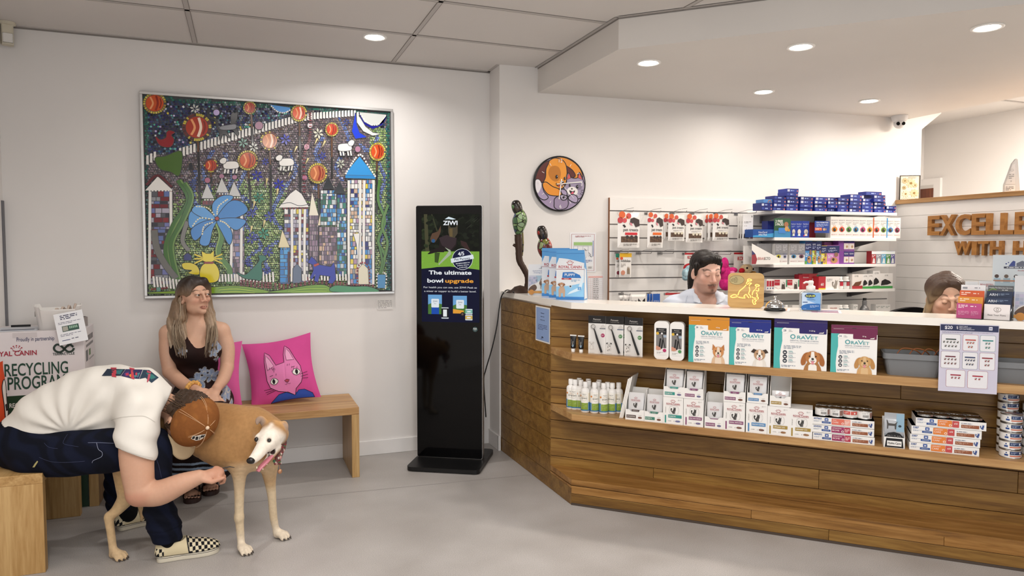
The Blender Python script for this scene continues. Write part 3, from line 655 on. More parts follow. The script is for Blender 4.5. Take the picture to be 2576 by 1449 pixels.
 tower(1410,1615,620,1340,CITY,(1420,1505,1535,1605),10);shape([(1395,608),(1410,560),(1500,462),(1560,530),(1618,612)],'#3293d8');shape([(1395,588),(1618,594),(1618,614),(1395,608)],'#2b86c9',edge=3);beads([(1395,590),(1412,555),(1500,450),(1565,525),(1620,600)],12,14,[WH])
 shape([(1455,990),(1500,985),(1495,1060),(1490,1200),(1478,1060)],WH)
 shape([(1492,1335),(1492,1230),(1525,1195),(1562,1230),(1568,1335)],'#d9d3bb');beads([(1484,1330),(1486,1225),(1525,1185),(1570,1225),(1575,1330)],12,15,['#8f1f24','#6d1520'])
 tower(930,1000,1095,1330,['#2f86cc','#4f9fd8','#2a78bd'],(),2);shape([(920,1080),(947,962),(998,1080)],'#ded2a9');beads([(920,1090),(998,1090)],13,12,['#2f86cc']);shape([(985,1110),(998,1110),(996,1325),(985,1325)],'#4d1a1f',edge=2);shape([(1020,1325),(1022,1225),(1050,1195),(1080,1230),(1078,1325)],'#5f6d84')
 shape([(1635,1362),(1635,1270),(1695,1270),(1692,1362)],'#3f86b8');beads([(1632,1362),(1634,1266),(1698,1266),(1695,1362)],10,12,[WH])
 for s_ in([(265,620),(330,760),(240,920),(190,1080),(215,1230),(250,1320)],[(300,640),(345,740),(290,900),(225,1040),(230,1160),(265,1300)]):path(s_,36,'#3f6a2a');path([(a+12,b_)for a,b_ in s_],9,'#6f8f4a',0)
 path([(115,960),(130,1080),(180,1190),(250,1290)],40,'#6d6c68');path([(320,900),(290,1030),(330,1100)],26,'#77756f')
 path([(508,905),(540,1000),(520,1120),(590,1230),(590,1330)],38,'#4d7a2f');path([(500,905),(525,1000),(505,1120),(575,1230)],8,'#88a84f',0)
 path([(1650,620),(1640,760),(1690,900),(1640,1040),(1690,1140),(1660,1260)],20,'#4a7a2c');path([(1715,790),(1670,930),(1710,1050),(1680,1180)],18,'#557f33');path([(1650,1080),(1670,1180),(1650,1262)],16,'#44722a')
 for c_,pts in(('#4f93d2',[(500,890),(350,830),(335,940),(420,930)]),('#3c7fc4',[(500,895),(420,905),(345,960),(370,1030),(440,960)]),('#4a8ccd',[(505,900),(430,960),(400,1050),(455,1060),(480,960)]),('#5a9ad6',[(500,880),(400,790),(350,830),(430,880)]),('#4f93d2',[(505,880),(480,790),(540,730),(615,735),(560,800)]),('#3a7ec2',[(510,885),(590,770),(670,770),(710,830),(620,880)]),('#4689ca',[(515,890),(620,880),(700,900),(640,960),(570,920)]),('#3f86c9',[(510,900),(580,925),(610,1000),(590,1060),(545,980)])):shape(pts,c_,True)
 for s_ in([(500,870),(450,810),(380,800)],[(490,890),(400,880),(350,940)],[(495,905),(430,930),(415,990)],[(510,865),(520,800),(580,750)],[(520,895),(560,910),(590,940)]):beads(s_,9,13,['#e3dcb4'])
 shape(circ(510,882,12,12),'#a33a2a')
 for k in range(9):u=110+k*20;path([(u,1275+k*3),(u+8,1350+k*2)],13,WH,3)
 for k in range(8):u=525+k*20;path([(u,1262),(u+3,1315)],12,WH,3)
 for k in range(12):u=640+k*22;path([(u,1262-(k%3)*7),(u+4,1318)],12,WH,3)
 for k in range(16):u=1090+k*22;path([(u,1265),(u+2,1310)],12,WH,3)
 for dv in(0,15,30):beads([(640,1305+dv),(850,1325+dv),(1000,1335+dv),(1150,1312+dv),(1300,1315+dv),(1420,1335+dv),(1600,1345+dv)],12,17,['#6d1a1f','#7d2528','#5a1419'])
 beads([(85,1365),(160,1360),(200,1352)],14,16,['#6d1a1f','#7d2528'])
 shape([(130,1352),(155,1352),(155,1385),(130,1385)],'#5f8f84')
 shape([(80,1392),(300,1372),(500,1350),(620,1345),(720,1352),(850,1380),(860,1392)],'#7aa01f',True);shape([(865,1390),(960,1372),(1120,1345),(1240,1340),(1300,1375),(1290,1392)],'#6f9a22',True);shape([(1300,1385),(1320,1345),(1450,1352),(1560,1352),(1640,1378),(1600,1390)],'#3f8a5a',True)
 for k in range(4):path([(520+k*6,1362+k*8),(640,1356+k*9),(760,1374+k*6)],4,'#b4cc3f' if k%2 else '#4f7d16',0);path([(980+k*8,1378+k*3),(1120,1356+k*9),(1260,1358+k*8)],4,'#a3c044' if k%2 else '#4f7d16',0)
 shape([(290,1190),(340,1185),(385,1210),(395,1262),(330,1255),(350,1235),(300,1225)],'#d9c626',True);shape([(455,1185),(500,1195),(525,1250),(515,1305),(470,1320),(420,1310),(400,1262),(415,1205)],'#e0cd2c',True)
 shape([(420,1170),(412,1105),(440,1122),(470,1122),(490,1100),(490,1170),(460,1185)],'#e3d02f')
 for a in(-1,1):
  for k in range(3):path([(455+a*35,1150+k*6),(455+a*90,1125+k*32)],10,'#ddc92c',3)
 shape([(425,1178),(490,1178),(485,1190),(430,1190)],'#8f2a20',edge=2)
 shape([(1125,1185),(1150,1145),(1175,1165),(1200,1200),(1290,1215),(1310,1185),(1318,1215),(1325,1300),(1300,1330),(1270,1325),(1285,1280),(1210,1270),(1195,1320),(1170,1310),(1180,1260),(1155,1300),(1140,1290),(1165,1240),(1160,1200)],'#1a2a9c');shape([(1165,1200),(1200,1188),(1206,1200),(1172,1214)],'#b03a20',edge=2)
 shape([(640,1250),(690,1270),(740,1230),(790,1170),(785,1135),(830,1140),(835,1165),(805,1185),(810,1260),(800,1305),(760,1300),(690,1290)],'#1f6a52',True)
 shape([(300,1165),(300,1135),(322,1117),(346,1135),(344,1168)],'#1b2068');shape([(332,510),(345,505),(357,548),(330,552)],'#23242b')
 m.build('glass_panel',t)
 c0,c1=pY(948,753,YW),pY(988,778,YW);cb=MB();cb.box(0,c1.x-c0.x,-.003,0,0,c0.z-c1.z,mat('card_stock','#e6e3df',.5));cb.Y0=-.0032
 cb.lines_of_text(.006,c1.x-c0.x-.006,.008,c0.z-c1.z-.006,6,pm('#8a8785'),1,.3);tag(cb.build('caption_card',loc=(c0.x,YW-.0005,c1.z)),'small white caption card below the right corner of the mosaic','sign')
mosaic()
# goods on the counter shelves
def spot(u0,u1,vb,vt,zb,y=None,vb1=None):
 0
 def q(u,v):
  x=1.0
  for _ in range(4):
   p=DX.loc(pZ(u,v,zlev(zb,x)));x=p.x
  return p
 a,c=q(u0,vb),q(u1,vb if vb1 is None else vb1)
 yy=(a.y+c.y)/2 if y is None else y
 (x0,_),(x1,_)=DX.px(u0,vb,yy),DX.px(u1,vb if vb1 is None else vb1,yy)
 um=(u0+u1)/2;zt=DX.px(um,vt,yy)[1];z0=zlev(zb,(x0+x1)/2)
 return x0,x1,yy,zt-z0,z0
def put(name,x,y,z,label,cat,group=None,rz=0):
 return empty(name,DX.w(x,y,z),DX.rz+rz,label,cat,group)
M_CARD=mat('carton_white','#eceae6',.42);M_CARDG=mat('carton_inside','#8f8a84',.8);M_FOIL=mat('pouch_foil','#d3d2d2',.28,spec=.6,coat=.5);M_PLW=mat('plastic_white','#eeece8',.32)
def crown(m,x,z,w,c,lay=3):
 for i in range(5):
  a=R(150-30*i);m.disc(x+w*.42*math.cos(a),z+w*.1+w*.38*math.sin(a),w*.058,c,lay,8)
  m.disc(x+w*.31*math.cos(a),z+w*.08+w*.27*math.sin(a),w*.04,c,lay,8)
 m.line([(x-w*.28,z+w*.10),(x-w*.15,z+w*.03),(x,z+.005*w),(x+w*.15,z+w*.03),(x+w*.28,z+w*.10)],w*.07,c,lay)
def cat_sit(m,x,z,h,c,lay=3):
 0
 P=[(-.05,0),(.2,0),(.22,.3),(.3,.5),(.3,.72),(.34,.98),(.24,.86),(.12,.88),(.03,1.0),(.0,.8),(-.02,.62),(-.12,.45),(-.18,.2),(-.14,0)]
 m.poly([(x+a*h,z+b*h)for a,b in P],c,lay);m.line(smooth_path([(x-.1*h,z+.2*h),(x-.3*h,z+.35*h),(x-.36*h,z+.62*h),(x-.28*h,z+.72*h)],4),h*.13,c,lay);m.disc(x-.32*h,z+.68*h,h*.11,c,lay,10)
 for q in(-.01,.1):m.line([(x+q*h,z+.1*h),(x+(q+.08)*h,z+.5*h)],h*.02,'#9a9894',lay+1)
 m.disc(x+.1*h,z+.76*h,h*.02,'#d8d6d0',lay+1,6);m.disc(x+.23*h,z+.76*h,h*.02,'#d8d6d0',lay+1,6)
def dog_head(m,x,z,k,fur,dark,white,ears='up',tongue=True,body=None):
 0
 L_=4
 if body:m.poly([(x-.62*k,z-1.35*k),(x-.55*k,z-.7*k),(x-.3*k,z-.25*k),(x+.3*k,z-.25*k),(x+.55*k,z-.7*k),(x+.62*k,z-1.35*k)],body,L_);m.poly([(x-.3*k,z-1.35*k),(x-.28*k,z-.6*k),(x,z-.35*k),(x+.28*k,z-.6*k),(x+.3*k,z-1.35*k)],white,L_+1)
 for s in(-1,1):
  if ears=='up':E=[(.18,.35),(.5,.72),(.56,.15)]
  elif ears=='fold':E=[(.2,.42),(.55,.55),(.78,.25),(.6,.18),(.45,.12)]
  else:E=smooth_path([(.3,.38),(.62,.25),(.82,-.25),(.75,-.6),(.5,-.5),(.42,.0)],3,True)
  m.poly([(x+s*a*k,z+b*k)for a,b in E],dark,L_+1)
 m.disc(x,z,.5*k,fur,L_+2,20,.5*k)
 m.poly([(x-.1*k,z+.45*k),(x+.1*k,z+.45*k),(x+.14*k,z),(x-.14*k,z)],white,L_+3);m.disc(x,z-.2*k,.27*k,white,L_+3,16,.26*k)
 for s in(-1,1):m.disc(x+s*.22*k,z+.1*k,.055*k,'#1c1512',L_+4,8)
 m.disc(x,z-.1*k,.1*k,'#17130f',L_+4,10,.075*k);m.line([(x-.16*k,z-.27*k),(x,z-.22*k),(x+.16*k,z-.27*k)],.03*k,'#2a1d18',L_+4)
 if tongue:m.poly([(x-.1*k,z-.26*k),(x+.1*k,z-.26*k),(x+.08*k,z-.48*k),(x,z-.52*k),(x-.08*k,z-.48*k)],'#d98a92',L_+5)
 # cat food cartons
VAR={'teal':('#2f8f84','DIABETIC'),'brown':('#4a3430','GASTROINTESTINAL'),'green':('#3f7f6c','SATIETY'),'plum':('#84476f','RENAL WITH CHICKEN'),'fish':('#84476f','RENAL WITH FISH'),'blue':('#4f87b8','SENSITIVITY CONTROL'),'gold':('#a3873a','URINARY S/O')}
RED_RC='#a5303f'
def rc_front(m,w,h,var):
 c,t=VAR[var]
 crown(m,w*.5,h*.80,w*.3,RED_RC);m.text('ROYAL CANIN',w*.5,h*.735,h*.052,RED_RC,3,w=w*.66,bold=.012);m.rect(w*.17,h*.715,w*.85,h*.722,RED_RC,3)
 m.ring(w*.55,h*.53,w*.25,w*.006,'#aaa6a2',2);m.line([(w*.33,h*.40),(w*.33,h*.66),(w*.75,h*.66),(w*.75,h*.40)],w*.006,'#b5b1ad',2,True)
 cat_sit(m,w*.53,h*.40,h*.25,'#3a3836',4)
 m.text('VETERINARY',w*.155,h*.53,h*.028,'#7c7874',3,rot=R(90));m.rect(w*.10,h*.05,w*.165,h*.33,c,3)
 m.rect(w*.27,h*.245,w*.93,h*.355,c,3);m.text(t,w*.30,h*.28,h*.042,'#f3efe8',4,'l',bold=.015,maxw=w*.58)
 m.text('w/12',w*.86,h*.90,h*.026,'#8a8682',3);m.rr(w*.74,h*.885,w*.80,h*.93,.001,'#c9c5c1',3)
 m.lines_of_text(w*.26,w*.52,h*.115,h*.14,1,'#6f6a66',3);m.text(')',w*.56,h*.105,h*.04,'#444',3)if False else m.rect(w*.545,h*.105,w*.56,h*.14,'#4a4643',3)
 m.disc(w*.74,h*.125,w*.13,{'plum':'#6a5f86','teal':'#6a6f9a','gold':'#9a6f45'}.get(var,'#6d4a40'),3,12,h*.035);m.disc(w*.70,h*.145,w*.05,'#8a7f99' if var in('plum','teal')else '#8a6250',4,8,h*.02)
def rc_closed(u0,u1,vb,vt,var,label,vb1=None,zb=None,y=None,d=.115):
 x0,x1,y,h,z0=spot(u0,u1,vb,vt,Z_S2,y,vb1);w=x1-x0
 y=min(max(y,.012),.08)
 m=MB();m.box(0,w,0,d,0,h,M_CARD);rc_front(m,w,h,var)
 m.box(w*.1,w*.9,d*.2,d*.25,h,h+.0006,'#c9c5bf');m.box(.001,w-.001,d*.6,d*.61,h,h+.0006,'#bdb9b3')
 o=m.build('cat_food_carton',loc=DX.w(x0,y,z0),rz=DX.rz);tag(o,label,'carton','cat food cartons on the lower shelf');return x0,x1,y,h,z0
def pouch(name,w,h,th,loc,rz,tilt,var,label,group):
 0
 m=MB();m.smooth=True;n,k=8,10;vs=[];fs=[]
 for sgn in(-1,1):
  for j in range(k+1):
   for i in range(n+1):
    a,b=i/n,j/k;bul=(math.sin(math.pi*min(max((b-.06)/.86,0),1))**.6)*(math.sin(math.pi*a)**.55)*th/2
    wr=math.sin(9*a+5*b)*math.sin(11*b)*.0012*(bul>.001)
    vs.append((a*w-.0*w,sgn*(bul+.0004)+wr,b*h))
 N1=(n+1)*(k+1)
 for s_ in(0,1):
  for j in range(k):
   for i in range(n):
    q=s_*N1+j*(n+1)+i;f=(q,q+1,q+n+2,q+n+1);fs.append(f if s_==0 else tuple(reversed(f)))
 m.add(vs,fs,M_FOIL,True)
 m.Y0=-th/2-.0012;c,t=VAR[var];crown(m,w*.5,h*.76,w*.26,RED_RC);m.text('ROYAL CANIN',w*.5,h*.70,h*.045,RED_RC,3,w=w*.58);m.rect(w*.2,h*.68,w*.8,h*.687,RED_RC,3)
 cat_sit(m,w*.5,h*.44,h*.2,'#35322f',4);m.poly([(w*.24,h*.36),(w*.76,h*.36),(w*.7,h*.27),(w*.3,h*.27)],c,3);m.text(t.split()[0],w*.5,h*.30,h*.03,'#e8e4de',4,maxw=w*.36)
 o=m.build(name,loc=loc,rot=(tilt,0,rz));tag(o,label,'sachet',group);return o
def rc_open(u0,u1,vb,vt,var,lab,vb1=None,on=None,full=1.0,d=.115,npo=2):
 0
 if on is None:
  x0,x1,y,h,z0=spot(u0,u1,vb,vt,Z_S2,None,vb1);y=min(max(y,.012),.08)
 else:
  _,_,y,hh,zz=on;(x0,_),(x1,_)=DX.px(u0,vb,y),DX.px(u1,vb1 or vb,y);z0=zz+hh+.0012;h=DX.px((u0+u1)/2,vt,y)[1]-z0
 w=x1-x0;lip=h*.36;t_=.0022
 root=put('display_carton',x0,y,z0,lab[0],'carton','open sachet cartons on the lower shelf')
 m=MB();m.box(0,w,0,d,0,t_,M_CARD);m.box(0,w,d-t_,d,t_,h,M_CARD)
 N_=[(0,t_),(d-t_,t_),(d-t_,h),(d*.55,h),(d*.22,h*.62),(0,lip)]
 for xx in(0,w-t_):m.prism(N_,xx,xx+t_,M_CARD,'x')
 m.build('tray',root)
 m=MB();m.prism([(t_,t_),(w-t_,t_),(w-t_,lip),(w*.80,lip),(w*.70,lip*.80),(w*.30,lip*.80),(w*.20,lip),(t_,lip)],0,t_,M_CARD,'y')
 c,t=VAR[var];m.rect(w*.06,h*.075,w*.56,h*.175,c,2);m.text(t,w*.08,h*.105,h*.042,'#f0ece6',3,'l',maxw=w*.45,bold=.01);m.disc(w*.77,h*.10,w*.11,'#6d6a8a' if var in('plum','teal')else '#6d4636',2,10,h*.035);m.rect(w*.70,h*.17,w*.85,h*.185,'#c4c0bc',2)
 m.build('front_lip',root)
 hp=h*.9*full
 for k in range(npo):
  yy=.016+k*.02;pouch('foil_sachet',w*.80,hp-.004*k,.014,DX.w(x0+w*.10+.002*k,y+yy,z0+t_),DX.rz,R(-7),var,lab[1]if k==0 else lab[2],'foil sachets in the open cartons')
 return x0,x1,y,h,z0
S_='white cat food sachet carton '
def labs(c,where):return('open white sachet carton with %s band, %s'%(c,where),'front foil sachet in open %s band carton, %s'%(c,where),'rear foil sachet in open %s band carton, %s'%(c,where))
rc_open(1572,1620,1055,984,'brown',labs('dark brown','right of the leaning leaflets'),1061)
rc_open(1619,1668,1061,989,'green',labs('green','left of the teal cartons'),1065)
c_=rc_closed(1666,1717,1066,1001,'teal','closed white carton with teal band under an open one',1072)
rc_open(1669,1720,999,926,'teal',labs('teal','on top of its closed twin'),1003,on=c_)
d_=rc_closed(1717,1767,1073,1007,'plum','closed white carton with purple band third from the leaflets',1079)
rc_open(1720,1769,1002,931,'plum',labs('purple','beside the teal one on top'),1006,on=d_)
rc_open(1771,1819,1077,998,'plum',labs('purple','low on the shelf between taller stacks'),1083,full=.86)
f_=rc_closed(1819,1873,1081,1013,'fish','closed white carton with purple band left of the blue one',1088)
rc_open(1820,1875,1008,938,'fish',labs('purple fish','stacked left of the blue one'),1014,on=f_)
g_=rc_closed(1874,1928,1092,1019,'blue','closed white carton with blue band',1098)
rc_open(1879,1932,1015,944,'blue',labs('blue','on top of its closed twin'),1021,on=g_)
h_=rc_closed(1929,1984,1096,1026,'gold','closed white carton with gold band under an open one',1102)
rc_open(1936,1989,1021,949,'gold',labs('gold','nearly empty on top'),1027,on=h_,full=.55,npo=1)
rc_closed(1984,2043,1101,1031,'gold','closed white carton with gold band at the right end of the row',1107)
# flat cartons and cans
M_TIN=mat('tin_metal','#c6c5c2',.22,1)
def hills_front(m,w,h,num,c1,c2,big,small):
 m.text(num,w*.02,h*.68,h*.22,'#3b5a94',3,'l',bold=.02);m.lines_of_text(w*.02,w*.15,h*.36,h*.52,2,'#8e9db5',3)
 m.rr(w*.20,h*.52,w*.26,h*.90,.002,'#2a4f96',3);m.text('H',w*.23,h*.60,h*.2,'#ffffff',4,bold=.03);m.rect(w*.155,h*.22,w*.30,h*.46,'#2b4b8a',3);m.rect(w*.175,h*.32,w*.28,h*.36,'#c3cde0',4)
 m.rr(w*.315,h*.15,w*.52,h*.92,.002,c1,3);m.rr(w*.525,h*.15,w*.62,h*.92,.002,c2,3);m.text(big[0],w*.33,h*.66,h*.15,'#f4e6dd',4,'l',maxw=w*.15);m.text(big[1],w*.33,h*.36,h*.20,'#f4e6dd',4,'l',maxw=w*.13)
 m.disc(w*.495,h*.36,h*.14,'#f7efe8',4,14);m.disc(w*.495,h*.36,h*.09,c1,5,10)
 if small:m.text(small,w*.572,h*.52,h*.2,'#f4e6e2',4,bold=.02,maxw=w*.07)
 else:m.lines_of_text(w*.535,w*.61,h*.3,h*.75,3,'#f0dcd6',4)
 m.lines_of_text(w*.65,w*.90,h*.66,h*.78,1,'#5a6078',3,.5);m.rect(w*.65,h*.18,w*.90,h*.56,'#8f5233',3);m.lines_of_text(w*.66,w*.85,h*.25,h*.5,2,'#c9a58f',4)
 cat_sit(m,w*.945,h*.18,h*.55,'#2c4a8c',3)
def flat_carton(x0,y,z0,w,h,d,art,label):
 m=MB();m.box(0,w,0,d,0,h,M_CARD);hills_front(m,w,h,*art);m.box(0,w,-.0004,d,h-.0012,h,'#b9b4ad')
 return tag(m.build('flat_carton',loc=DX.w(x0,y,z0),rz=DX.rz),label,'carton','flat cartons of canned food')
def can(x,y,z0,r,h,label,group,art='plain',rz=0,name='food_can'):
 t=put(name,x,y,z0,label,'can',group,rz)
 MB().lathe([(r*.93,0),(r*.98,.0012),(r*.98,.003),(r*.955,.0045),(r*.955,h-.0045),(r*.985,h-.003),(r*.985,h-.0008),(r*.95,h),(r*.93,h-.0035),(0,h-.0035)],M_TIN,28).build('tin',t)
 m=MB();rl=r*.958;m.lathe([(rl,.005),(rl,h-.005)],M_CARD,28,cap=False)
 st=len(m.v)
 if art=='barcode':
  for k in range(11):m.rect(-.012+k*.0022,h*.25,-.012+k*.0022+(.0008 if k%3 else .0014),h*.52,'#4a4a4c',2)
  m.lines_of_text(-.014,.01,h*.62,h*.78,2,'#9a9a9a',2);crect(m,.018,.036,h*.2,h*.8,'#8f6d62',2)
 elif art=='red':
  crect(m,-.034,.034,h*.42,h*.82,'#c9574c',2);crect(m,-.034,.034,h*.2,h*.38,'#e3ded8',2);m.rect(-.001,h*.2,.001,h*.85,'#f0e5e0',3);m.disc(.018,h*.6,.004,'#f6ebe6',3,8);m.lines_of_text(-.028,-.008,h*.5,h*.72,2,'#f0d8d2',3)
 else:
  crect(m,-.020,.036,h*.46,h*.84,'#25375f',2);crect(m,-.020,.030,h*.24,h*.38,'#c9735a',2);m.lines_of_text(-.016,.008,h*.54,h*.76,2,'#a8b5d0',3);m.disc(.020,h*.66,.005,'#d9dde6',3,10);crect(m,-.040,-.026,h*.3,h*.5,'#2b4b8a',2);m.disc(-.033,h*.66,.003,'#2b4b8a',2,8)
 wrap(m,st,rl);m.build('label',t);return t
def crect(m,x0,x1,z0,z1,c,lay,n=8):
 for i in range(n):a=x0+(x1-x0)*i/n;m.rect(a,z0,a+(x1-x0)/n,z1,c,lay)
def wrap(m,st,r):
 for i in range(st,len(m.v)):
  x,y,z=m.v[i];a=x/r;q=r-y;m.v[i]=(q*math.sin(a),-q*math.cos(a),z)
x0,x1,y,h,z0=spot(2043,2199,1108,1047,Z_S2,None,1124);y=max(y,.015);w=x1-x0;hb=DX.px(2045,1047,y)[1]-z0;hb/=3
ART1=('607665','#d9705c','#e6a08f',('ONC','CARE'),None);ART2=('604202','#96305f','#b03048',('GASTROINTESTINAL','BIOME'),None)
for k,(a,l)in enumerate(((ART2,'bottom flat carton with magenta panel under small cans'),(ART2,'middle flat carton with magenta panel under small cans'),(ART1,'top flat carton with salmon panel carrying eight small cans'))):
 flat_carton(x0+(.003 if k==0 else .0),y,z0+k*(hb+.0004),w,hb-.0006,.15,a,l)
rc=.0335
for r_ in range(2):
 for k in range(4):
  xx=x0+.042+k*(w-.082)/3;can(xx+(.004*r_),y+.04+r_*.071,z0+3*(hb+.0004)+.001,rc,.040,['first','second','red labelled third','fourth'][k]+' small can from the left, %s row, on the salmon carton'%('front','back')[r_],'small cans on the left flat cartons','red' if k==2 and r_==0 else 'barcode',(.2,-.1,0,.15)[k])
x0,x1,y,h,z0=spot(2223,2277,1127,1038,Z_S2,None,1131);y=max(y,.012);w=x1-x0
t=put('display_carton',x0,y,z0,'small black and white display carton holding a grey cat sachet','carton')
m=MB();m.box(0,w,0,.10,0,.002,M_CARD);m.box(0,w,.098,.1,0,h*.75,M_CARD)
for xx in(0,w-.002):m.prism([(0,.002),(.098,.002),(.098,h*.75),(.0,h*.30)],xx,xx+.002,M_CARD,'x')
m.build('tray',t);m=MB();m.prism([(0,.002),(w,.002),(w,h*.3),(0,h*.3)],0,.002,M_CARD,'y');m.poly([(w*.06,.003),(w*.94,.003),(w*.88,h*.27),(w*.12,h*.27)],'#141416',2);m.rr(w*.16,h*.06,w*.84,h*.20,.001,'#e8e6e2',3);m.text('Hydra Care',w*.5,h*.11,h*.055,'#1a1a1c',4,bold=.02,maxw=w*.6);m.build('front_lip',t)
m=MB();m.smooth=True;m.prism([(0,0),(.034,0),(.012,h*.88),(.010,h*.93),(.008,h*.93)],0,w*.94,mat('sachet_grey','#a9adb2',.3,coat=.4),'x');m.smooth=False
m.Y0=.0;m.v=[(x,yy,z)for x,yy,z in m.v]
st=len(m.v);hh=h*.93;ww=w*.94
m.rect(ww*.60,hh*.45,ww,hh*.98,'#8fb0c4',1);m.poly([(0,hh*.28),(ww*.2,hh*.40),(ww*.5,hh*.44),(ww*.8,hh*.40),(ww,hh*.28),(ww,0),(0,0)],'#131315',2);m.text('HYDRA PLAN',ww*.5,hh*.29,hh*.05,'#6d6a68',3,maxw=ww*.7)if False else m.text('PRO PLAN',ww*.5,hh*.29,hh*.055,'#8a8784',3,maxw=ww*.75)
m.poly([(ww*.14+a*hh,hh*.52+b*hh)for a,b in((0,0),(.03,0),(.035,.1),(.2,.1),(.21,0),(.24,0),(.25,.16),(.28,.24),(.24,.2),(.20,.16),(.04,.17),(.0,.27),(-.015,.26),(.0,.14))],'#4a4744',3);m.disc(ww*.78,hh*.62,ww*.08,'#2b3a44',3,12,hh*.035)
for i in range(st,len(m.v)):
 x,yy,z=m.v[i];m.v[i]=(x,yy+.008*z/hh,z)
tag(m.build('foil_sachet',loc=DX.w(x0+w*.03,y+.016,z0+.0025),rz=DX.rz),'grey and pale blue cat sachet standing in the small black display carton','sachet')
x0,x1,y,h,z0=spot(2288,2464,1132,1050,Z_S2,None,1151);y=max(y,.012)
ztop=DX.px(2300,1049,y)[1];hb=(ztop-z0)/4;w=x1-x0;AR3=('3387','#dd7f36','#c04a4a',('URINARY','CARE'),'c/d')
for k in range(4):
 dx=(0,.002,.006,.022)[k];flat_carton(x0+dx,y+(.004,.002,0,-.002)[k],z0+k*(hb+.0003),w,hb-.0005,.15,AR3,('bottom','second lowest','third','topmost')[k]+' orange panelled flat carton '+('of the right stack' if k<3 else 'shifted right and filled with cans'))
for r_ in range(2):
 for k in range(4):can(x0+.022+.042+k*(w-.082)/3,y+.04+.071*r_,z0+4*(hb+.0003)+.0008,.0335,.012 if False else .011,'%s can lid from the left in the %s row on the orange cartons'%(('first','second','third','fourth')[k],('front','back')[r_]),'can lids on the orange cartons','none' if False else 'barcode')
x0,x1,y,h,z0=spot(2517,2576,1152,1043,Z_S2,None,1158);rr_=(x1-x0)/2;y=max(y,.01);hc=h/5-.0009
for k in range(5):can(x0+rr_+(.001,-.001,.0,.002,.002)[k],y+rr_,z0+k*(hc+.0007),rr_,hc,'%s can of the short front tower of wide cans'%('bottom','second','middle','fourth','top')[k],'wide cans in towers','wide',.25)
(xb,zb_)=DX.px(2505,1140,y+rr_);(xb2,zt_)=DX.px(2563,995,y+.105)
yb_=min(y+.12,REC-rr_-.002)
(xa,_),(xc,_)=DX.px(2504,1100,yb_),DX.px(2562,1100,yb_)
for k in range(7):can((xa+xc)/2+(0,.001,0,-.001,.001,0,.001)[k],yb_+rr_*.0,z0+k*(hc+.0007),rr_*.96,hc,'%s can of the tall rear tower of wide cans'%('bottom','second','third','fourth','fifth','sixth','top')[k],'wide cans in towers','wide',.25)
for k in range(6):can((xa+xc)/2+.095,yb_+.0,z0+k*(hc+.0007),rr_*.96,hc,'%s can of the tower cut off by the right edge of the photo'%('bottom','second','third','fourth','fifth','top')[k],'wide cans in towers','wide',.25)
# white bottles
def bottle(x,y,z0,h,r,label,rz):
 t=put('supplement_bottle',x,y,z0,label,'bottle','white supplement bottles',rz)
 MB().lathe([(r*.9,0),(r,.004),(r,h*.70),(r*.93,h*.745),(r*.62,h*.79),(r*.46,h*.81),(r*.46,h*.83)],M_PLW,24).build('body',t)
 MB().lathe([(r*.56,h*.83),(r*.58,h*.84),(r*.56,h*.985),(r*.5,h),(0,h)],mat('cap_white','#f4f3f0',.4),20).build('cap',t)
 m=MB();st=0;q=r*1.004
 crect(m,-r*2.2,r*2.2,h*.06,h*.68,'#f3f1ea',0,20);crect(m,-r*2.2,r*2.2,h*.06,h*.10,'#3f7fae',1,20);crect(m,-r*.85,r*.85,h*.10,h*.32,'#86a33c',2,10);m.line([(-r*.88,h*.09),(-r*.88,h*.33),(r*.88,h*.33),(r*.88,h*.09)],r*.05,'#e8ecd8',3)
 crect(m,r*.92,r*2.1,h*.10,h*.34,'#4f8ab8',1,8);crect(m,r*.95,r*1.9,h*.36,h*.64,'#eadfc8',1,8);crect(m,-r*2.1,-r*.95,h*.10,h*.34,'#4f8ab8',1,8)
 m.lines_of_text(-r*.6,r*.6,h*.14,h*.29,4,'#b7c48a',3,.35);m.ring(0,h*.48,r*.62,r*.05,'#c2bfae',2,20,20,160);m.ring(0,h*.48,r*.62,r*.05,'#c2bfae',2,20,200,340)
 m.text('META BIOTIC',0,h*.46,h*.034,'#55564a',3,bold=.02,w=r*1.25);m.text('digestive',0,h*.60,h*.026,'#4a4a44',3,maxw=r*.9);m.disc(-r*.98,h*.55,r*.22,'#e08a3c',3,10,r*.22);m.lines_of_text(-r*.3,r*.3,h*.51,h*.53,1,'#d8a55a',3)
 wrap(m,st,q);m.build('label',t);return t
M_=[]
FR=[(1443,1031),(1469,1038),(1492,1040),(1515,1042),(1537,1041),(1553,1040)]
xx0,xx1,yy,hh,zz=spot(1458,1480,1038,962,Z_S2);rB=(xx1-xx0)/2*.98;hB=hh
ORD=('first','second','third','fourth','fifth','sixth')
for k,(u,v)in enumerate(FR):
 x0_,x1_,y_,h_2,z_=spot(u-10,u+10,v,v-75,Z_S2);x=(x0_+x1_)/2;y_=max(y_,.004)+(0,0,0,0,.02,.03)[k]*0
 M_.append((x,y_));bottle(x,max(y_,.006)+rB,z_,hB,rB,'%s white bottle from the left in the front row, green and blue label'%ORD[k],(.0,.05,.55,.6,.0,-.1)[k])
for r_,us in((1,(1436,1461,1481,1505,1528)),(2,(1457,1480,1507))):
 for k,u in enumerate(us):
  y_=.055+rB+r_*.052 if r_==1 else rB+.155;x_=DX.px(u,1000,y_)[0];z_=zlev(Z_S2,x_)
  bottle(x_,min(y_,REC-rB-.003),z_,hB,rB,'%s white bottle from the left in the %s row'%(ORD[k],('','middle','back')[r_]),.4)
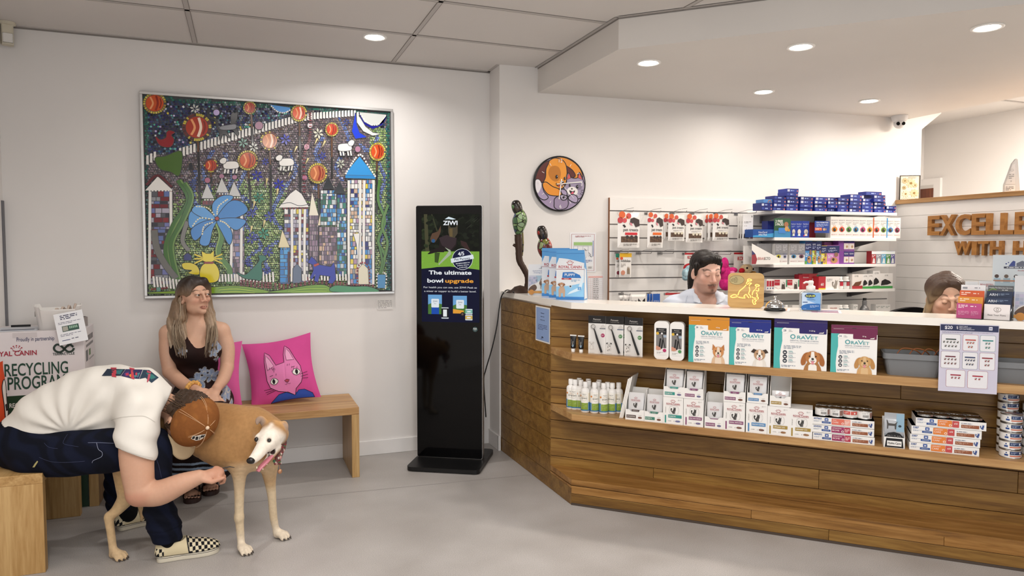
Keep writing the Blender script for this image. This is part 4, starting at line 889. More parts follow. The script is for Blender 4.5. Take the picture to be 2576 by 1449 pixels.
  # leaflets leaning between bottles and cartons
x0,x1,y,h,z0=spot(1558,1570,1046,950,Z_S2,.03)
for k in range(3):
 m=MB();m.box(0,.0055,0,.15,0,h+.006*k,mat('paper_edge','#d9d5ce',.7));m.box(-.0003,.0058,-.0003,.0002,0,h+.006*k,'#efece6');m.lines_of_text(.0058,.0059,0,.1,1,'#aaa',1)if False else None
 tag(m.build('leaflet_stack',loc=DX.w(x0+.0068*k,y+.002*k,z0+.0005),rot=(0,R(12),DX.rz)),'%s bundle of white leaflets leaning beside the bottles'%('leftmost','middle','rightmost')[k],'leaflets','leaning leaflet bundles')
 # upper shelf: toothpaste tubes, toothbrushes, kits
def tube_(u0,u1,vb,vt,label):
 x0,x1,y,h,z0=spot(u0,u1,vb,vt,Z_S1);y=max(y,.02);w=x1-x0;t=put('toothpaste_tube',(x0+x1)/2,y+.02,z0,label,'tube','toothpaste tubes')
 MB().lathe([(w*.27,0),(w*.29,.002),(w*.29,h*.2),(0,h*.2)],mat('cap_white','#f4f3f0',.4),16).build('cap',t)
 m=MB();n=20;prof=[(.30,.30,.2),(.40,.38,.24),(.40,.36,.4),(.43,.26,.65),(.46,.12,.86),(.5,.035,.93),(.5,.02,.935)]
 vs=[(w*a*math.cos(2*math.pi*k/n),w*b_*math.sin(2*math.pi*k/n),h*c)for a,b_,c in prof for k in range(n)]
 m.add(vs,[(i*n+k,i*n+(k+1)%n,(i+1)*n+(k+1)%n,(i+1)*n+k)for i in range(len(prof)-1)for k in range(n)],mat('tube_black','#17171a',.35),True)
 m.Y0=-w*.36;m.text('Petosan',w*.08,h*.50,w*.16,'#d8d6d0',1,rot=R(80),maxw=h*.3);m.poly([(-w*.05,h*.3),(w*.12,h*.3),(w*.2,h*.45),(w*.05,h*.42)],'#8fb4cf',1);m.lines_of_text(-w*.25,-w*.1,h*.45,h*.75,5,'#777',1);m.build('body',t)
 MB().box(-w*.5,w*.5,-w*.03,w*.03,h*.93,h,M_PLW).build('crimp',t)
tube_(1431,1447,886,843,'left black toothpaste tube standing on its white cap');tube_(1451,1467,888,845,'right black toothpaste tube standing on its white cap')
def brush_pack(u0,u1,vb,vt,col,label,back=0,dog='white'):
 x0,x1,y,h,z0=spot(u0,u1,vb,vt,Z_S1);y=min(max(y,.01),.05)+back;w=.118 if False else x1-x0;t=put('toothbrush_pack',x0,y,z0,label,'pet toothbrush pack','toothbrush blister packs')
 m=MB();m.box(0,w,0,.0015,0,h,M_CARD);m.box(0,w,.001,.016,0,.002,M_CARD);m.rect(0,h*.80,w,h,'#141315',1);m.text('Petosan',w*.5,h*.885,h*.045,'#cfcac4',2,maxw=w*.6);m.text('Toothbrush for dogs',w*.5,h*.845,h*.02,'#a9a5a0',2,maxw=w*.7)
 m.disc(w*.84,h*.49,w*.11,col,2,18);m.lines_of_text(w*.77,w*.91,h*.47,h*.51,2,'#e9dfe0',3);m.poly([(w*.68,h*.66),(w*.98,h*.66),(w*.98,h*.73),(w*.86,h*.78),(w*.74,h*.74)],'#d6d3cf',2);m.rect(w*.66,h*.655,w*.99,h*.68,'#6f7e93',2)
 dog_head(m,w*.2,h*.26,w*.22,'#e3e0da' if dog=='white' else '#d9d6d0','#cfcac4' if dog=='white' else '#2b2a2b','#efece7','fold',False,'#dedad4')
 if dog!='white':
  for a,b in((.15,.2),(.22,.14),(.25,.22),(.14,.11)):m.disc(w*a,h*b,w*.022,'#2b2a2b',10,8)
 m.lines_of_text(w*.03,w*.6,h*.015,h*.03,1,'#9b9893',2);m.build('card',t)
 m=MB();m.tube([(w*.34,-.007,h*.66),(w*.40,-.007,h*.6),(w*.52,-.008,h*.42),(w*.80,-.008,h*.05)],[w*.025,w*.035,w*.055,w*.06],mat('brush_black','#121214',.3),10);m.lathe([(w*.12,-.004),(w*.13,.0),(w*.09,.004)],mat('bristle_grey','#bdb9b5',.6),16,cap=False);st=len(m.v)-48
 for i in range(st,len(m.v)):x_,y_,z_=m.v[i];m.v[i]=(w*.30+x_,-.008+z_,h*.72+y_)
 m.text('Petosan',w*.66,h*.27,w*.06,'#8a8a8a',0,rot=R(-58))if False else None
 m.build('toothbrush',t)
 m=MB();m.rr(w*.12,h*.03,w*.94,h*.79,.012,mat('blister_clear','#ffffff',.06,trans=1,alpha=.16),22);m.build('blister',t)
brush_pack(1484,1527,888,793,'#b02b62','left toothbrush pack with pink dot',.0)
brush_pack(1525,1569,892,796,'#4f8f55','middle toothbrush pack with green dot',.004,'spot');brush_pack(1571,1617,896,799,'#4f8f55','right toothbrush pack with green dot',.0,'spot');brush_pack(1531,1575,893,797,'#4f8f55','toothbrush pack mostly hidden between the middle and right packs',.03,'spot')
def kit(u0,u1,vb,vt,col,label):
 x0,x1,y,h,z0=spot(u0,u1,vb,vt,Z_S1);y=max(y,.012);w=x1-x0;t=put('dental_kit',x0,y,z0,label,'dental kit case','white dental kit cases')
 m=MB();m.rbox(0,w,.001,.042,0,h,w*.3,M_PLW,'y',8);m.build('case',t,bevel=.006,seg=3)
 m=MB();m.Y0=-.0002;m.rect(w*.14,h*.12,w*.84,h*.82,'#e9e7e3',1);m.rect(w*.14,h*.66,w*.84,h*.82,'#141416',2);m.text('Petosan',w*.49,h*.765,h*.03,'#cfcac4',3);m.text('Complete Dental Kit',w*.49,h*.725,h*.017,'#cfcac4',3,maxw=w*.6)
 m.disc(w*.24,h*.68,w*.1,'#d9b03a',3,14);m.rect(w*.14,h*.30,w*.84,h*.66,'#7d7a78',2);m.line([(w*.36,h*.3),(w*.44,h*.55)],w*.11,'#121214',3);m.line([(w*.5,h*.28),(w*.60,h*.52)],w*.10,'#121214',3);m.line([(w*.55,h*.66),(w*.75,h*.3)],w*.05,'#161618',4);m.disc(w*.53,h*.68,w*.07,'#e8e6e2',4,10);m.rect(w*.64,h*.58,w*.84,h*.64,'#9fb0c2',3)
 m.poly([(w*.14,h*.36),(w*.42,h*.32),(w*.5,h*.26),(w*.3,h*.24),(w*.14,h*.25)],'#c98f77',5);m.disc(w*.72,h*.24,w*.12,col,5,14);m.lines_of_text(w*.2,w*.6,h*.15,h*.2,2,'#a5a29e',3);m.build('label',t)
kit(1645,1682,904,808,'#b02b62','left white dental kit case with pink dot');kit(1683,1719,908,811,'#4f8f55','right white dental kit case with green dot')
# dental chew bags
def chew_bag(u0,u1,vb,vt,top,days,kg,fur,dark,white,ears,label,body,vb1):
 x0,x1,y,h,z0=spot(u0,u1,vb,vt,Z_S1,None,vb1);y=min(max(y,.006),.07);w=x1-x0
 t=put('chew_bag',x0,y,z0,label,'pet treat bag','dental chew bags')
 m=MB();M_B=mat('bag_white','#f1efeb',.38);n=9;vs=[];fs=[]
 for j in range(13):
  b=j/12;d=.075*(1-b)**.7*(1 if b<.999 else 0)+.002
  for i in range(n+1):
   a=i/n;e=math.sin(math.pi*a)**.5;vs.append((w*a,.001+d*e+.0005,h*b))
 for j in range(12):
  for i in range(n):q=j*(n+1)+i;fs.append((q+n+1,q+n+2,q+1,q))
 m.add(vs,fs,M_B,True);m.add([(0,0,0),(w,0,0),(w,0,h),(0,0,h)],[(0,1,2,3)],M_B)
 m.add([(0,0,0)]+[vs[i]for i in range(n+1)]+[(w,0,0)],[tuple(range(n+3))],M_B);m.box(0,w,-.0002,.0016,0,h,M_B)
 m.Y0=-.0003
 m.rect(0,h*.82,w,h,top,1);m.rr(w*.48,h*.72,w*.985,h*.84,.004,top,1.4)
 tl=[(w*.155,h*.72),(w*.20,h*.82),(w*.145,h*.82),(0,h*.82),(0,h*.0),(w*.13,0),(w*.115,h*.2),(w*.13,h*.4),(w*.16,h*.56)]
 m.poly(tl,'#49b0ab',1.2);m.disc(w*.21,h*.765,w*.062,'#f2f0ec',2,20);m.text(days,w*.205,h*.75,h*.038,'#2f4a6b',3,bold=.01)
 m.text('DAY',w*.285,h*.772,h*.015,'#4a5568',3,'l');m.text('SUPPLY',w*.285,h*.748,h*.015,'#4a5568',3,'l');m.rect(w*.05,h*.915,w*.28,h*.92,'#d9d4cf',3);m.poly([(w*.44,h*.935),(w*.47,h*.945),(w*.53,h*.945),(w*.56,h*.935)],'#1a1414',3);m.text(kg,w*.72,h*.77,h*.022,'#f0ece6',3,bold=.02);m.poly([(w*.84,h*.735),(w*.86,h*.75),(w*.92,h*.755),(w*.94,h*.77),(w*.93,h*.735)],'#e6e0da',3)
 m.text('O',w*.31,h*.61,h*.088,'#3e9aa0',3,'l',bold=.015);m.text('RA',w*.44,h*.61,h*.066,'#3e9aa0',3,'l',bold=.01,w=w*.16);m.text('V',w*.585,h*.61,h*.09,'#3e9aa0',3,'l',w=w*.12);m.text('ET',w*.70,h*.61,h*.062,'#3e9aa0',3,'l',w=w*.13)
 m.text('DENTAL HYGIENE CHEWS',w*.575,h*.565,h*.022,'#5a6f86',3,w=w*.53);m.text('WITH DELMOPINOL TECHNOLOGY',w*.575,h*.53,h*.014,'#8b98a6',3,w=w*.53);m.lines_of_text(w*.19,w*.52,h*.40,h*.48,3,'#6f7d90',3,.35)
 for k,p in enumerate(('59%','57%','39%')):z=h*(.335-.085*k);m.disc(w*.215,z,w*.042,'#2d3440',3,16);m.poly([(w*.19,z-.001),(w*.215,z-h*.018),(w*.24,z-.001),(w*.225,z+h*.01),(w*.215,z+h*.003),(w*.2,z+h*.01)],'#f1efeb',4);m.text(p,w*.285,z,h*.034,'#3e9aa0',3,'l');m.lines_of_text(w*.285,w*.42,z-h*.032,z-h*.006,2,'#8792a0',3)
 m.lines_of_text(w*.15,w*.42,h*.04,h*.085,2,'#8792a0',3,.5)
 dog_head(m,w*.74,h*.255,w*.27,fur,dark,white,ears,True,body)
 o=m.build('pouch',t)
 for i,p in enumerate(o.data.vertices):p.co.z=max(p.co.z,.0002)
 MB().box(.001,w-.001,-.0014,.0022,h*.945,h*.948,mat('zip_seam','#7a6f66',.5)).build('seal_strip',t)
 return t
chew_bag(1725,1829,917,801,'#d18a24','28','4.5 kg','#c98a52','#b9763e','#e6d3bd','up','dental chew bag with orange top and a fluffy dog','#d9b795',922)
chew_bag(1831,1936,922,806,'#15267f','28','4.5-11 kg','#b8926e','#3a2a20','#efe9e0','fold','dental chew bag with blue top and a terrier','#e2dcd2',929)
chew_bag(1943,2080,934,808,'#22145e','28','11-23 kg','#b5763d','#a3622c','#f0ebe2','long','largest dental chew bag with dark violet top and a beagle','#a9733f',943)
chew_bag(2089,2207,941,821,'#6d1a46','14','23 kg','#c99b5f','#b98548','#d9b685','long','dental chew bag with wine red top and a golden dog','#cfa26a',947)
# grey tubs
M_TUB=mat('tub_grey','#77797b',.45)
def tub(x0,y0,z0,w,d,h,label):
 t=put('storage_tub',x0,y0,z0,label,'storage tub','grey plastic tubs on the upper shelf');m=MB()
 def ringp(k,z,r):return[(a,b,z)for a,b in rrect(k,w-k,k,d-k,r,4)]
 A=[ringp(.018,0,.02),ringp(.004,h-.03,.02),ringp(.004,h-.028,.02),ringp(-.004,h-.026,.02),ringp(-.004,h,.02),ringp(.004,h,.018),ringp(.021,.004,.016)]
 n=len(A[0]);fs=[(i*n+k,i*n+(k+1)%n,(i+1)*n+(k+1)%n,(i+1)*n+k)for i in range(len(A)-1)for k in range(n)]
 m.add([v for a in A for v in a],fs+[tuple(reversed(range(n))),tuple(range((len(A)-1)*n,len(A)*n))],M_TUB);m.build('bin',t,bevel=.001,seg=1)
x0,x1,y,h,z0=spot(2222,2362,948,891,Z_S1,.03,956);tub(x0,.025,z0,x1-x0+.02,.16,h,'grey plastic tub right of the wine red chew bag')
m=MB();rr2=random.Random(5)
for k in range(4):m.tube(smooth_path([(.02+.05*k,.04,0),(.05+.05*k,.06,.035+.01*rr2.random()),(.1+.04*k,.05,.04),(.14+.03*k,.08,.01)],5),.0025,mat('orange_net','#9a5a33',.5),6)
m.tube([(.02,.05,0),(.18,.06,.0)],.004,mat('orange_net'),6);tag(m.build('leash_bundle',loc=DX.w(x0+.03,.05,z0+h-.028),rz=DX.rz),'brown cord bundle poking out of the left grey tub','cord')
x2=x1+.035;(xq,_)=DX.px(2500,960,.03);zq=zlev(Z_S1,xq+.2);tub(max(xq-.05,x2),.025,zq,.26,.16,DX.px(2550,912,.03)[1]-zq,'grey plastic tub cut off by the right edge of the photo')
# paper price sheet hanging from the worktop edge
(xa,za),(xb,zb2)=DX.px(2365,816,-.012),DX.px(2506,990,-.012);_,zb3=DX.px(2361,985,-.012)
w,h=xb-xa+.002,(za-(zb2+zb3)/2)+.004
m=MB();m.box(0,w,0,.0008,0,h,mat('sheet_lilac','#d3cfe0',.35));m.rect(.002,h*.90,w-.002,h-.003,'#1f2750',1);m.text('$20',w*.15,h*.925,h*.046,'#eceaf0',2,bold=.02,maxw=w*.2);m.text('OFF',w*.285,h*.948,h*.018,'#eceaf0',2,rot=R(-90),bold=.02)
for i,s_ in enumerate(("SELECT HILL'S",'PRESCRIPTION DIET','WET & DRY PRODUCTS*')):m.text(s_,w*.33,h*(.963-.022*i),h*.012,'#e6e4ee',2,'l',bold=.02)
m.rr(w*.83,h*.925,w*.89,h*.975,.001,'#eceaf0',2);m.text('H',w*.86,h*.937,h*.025,'#26479a',3,bold=.03);m.lines_of_text(w*.04,w*.9,h*.865,h*.888,2,'#6a6880',2,.35)
CC=['#2f3d3a','#c04a3a','#2f8a86','#6a2433','#24345e','#8f2f36','#a3263a','#b0283c']
boxes=[(.03,.36,.615,.85),(.40,.66,.615,.85),(.69,.95,.615,.85),(.03,.36,.345,.595),(.40,.66,.345,.595),(.69,.95,.345,.595),(.13,.46,.07,.325),(.50,.84,.07,.325)]
for k,(a,b_,c,d_)in enumerate(boxes):
 m.rr(w*a,h*c,w*b_,h*d_,.006,CC[k],1);m.rr(w*a+.0009,h*c+.0009,w*b_-.0009,h*d_-.0009,.0055,'#eeedf0',2);q=(a+b_)/2
 m.rr(w*(q-.09),h*(d_-.085),w*(q+.09),h*(d_-.067),.0015,CC[k],3)
 for r_ in range(2):
  n_=(5,3,2,4,4,2,3,2)[k]-(r_ and k in(0,1,4))
  if k>5 and r_:continue
  for i in range(n_):px=q+(i-(n_-1)/2)*(b_-a)/5.6;pz=d_-.135-.06*r_;m.rect(w*(px-.018),h*pz,w*(px+.018),h*(pz+.04),'#d8d3cf',3);m.disc(w*(px-.006),h*(pz+.014),w*.013,CC[k],4,6);m.disc(w*(px+.01),h*(pz+.024),w*.009,'#4a3c3a',4,6)
m.rect(0,0,w,h,mat('sleeve_clear','#ffffff',.05,trans=1,alpha=.10),6)
tag(m.build('price_sheet',loc=DX.w(xa,-.0125,(zb2+zb3)/2),rz=DX.rz),'twenty dollars off offer sheet in a clear sleeve hanging from the worktop','sign')
# blue notice on the end panel
SD=Frame((1.641,4.5,0),R(-90));(xa,za),(xb,zb2)=SD.px(1348,768,0),SD.px(1384,775,0);_,zl=SD.px(1347,855,0)
w,h=xb-xa,(za+zb2)/2-zl;h=.297 if abs(h-.297)<.04 else h
m=MB();m.box(0,w,0,.0006,0,h,mat('paper_white','#e9e8e4',.5));m.rect(w*.05,h*.04,w*.95,h*.96,'#8fa9d6',1)
for i,s_ in enumerate(('Please keep all','dogs on a leash','and cats in carriers')):m.text(s_,w*.5,h*(.80-.095*i),h*.036,'#2b3350',2,maxw=w*.82,sx=.8)
m.lines_of_text(w*.18,w*.82,h*.33,h*.50,4,'#5a6890',2,.4);m.poly([(w*.42,h*.12),(w*.46,h*.155),(w*.54,h*.155),(w*.58,h*.12)],'#23283c',2);m.lines_of_text(w*.38,w*.62,h*.08,h*.105,1,'#3a4260',2)
tag(m.build('leash_notice',loc=SD.w(xa,-.0012,(za+zb2)/2-h),rz=SD.rz),'blue notice about leashes taped to the end of the oak counter','sign')
# worktop goods, clock wall, feature wall
def wt_z(x):return zlev(Z_WT,x)+.0006
def wspot(u,v):
 x=0.5
 for _ in range(5):p=DX.loc(pZ(u,v,wt_z(x)));x=p.x
 return Vector((p.x,p.y,wt_z(p.x)))
def on_top(u,v,rz,y=None):
 0
 p=wspot(u,v)
 if y is not None:x,_=DX.px(u,v,y);p=Vector((x,y,wt_z(x)))
 return Frame(DX.w(p.x,p.y,p.z),rz)
 # stained glass parrot lamps
def stained(name,cols,scale=26):
 m=mat(name,cols[0],.18,coat=.3);co=objco(m);v=N(m,'ShaderNodeTexVoronoi',Scale=scale);L(m,co,v.inputs['Vector'])
 e=N(m,'ShaderNodeTexVoronoi',feature='DISTANCE_TO_EDGE',Scale=scale);L(m,co,e.inputs['Vector'])
 sp=N(m,'ShaderNodeSeparateColor');L(m,v.outputs['Color'],sp.inputs[0]);r=ramp(m,sp.outputs[0],[(i/len(cols),c)for i,c in enumerate(cols)]);r.color_ramp.interpolation='CONSTANT'
 t=N(m,'ShaderNodeMath',operation='GREATER_THAN');t.inputs[1].default_value=.055;L(m,e.outputs[0],t.inputs[0])
 x=N(m,'ShaderNodeMix',data_type='RGBA');x.inputs[6].default_value=(.012,.01,.009,1);L(m,t.outputs[0],x.inputs[0]);L(m,r.outputs[0],x.inputs[7]);L(m,x.outputs[2],bsdf(m).inputs['Base Color']);return m
M_BRZ=mat('bronze_branch','#3d2c22',.45,.35)
def parrot(fr,pts,s,cols,label,twig):
 0
 t=empty('parrot_lamp',fr.o,fr.rz,label,'lamp');P=lambda u,v:fr.px(u,v)
 def tp(L_,n=5):return smooth_path([(P(u,v)[0],y,P(u,v)[1]-fr.o.z if False else P(u,v)[1]-fr.o.z)for u,v,y in L_],n)
 trunk,r0,r1=pts['trunk'];pa=tp(trunk);m=MB();m.tube(pa,[r0+(r1-r0)*abs(math.sin(i*1.3))*.25+(r1-r0)*i/len(pa)for i in range(len(pa))],M_BRZ,10)
 if twig:q=tp(twig);m.tube(q,.009,M_BRZ,8)
 x0=pa[0][0];m.lathe([(.075,0),(.07,.008),(.045,.022),(.03,.04),(.0,.05)],M_BRZ,20,(x0-.012,0,0),sx=1.25,sy=.9);m.build('branch',t)
 m=MB();M_S=stained(label.split()[1]+'_glass',cols,30);b=tp(pts['body']);n=len(b)
 ra=[s*max(.02,math.sin(math.pi*(.06+.92*i/(n-1)))**.6*(.75+.35*math.sin(math.pi*i/(n-1)*.9)))for i in range(n)];m.tube(b,ra,M_S,18,flat=.95);m.build('body',t)
 m=MB();h=tp(pts['head']);n=len(h);m.tube(h,[s*.72*math.sin(math.pi*(.22+.7*i/(n-1)))**.5 for i in range(n)],stained('lamp_head_glass',['#2a211c','#33281f','#1c1815','#3d3128'],34),16);c=h[n//2]
 m.build('head',t);m=MB();m.ball((c[0]-s*.38,c[1]-s*.35,c[2]-s*.15),(s*.28,s*.28,s*.34),mat('beak_'+cols[0],cols[0],.2),10,8);m.build('beak',t)
 m=MB();tl=tp(pts['tail'],2);m.tube(tl,[s*.34]*(len(tl)-1)+[s*.22],stained('tail_glass_'+cols[0].lstrip('#'),pts['tailc'],14),8,flat=.4);m.build('tail',t);return t
f1=on_top(1312,740,R(-20),.70)
parrot(f1,{'trunk':([(1313,741,0),(1325,722,.0),(1327,697,0),(1318,676,0),(1307,655,0),(1305,625,0),(1303,590,0)],.016,.024),'body':[(1303,592,0),(1306,566,0),(1308,545,-.005),(1304,522,-.005)],'head':[(1304,535,-.01),(1299,518,-.015),(1297,505,-.012)],'tail':[(1314,575,.03),(1316,612,.035),(1314,644,.035)],'tailc':['#7f7440','#8d8350','#6a6238']},.048,['#55784a','#6b8a58','#84a06a','#3a4f66','#4a6a4a','#93ab86'],'tall green stained glass parrot lamp on a bronze branch at the end of the counter',[(1306,629,0),(1299,621,0),(1291,615,0)])
f2=on_top(1378,745,R(-20),.60)
parrot(f2,{'trunk':([(1384,747,.0),(1390,720,.0),(1386,690,0),(1380,655,0)],.016,.02),'body':[(1378,655,0),(1372,635,0),(1369,612,-.005),(1365,594,-.005)],'head':[(1367,600,-.01),(1363,583,-.015),(1361,569,-.012)],'tail':[(1375,650,.02),(1381,675,.03),(1384,700,.03)],'tailc':['#1d1a1c','#2a2426','#151315']},.046,['#8e2f28','#a3382c','#7a2a24','#6a6a2c','#8e9a6a','#5a1f1c'],'smaller red stained glass parrot lamp behind the blue food bags',None)
o=DX.w(*wspot(1292,739));m=MB();cpts=[DX.w(*wspot(1292,738))+Vector((0,0,.008)),pY(1275,735,4.50),pY(1263,745,4.47),pY(1256,775,4.43),pY(1250,820,4.42),pY(1238,875,4.43),pY(1222,930,4.47),pY(1217,960,4.50)]
cpts[1].z=max(cpts[1].z,1.115);cpts[2].x=min(cpts[2].x,1.615)
for i in range(3,8):cpts[i].x=min(cpts[i].x,1.60)
cpts.append(Vector((1.52,4.52,.25)));m.tube(smooth_path(cpts,6),.0042,mat('cable_black','#101011',.45),8);tag(m.build('power_cable'),'black power cable running from the green parrot lamp down behind the totem','cable')
# grooming leaflet stand and the three puppy food bags
def leaflet(fr,w,h,art,label,name='leaflet_stand',lean=-10,cat='leaflet stand',clear=True):
 t=empty(name,fr.o,fr.rz,label,cat);t.rotation_euler=(R(lean),0,fr.rz)
 m=MB();m.box(0,w,.001,.003,0,h,mat('sheet_white','#e9ebee',.35));art(m,w,h);m.build('sheet',t)
 if clear:m=MB();m.box(-.002,w+.002,-.0025,-.0018,0,h+.003,mat('acrylic','#ffffff',.05,trans=1,alpha=.12));m.box(-.002,w+.002,-.03,.05,-.0,.002,mat('acrylic'));m.build('holder',t)
 return t
def art_groom(m,w,h):
 m.Y0=.001;m.text('JBL',w*.62,h*.88,h*.05,'#33405f',2);m.rect(w*.48,h*.86,w*.78,h*.868,'#33405f',2);m.text('Gentle & Professional',w*.5,h*.77,h*.035,'#33589a',2,maxw=w*.8);m.text('Grooming Service',w*.5,h*.71,h*.035,'#33589a',2,maxw=w*.66)
 m.rect(w*.02,h*.13,w*.98,h*.64,'#cfd3e0',1)
 for i in range(4):
  for j in range(4):m.rect(w*(.03+.1*i),h*(.28+.08*j),w*(.12+.1*i),h*(.35+.08*j),('#b9bccf','#c9c3dc','#a9b3cc')[(i+j)%3],2)
 m.rect(w*.35,h*.14,w*.6,h*.63,'#a9c6d6',2);m.poly(smooth_path([(w*.02,h*.14),(w*.1,h*.3),(w*.4,h*.4),(w*.75,h*.6),(w*.97,h*.6),(w*.97,h*.14)],3),'#efece6',3)
 m.poly(smooth_path([(w*.02,h*.14),(w*.1,h*.26),(w*.3,h*.34),(w*.4,h*.24),(w*.3,h*.14)],3,True),'#5f4535',4);m.poly(smooth_path([(w*.5,h*.38),(w*.6,h*.55),(w*.8,h*.6),(w*.78,h*.5),(w*.68,h*.42),(w*.6,h*.3)],3,True),'#6d5342',4);m.disc(w*.82,h*.42,w*.05,'#2a2220',5,8)
 m.rect(0,h*.06,w,h*.13,'#d69a4a',4);m.disc(w*.16,h*.09,w*.12,'#c9893c',5,12);m.lines_of_text(w*.55,w*.95,h*.2,h*.32,4,'#54504c',5)
f3=on_top(1328,748,R(-27),.50);(xr_,_),(_,zt_)=f3.px(1374,750),f3.px(1345,664);leaflet(f3,max(xr_,.14),zt_-f3.o.z,art_groom,'dog grooming leaflet in a clear stand left of the blue food bags')
def puppy_bag(u0,u1,vb,vt,y,label,rz=-41,side=True):
 fr=on_top(u0,vb,R(rz),y);(x1,_),(_,zt)=fr.px(u1,vb),fr.px((u0+u1)/2,vt);w,h=x1,zt-fr.o.z
 t=empty('puppy_food_bag',fr.o,fr.rz,label,'pet food bag','puppy food bags');BL=mat('bag_blue','#4f9ad6',.25,coat=.4);m=MB();d=.075;n=8;vs=[];fs=[]
 for j in range(11):
  b=j/10;dd_=d*(1-b**2.2)*.999+.003;bul=.010*math.sin(math.pi*b)
  for i in range(n+1):a=i/n;vs.append((w*a,-bul*math.sin(math.pi*a)*0,h*b))
  for i in range(n+1):a=i/n;vs.append((w*(1-a),dd_,h*b))
 K=2*(n+1)
 for j in range(10):
  for i in range(K):q=j*K+i;q2=j*K+(i+1)%K;fs.append((q,q2,q2+K,q+K))
 m.add(vs,fs,BL,False);m.add(vs[:K],[tuple(reversed(range(K)))],BL,False)
 top=h*.78;m.Y0=-.0005
 m.poly([(0,h*.16),(w*.3,h*.12),(w*.7,h*.12),(w,h*.18),(w,h*.74)]+[(w*(1-k/10),h*(.74+.10*math.sin(math.pi*k/10*.5)))for k in range(1,10)]+[(0,h*.70)],'#e2e6ea',1);m.poly([(0,h*.02),(w,h*.02),(w,h*.35),(w*.5,h*.28),(0,h*.26)],'#8cc4ea',1.5);m.rect(0,h*.0,w,h*.06,'#3a82c8',2)
 m.poly([(w*.4,h*.10),(w*.9,h*.2),(w,h*.45),(w*.95,h*.5),(w*.8,h*.25),(w*.5,h*.16)],'#d5e8f5',2)
 crown(m,w*.5,h*.70,w*.3,'#b3323c');m.text('ROYAL CANIN',w*.5,h*.635,h*.052,'#b3323c',3,w=w*.82,bold=.014);m.rect(0,h*.61,w,h*.617,'#9a3038',3)
 m.poly([(w*.22,h*.44),(w*.24,h*.55),(w*.6,h*.56),(w*.85,h*.5),(w*.9,h*.44)],'#2f74bd',3);m.text('PUPPY',w*.5,h*.475,h*.055,'#eef2f6',4,maxw=w*.5,bold=.01);m.rect(w*.2,h*.405,w*.55,h*.435,'#b3323c',3);m.text('MEDIUM',w*.37,h*.412,h*.018,'#f4eeee',4)
 for(a,b,r_)in((.2,.30,.085),):m.disc(w*a,h*b,w*r_,'#b98a68',5,14,h*.045);m.poly([(w*(a-.14),h*b),(w*(a-.08),h*(b+.04)),(w*(a-.05),h*(b-.04))],'#8a5c40',6);m.poly([(w*(a+.14),h*b),(w*(a+.08),h*(b+.04)),(w*(a+.05),h*(b-.04))],'#8a5c40',6);m.poly([(w*.10,h*.05),(w*.09,h*.2),(w*.16,h*.27),(w*.28,h*.27),(w*.33,h*.18),(w*.32,h*.05),(w*.26,h*.05),(w*.25,h*.13),(w*.18,h*.13),(w*.17,h*.05)],'#c2a48c',4);m.disc(w*.2,h*.285,w*.035,'#ece2d8',6,8);m.disc(w*.2,h*.29,w*.014,'#1c1614',7,6)
 m.disc(w*.52,h*.27,w*.05,'#eef2f5',4,10);m.disc(w*.52,h*.27,w*.035,'#3b3f48',5,8);m.rect(w*.78,h*.2,w*.9,h*.26,'#5f9fd6',4);m.text('3',w*.84,h*.21,h*.035,'#eef2f6',5)
 m.lines_of_text(w*.55,w*.85,h*.36,h*.41,2,'#7aa7cc',4);m.rect(w*.02,h*.93,w*.98,h*.936,'#3a7fbf',3);m.build('bag',t)
 m=MB();m.add([(w,.006,h*.02),(w,d*.9,h*.02),(w,d*.5,h*.6),(w,.006,h*.66)],[(0,1,2,3)],mat('bag_gusset_print','#dfe5ea',.35));m.v=[(x+.0006,y,z)for x,y,z in m.v];m.build('gusset_panel',t);return t
puppy_bag(1363,1432,752,624,.44,'rear blue and white puppy food bag nearest the parrot lamps')
puppy_bag(1381,1452,756,626,.33,'middle blue and white puppy food bag of three');puppy_bag(1399,1469,762,629,.19,'front blue and white puppy food bag showing its whole face')
# lit wooden sign, bell, sanitiser, sheets
fs_=on_top(1831,781,R(-34),.10);(w,_),(_,zt)=fs_.px(1921,782),fs_.px(1872,687);h=zt-fs_.o.z
t=empty('lit_dog_sign',fs_.o,fs_.rz,'square wooden night light with glowing outlines of two sitting dogs','lamp');M_PINE=wood('pine_panel','#b08a4e','#c9a163','#d8b678',0,.4,.05)
m=MB();m.rbox(0,w,0,.028,0,h,w*.13,M_PINE,'y',8);m.build('panel',t,bevel=.002)
m=MB();M_GL=mat('led_line','#ffc65a',.4,emit=3.2);M_GO=mat('led_edge','#e88a1e',.4,emit=.9);m.EPS=.0004
def GP(L_):return smooth_path([((u-65)/1085*w,h-(v-205)/1010*h)for u,v in L_],4)
for L_ in([(640,405),(690,375),(770,400),(740,430),(660,425),(640,405)],[(610,515),(640,455),(690,440)],[(650,545),(690,490),(770,500),(720,535),(705,575)],[(610,545),(520,640),(410,730),(365,850)],[(340,855),(240,835),(145,885),(205,920),(355,890)],[(380,905),(470,925),(590,930)],[(700,605),(720,700),(690,800),(740,860),(755,920)],[(620,820),(660,880),(700,925)],[(540,880),(600,820)],[(575,900),(545,885)],[(880,550),(930,530),(1010,560),(960,585),(890,570),(880,550)],[(895,660),(920,610)],[(905,700),(980,720),(985,640)],[(880,680),(820,740),(795,840)],[(940,760),(930,800),(960,840),(935,870),(985,920),(960,960)],[(800,880),(820,915),(920,930)],[(820,970),(815,1040),(850,1110)],[(860,960),(930,990),(880,1040),(910,1090),(850,1110)]):
 g_=GP(L_);m.line(g_,w*.028,M_GO,1);m.line(g_,w*.017,M_GL,2)
m.build('glowing_outline',t)
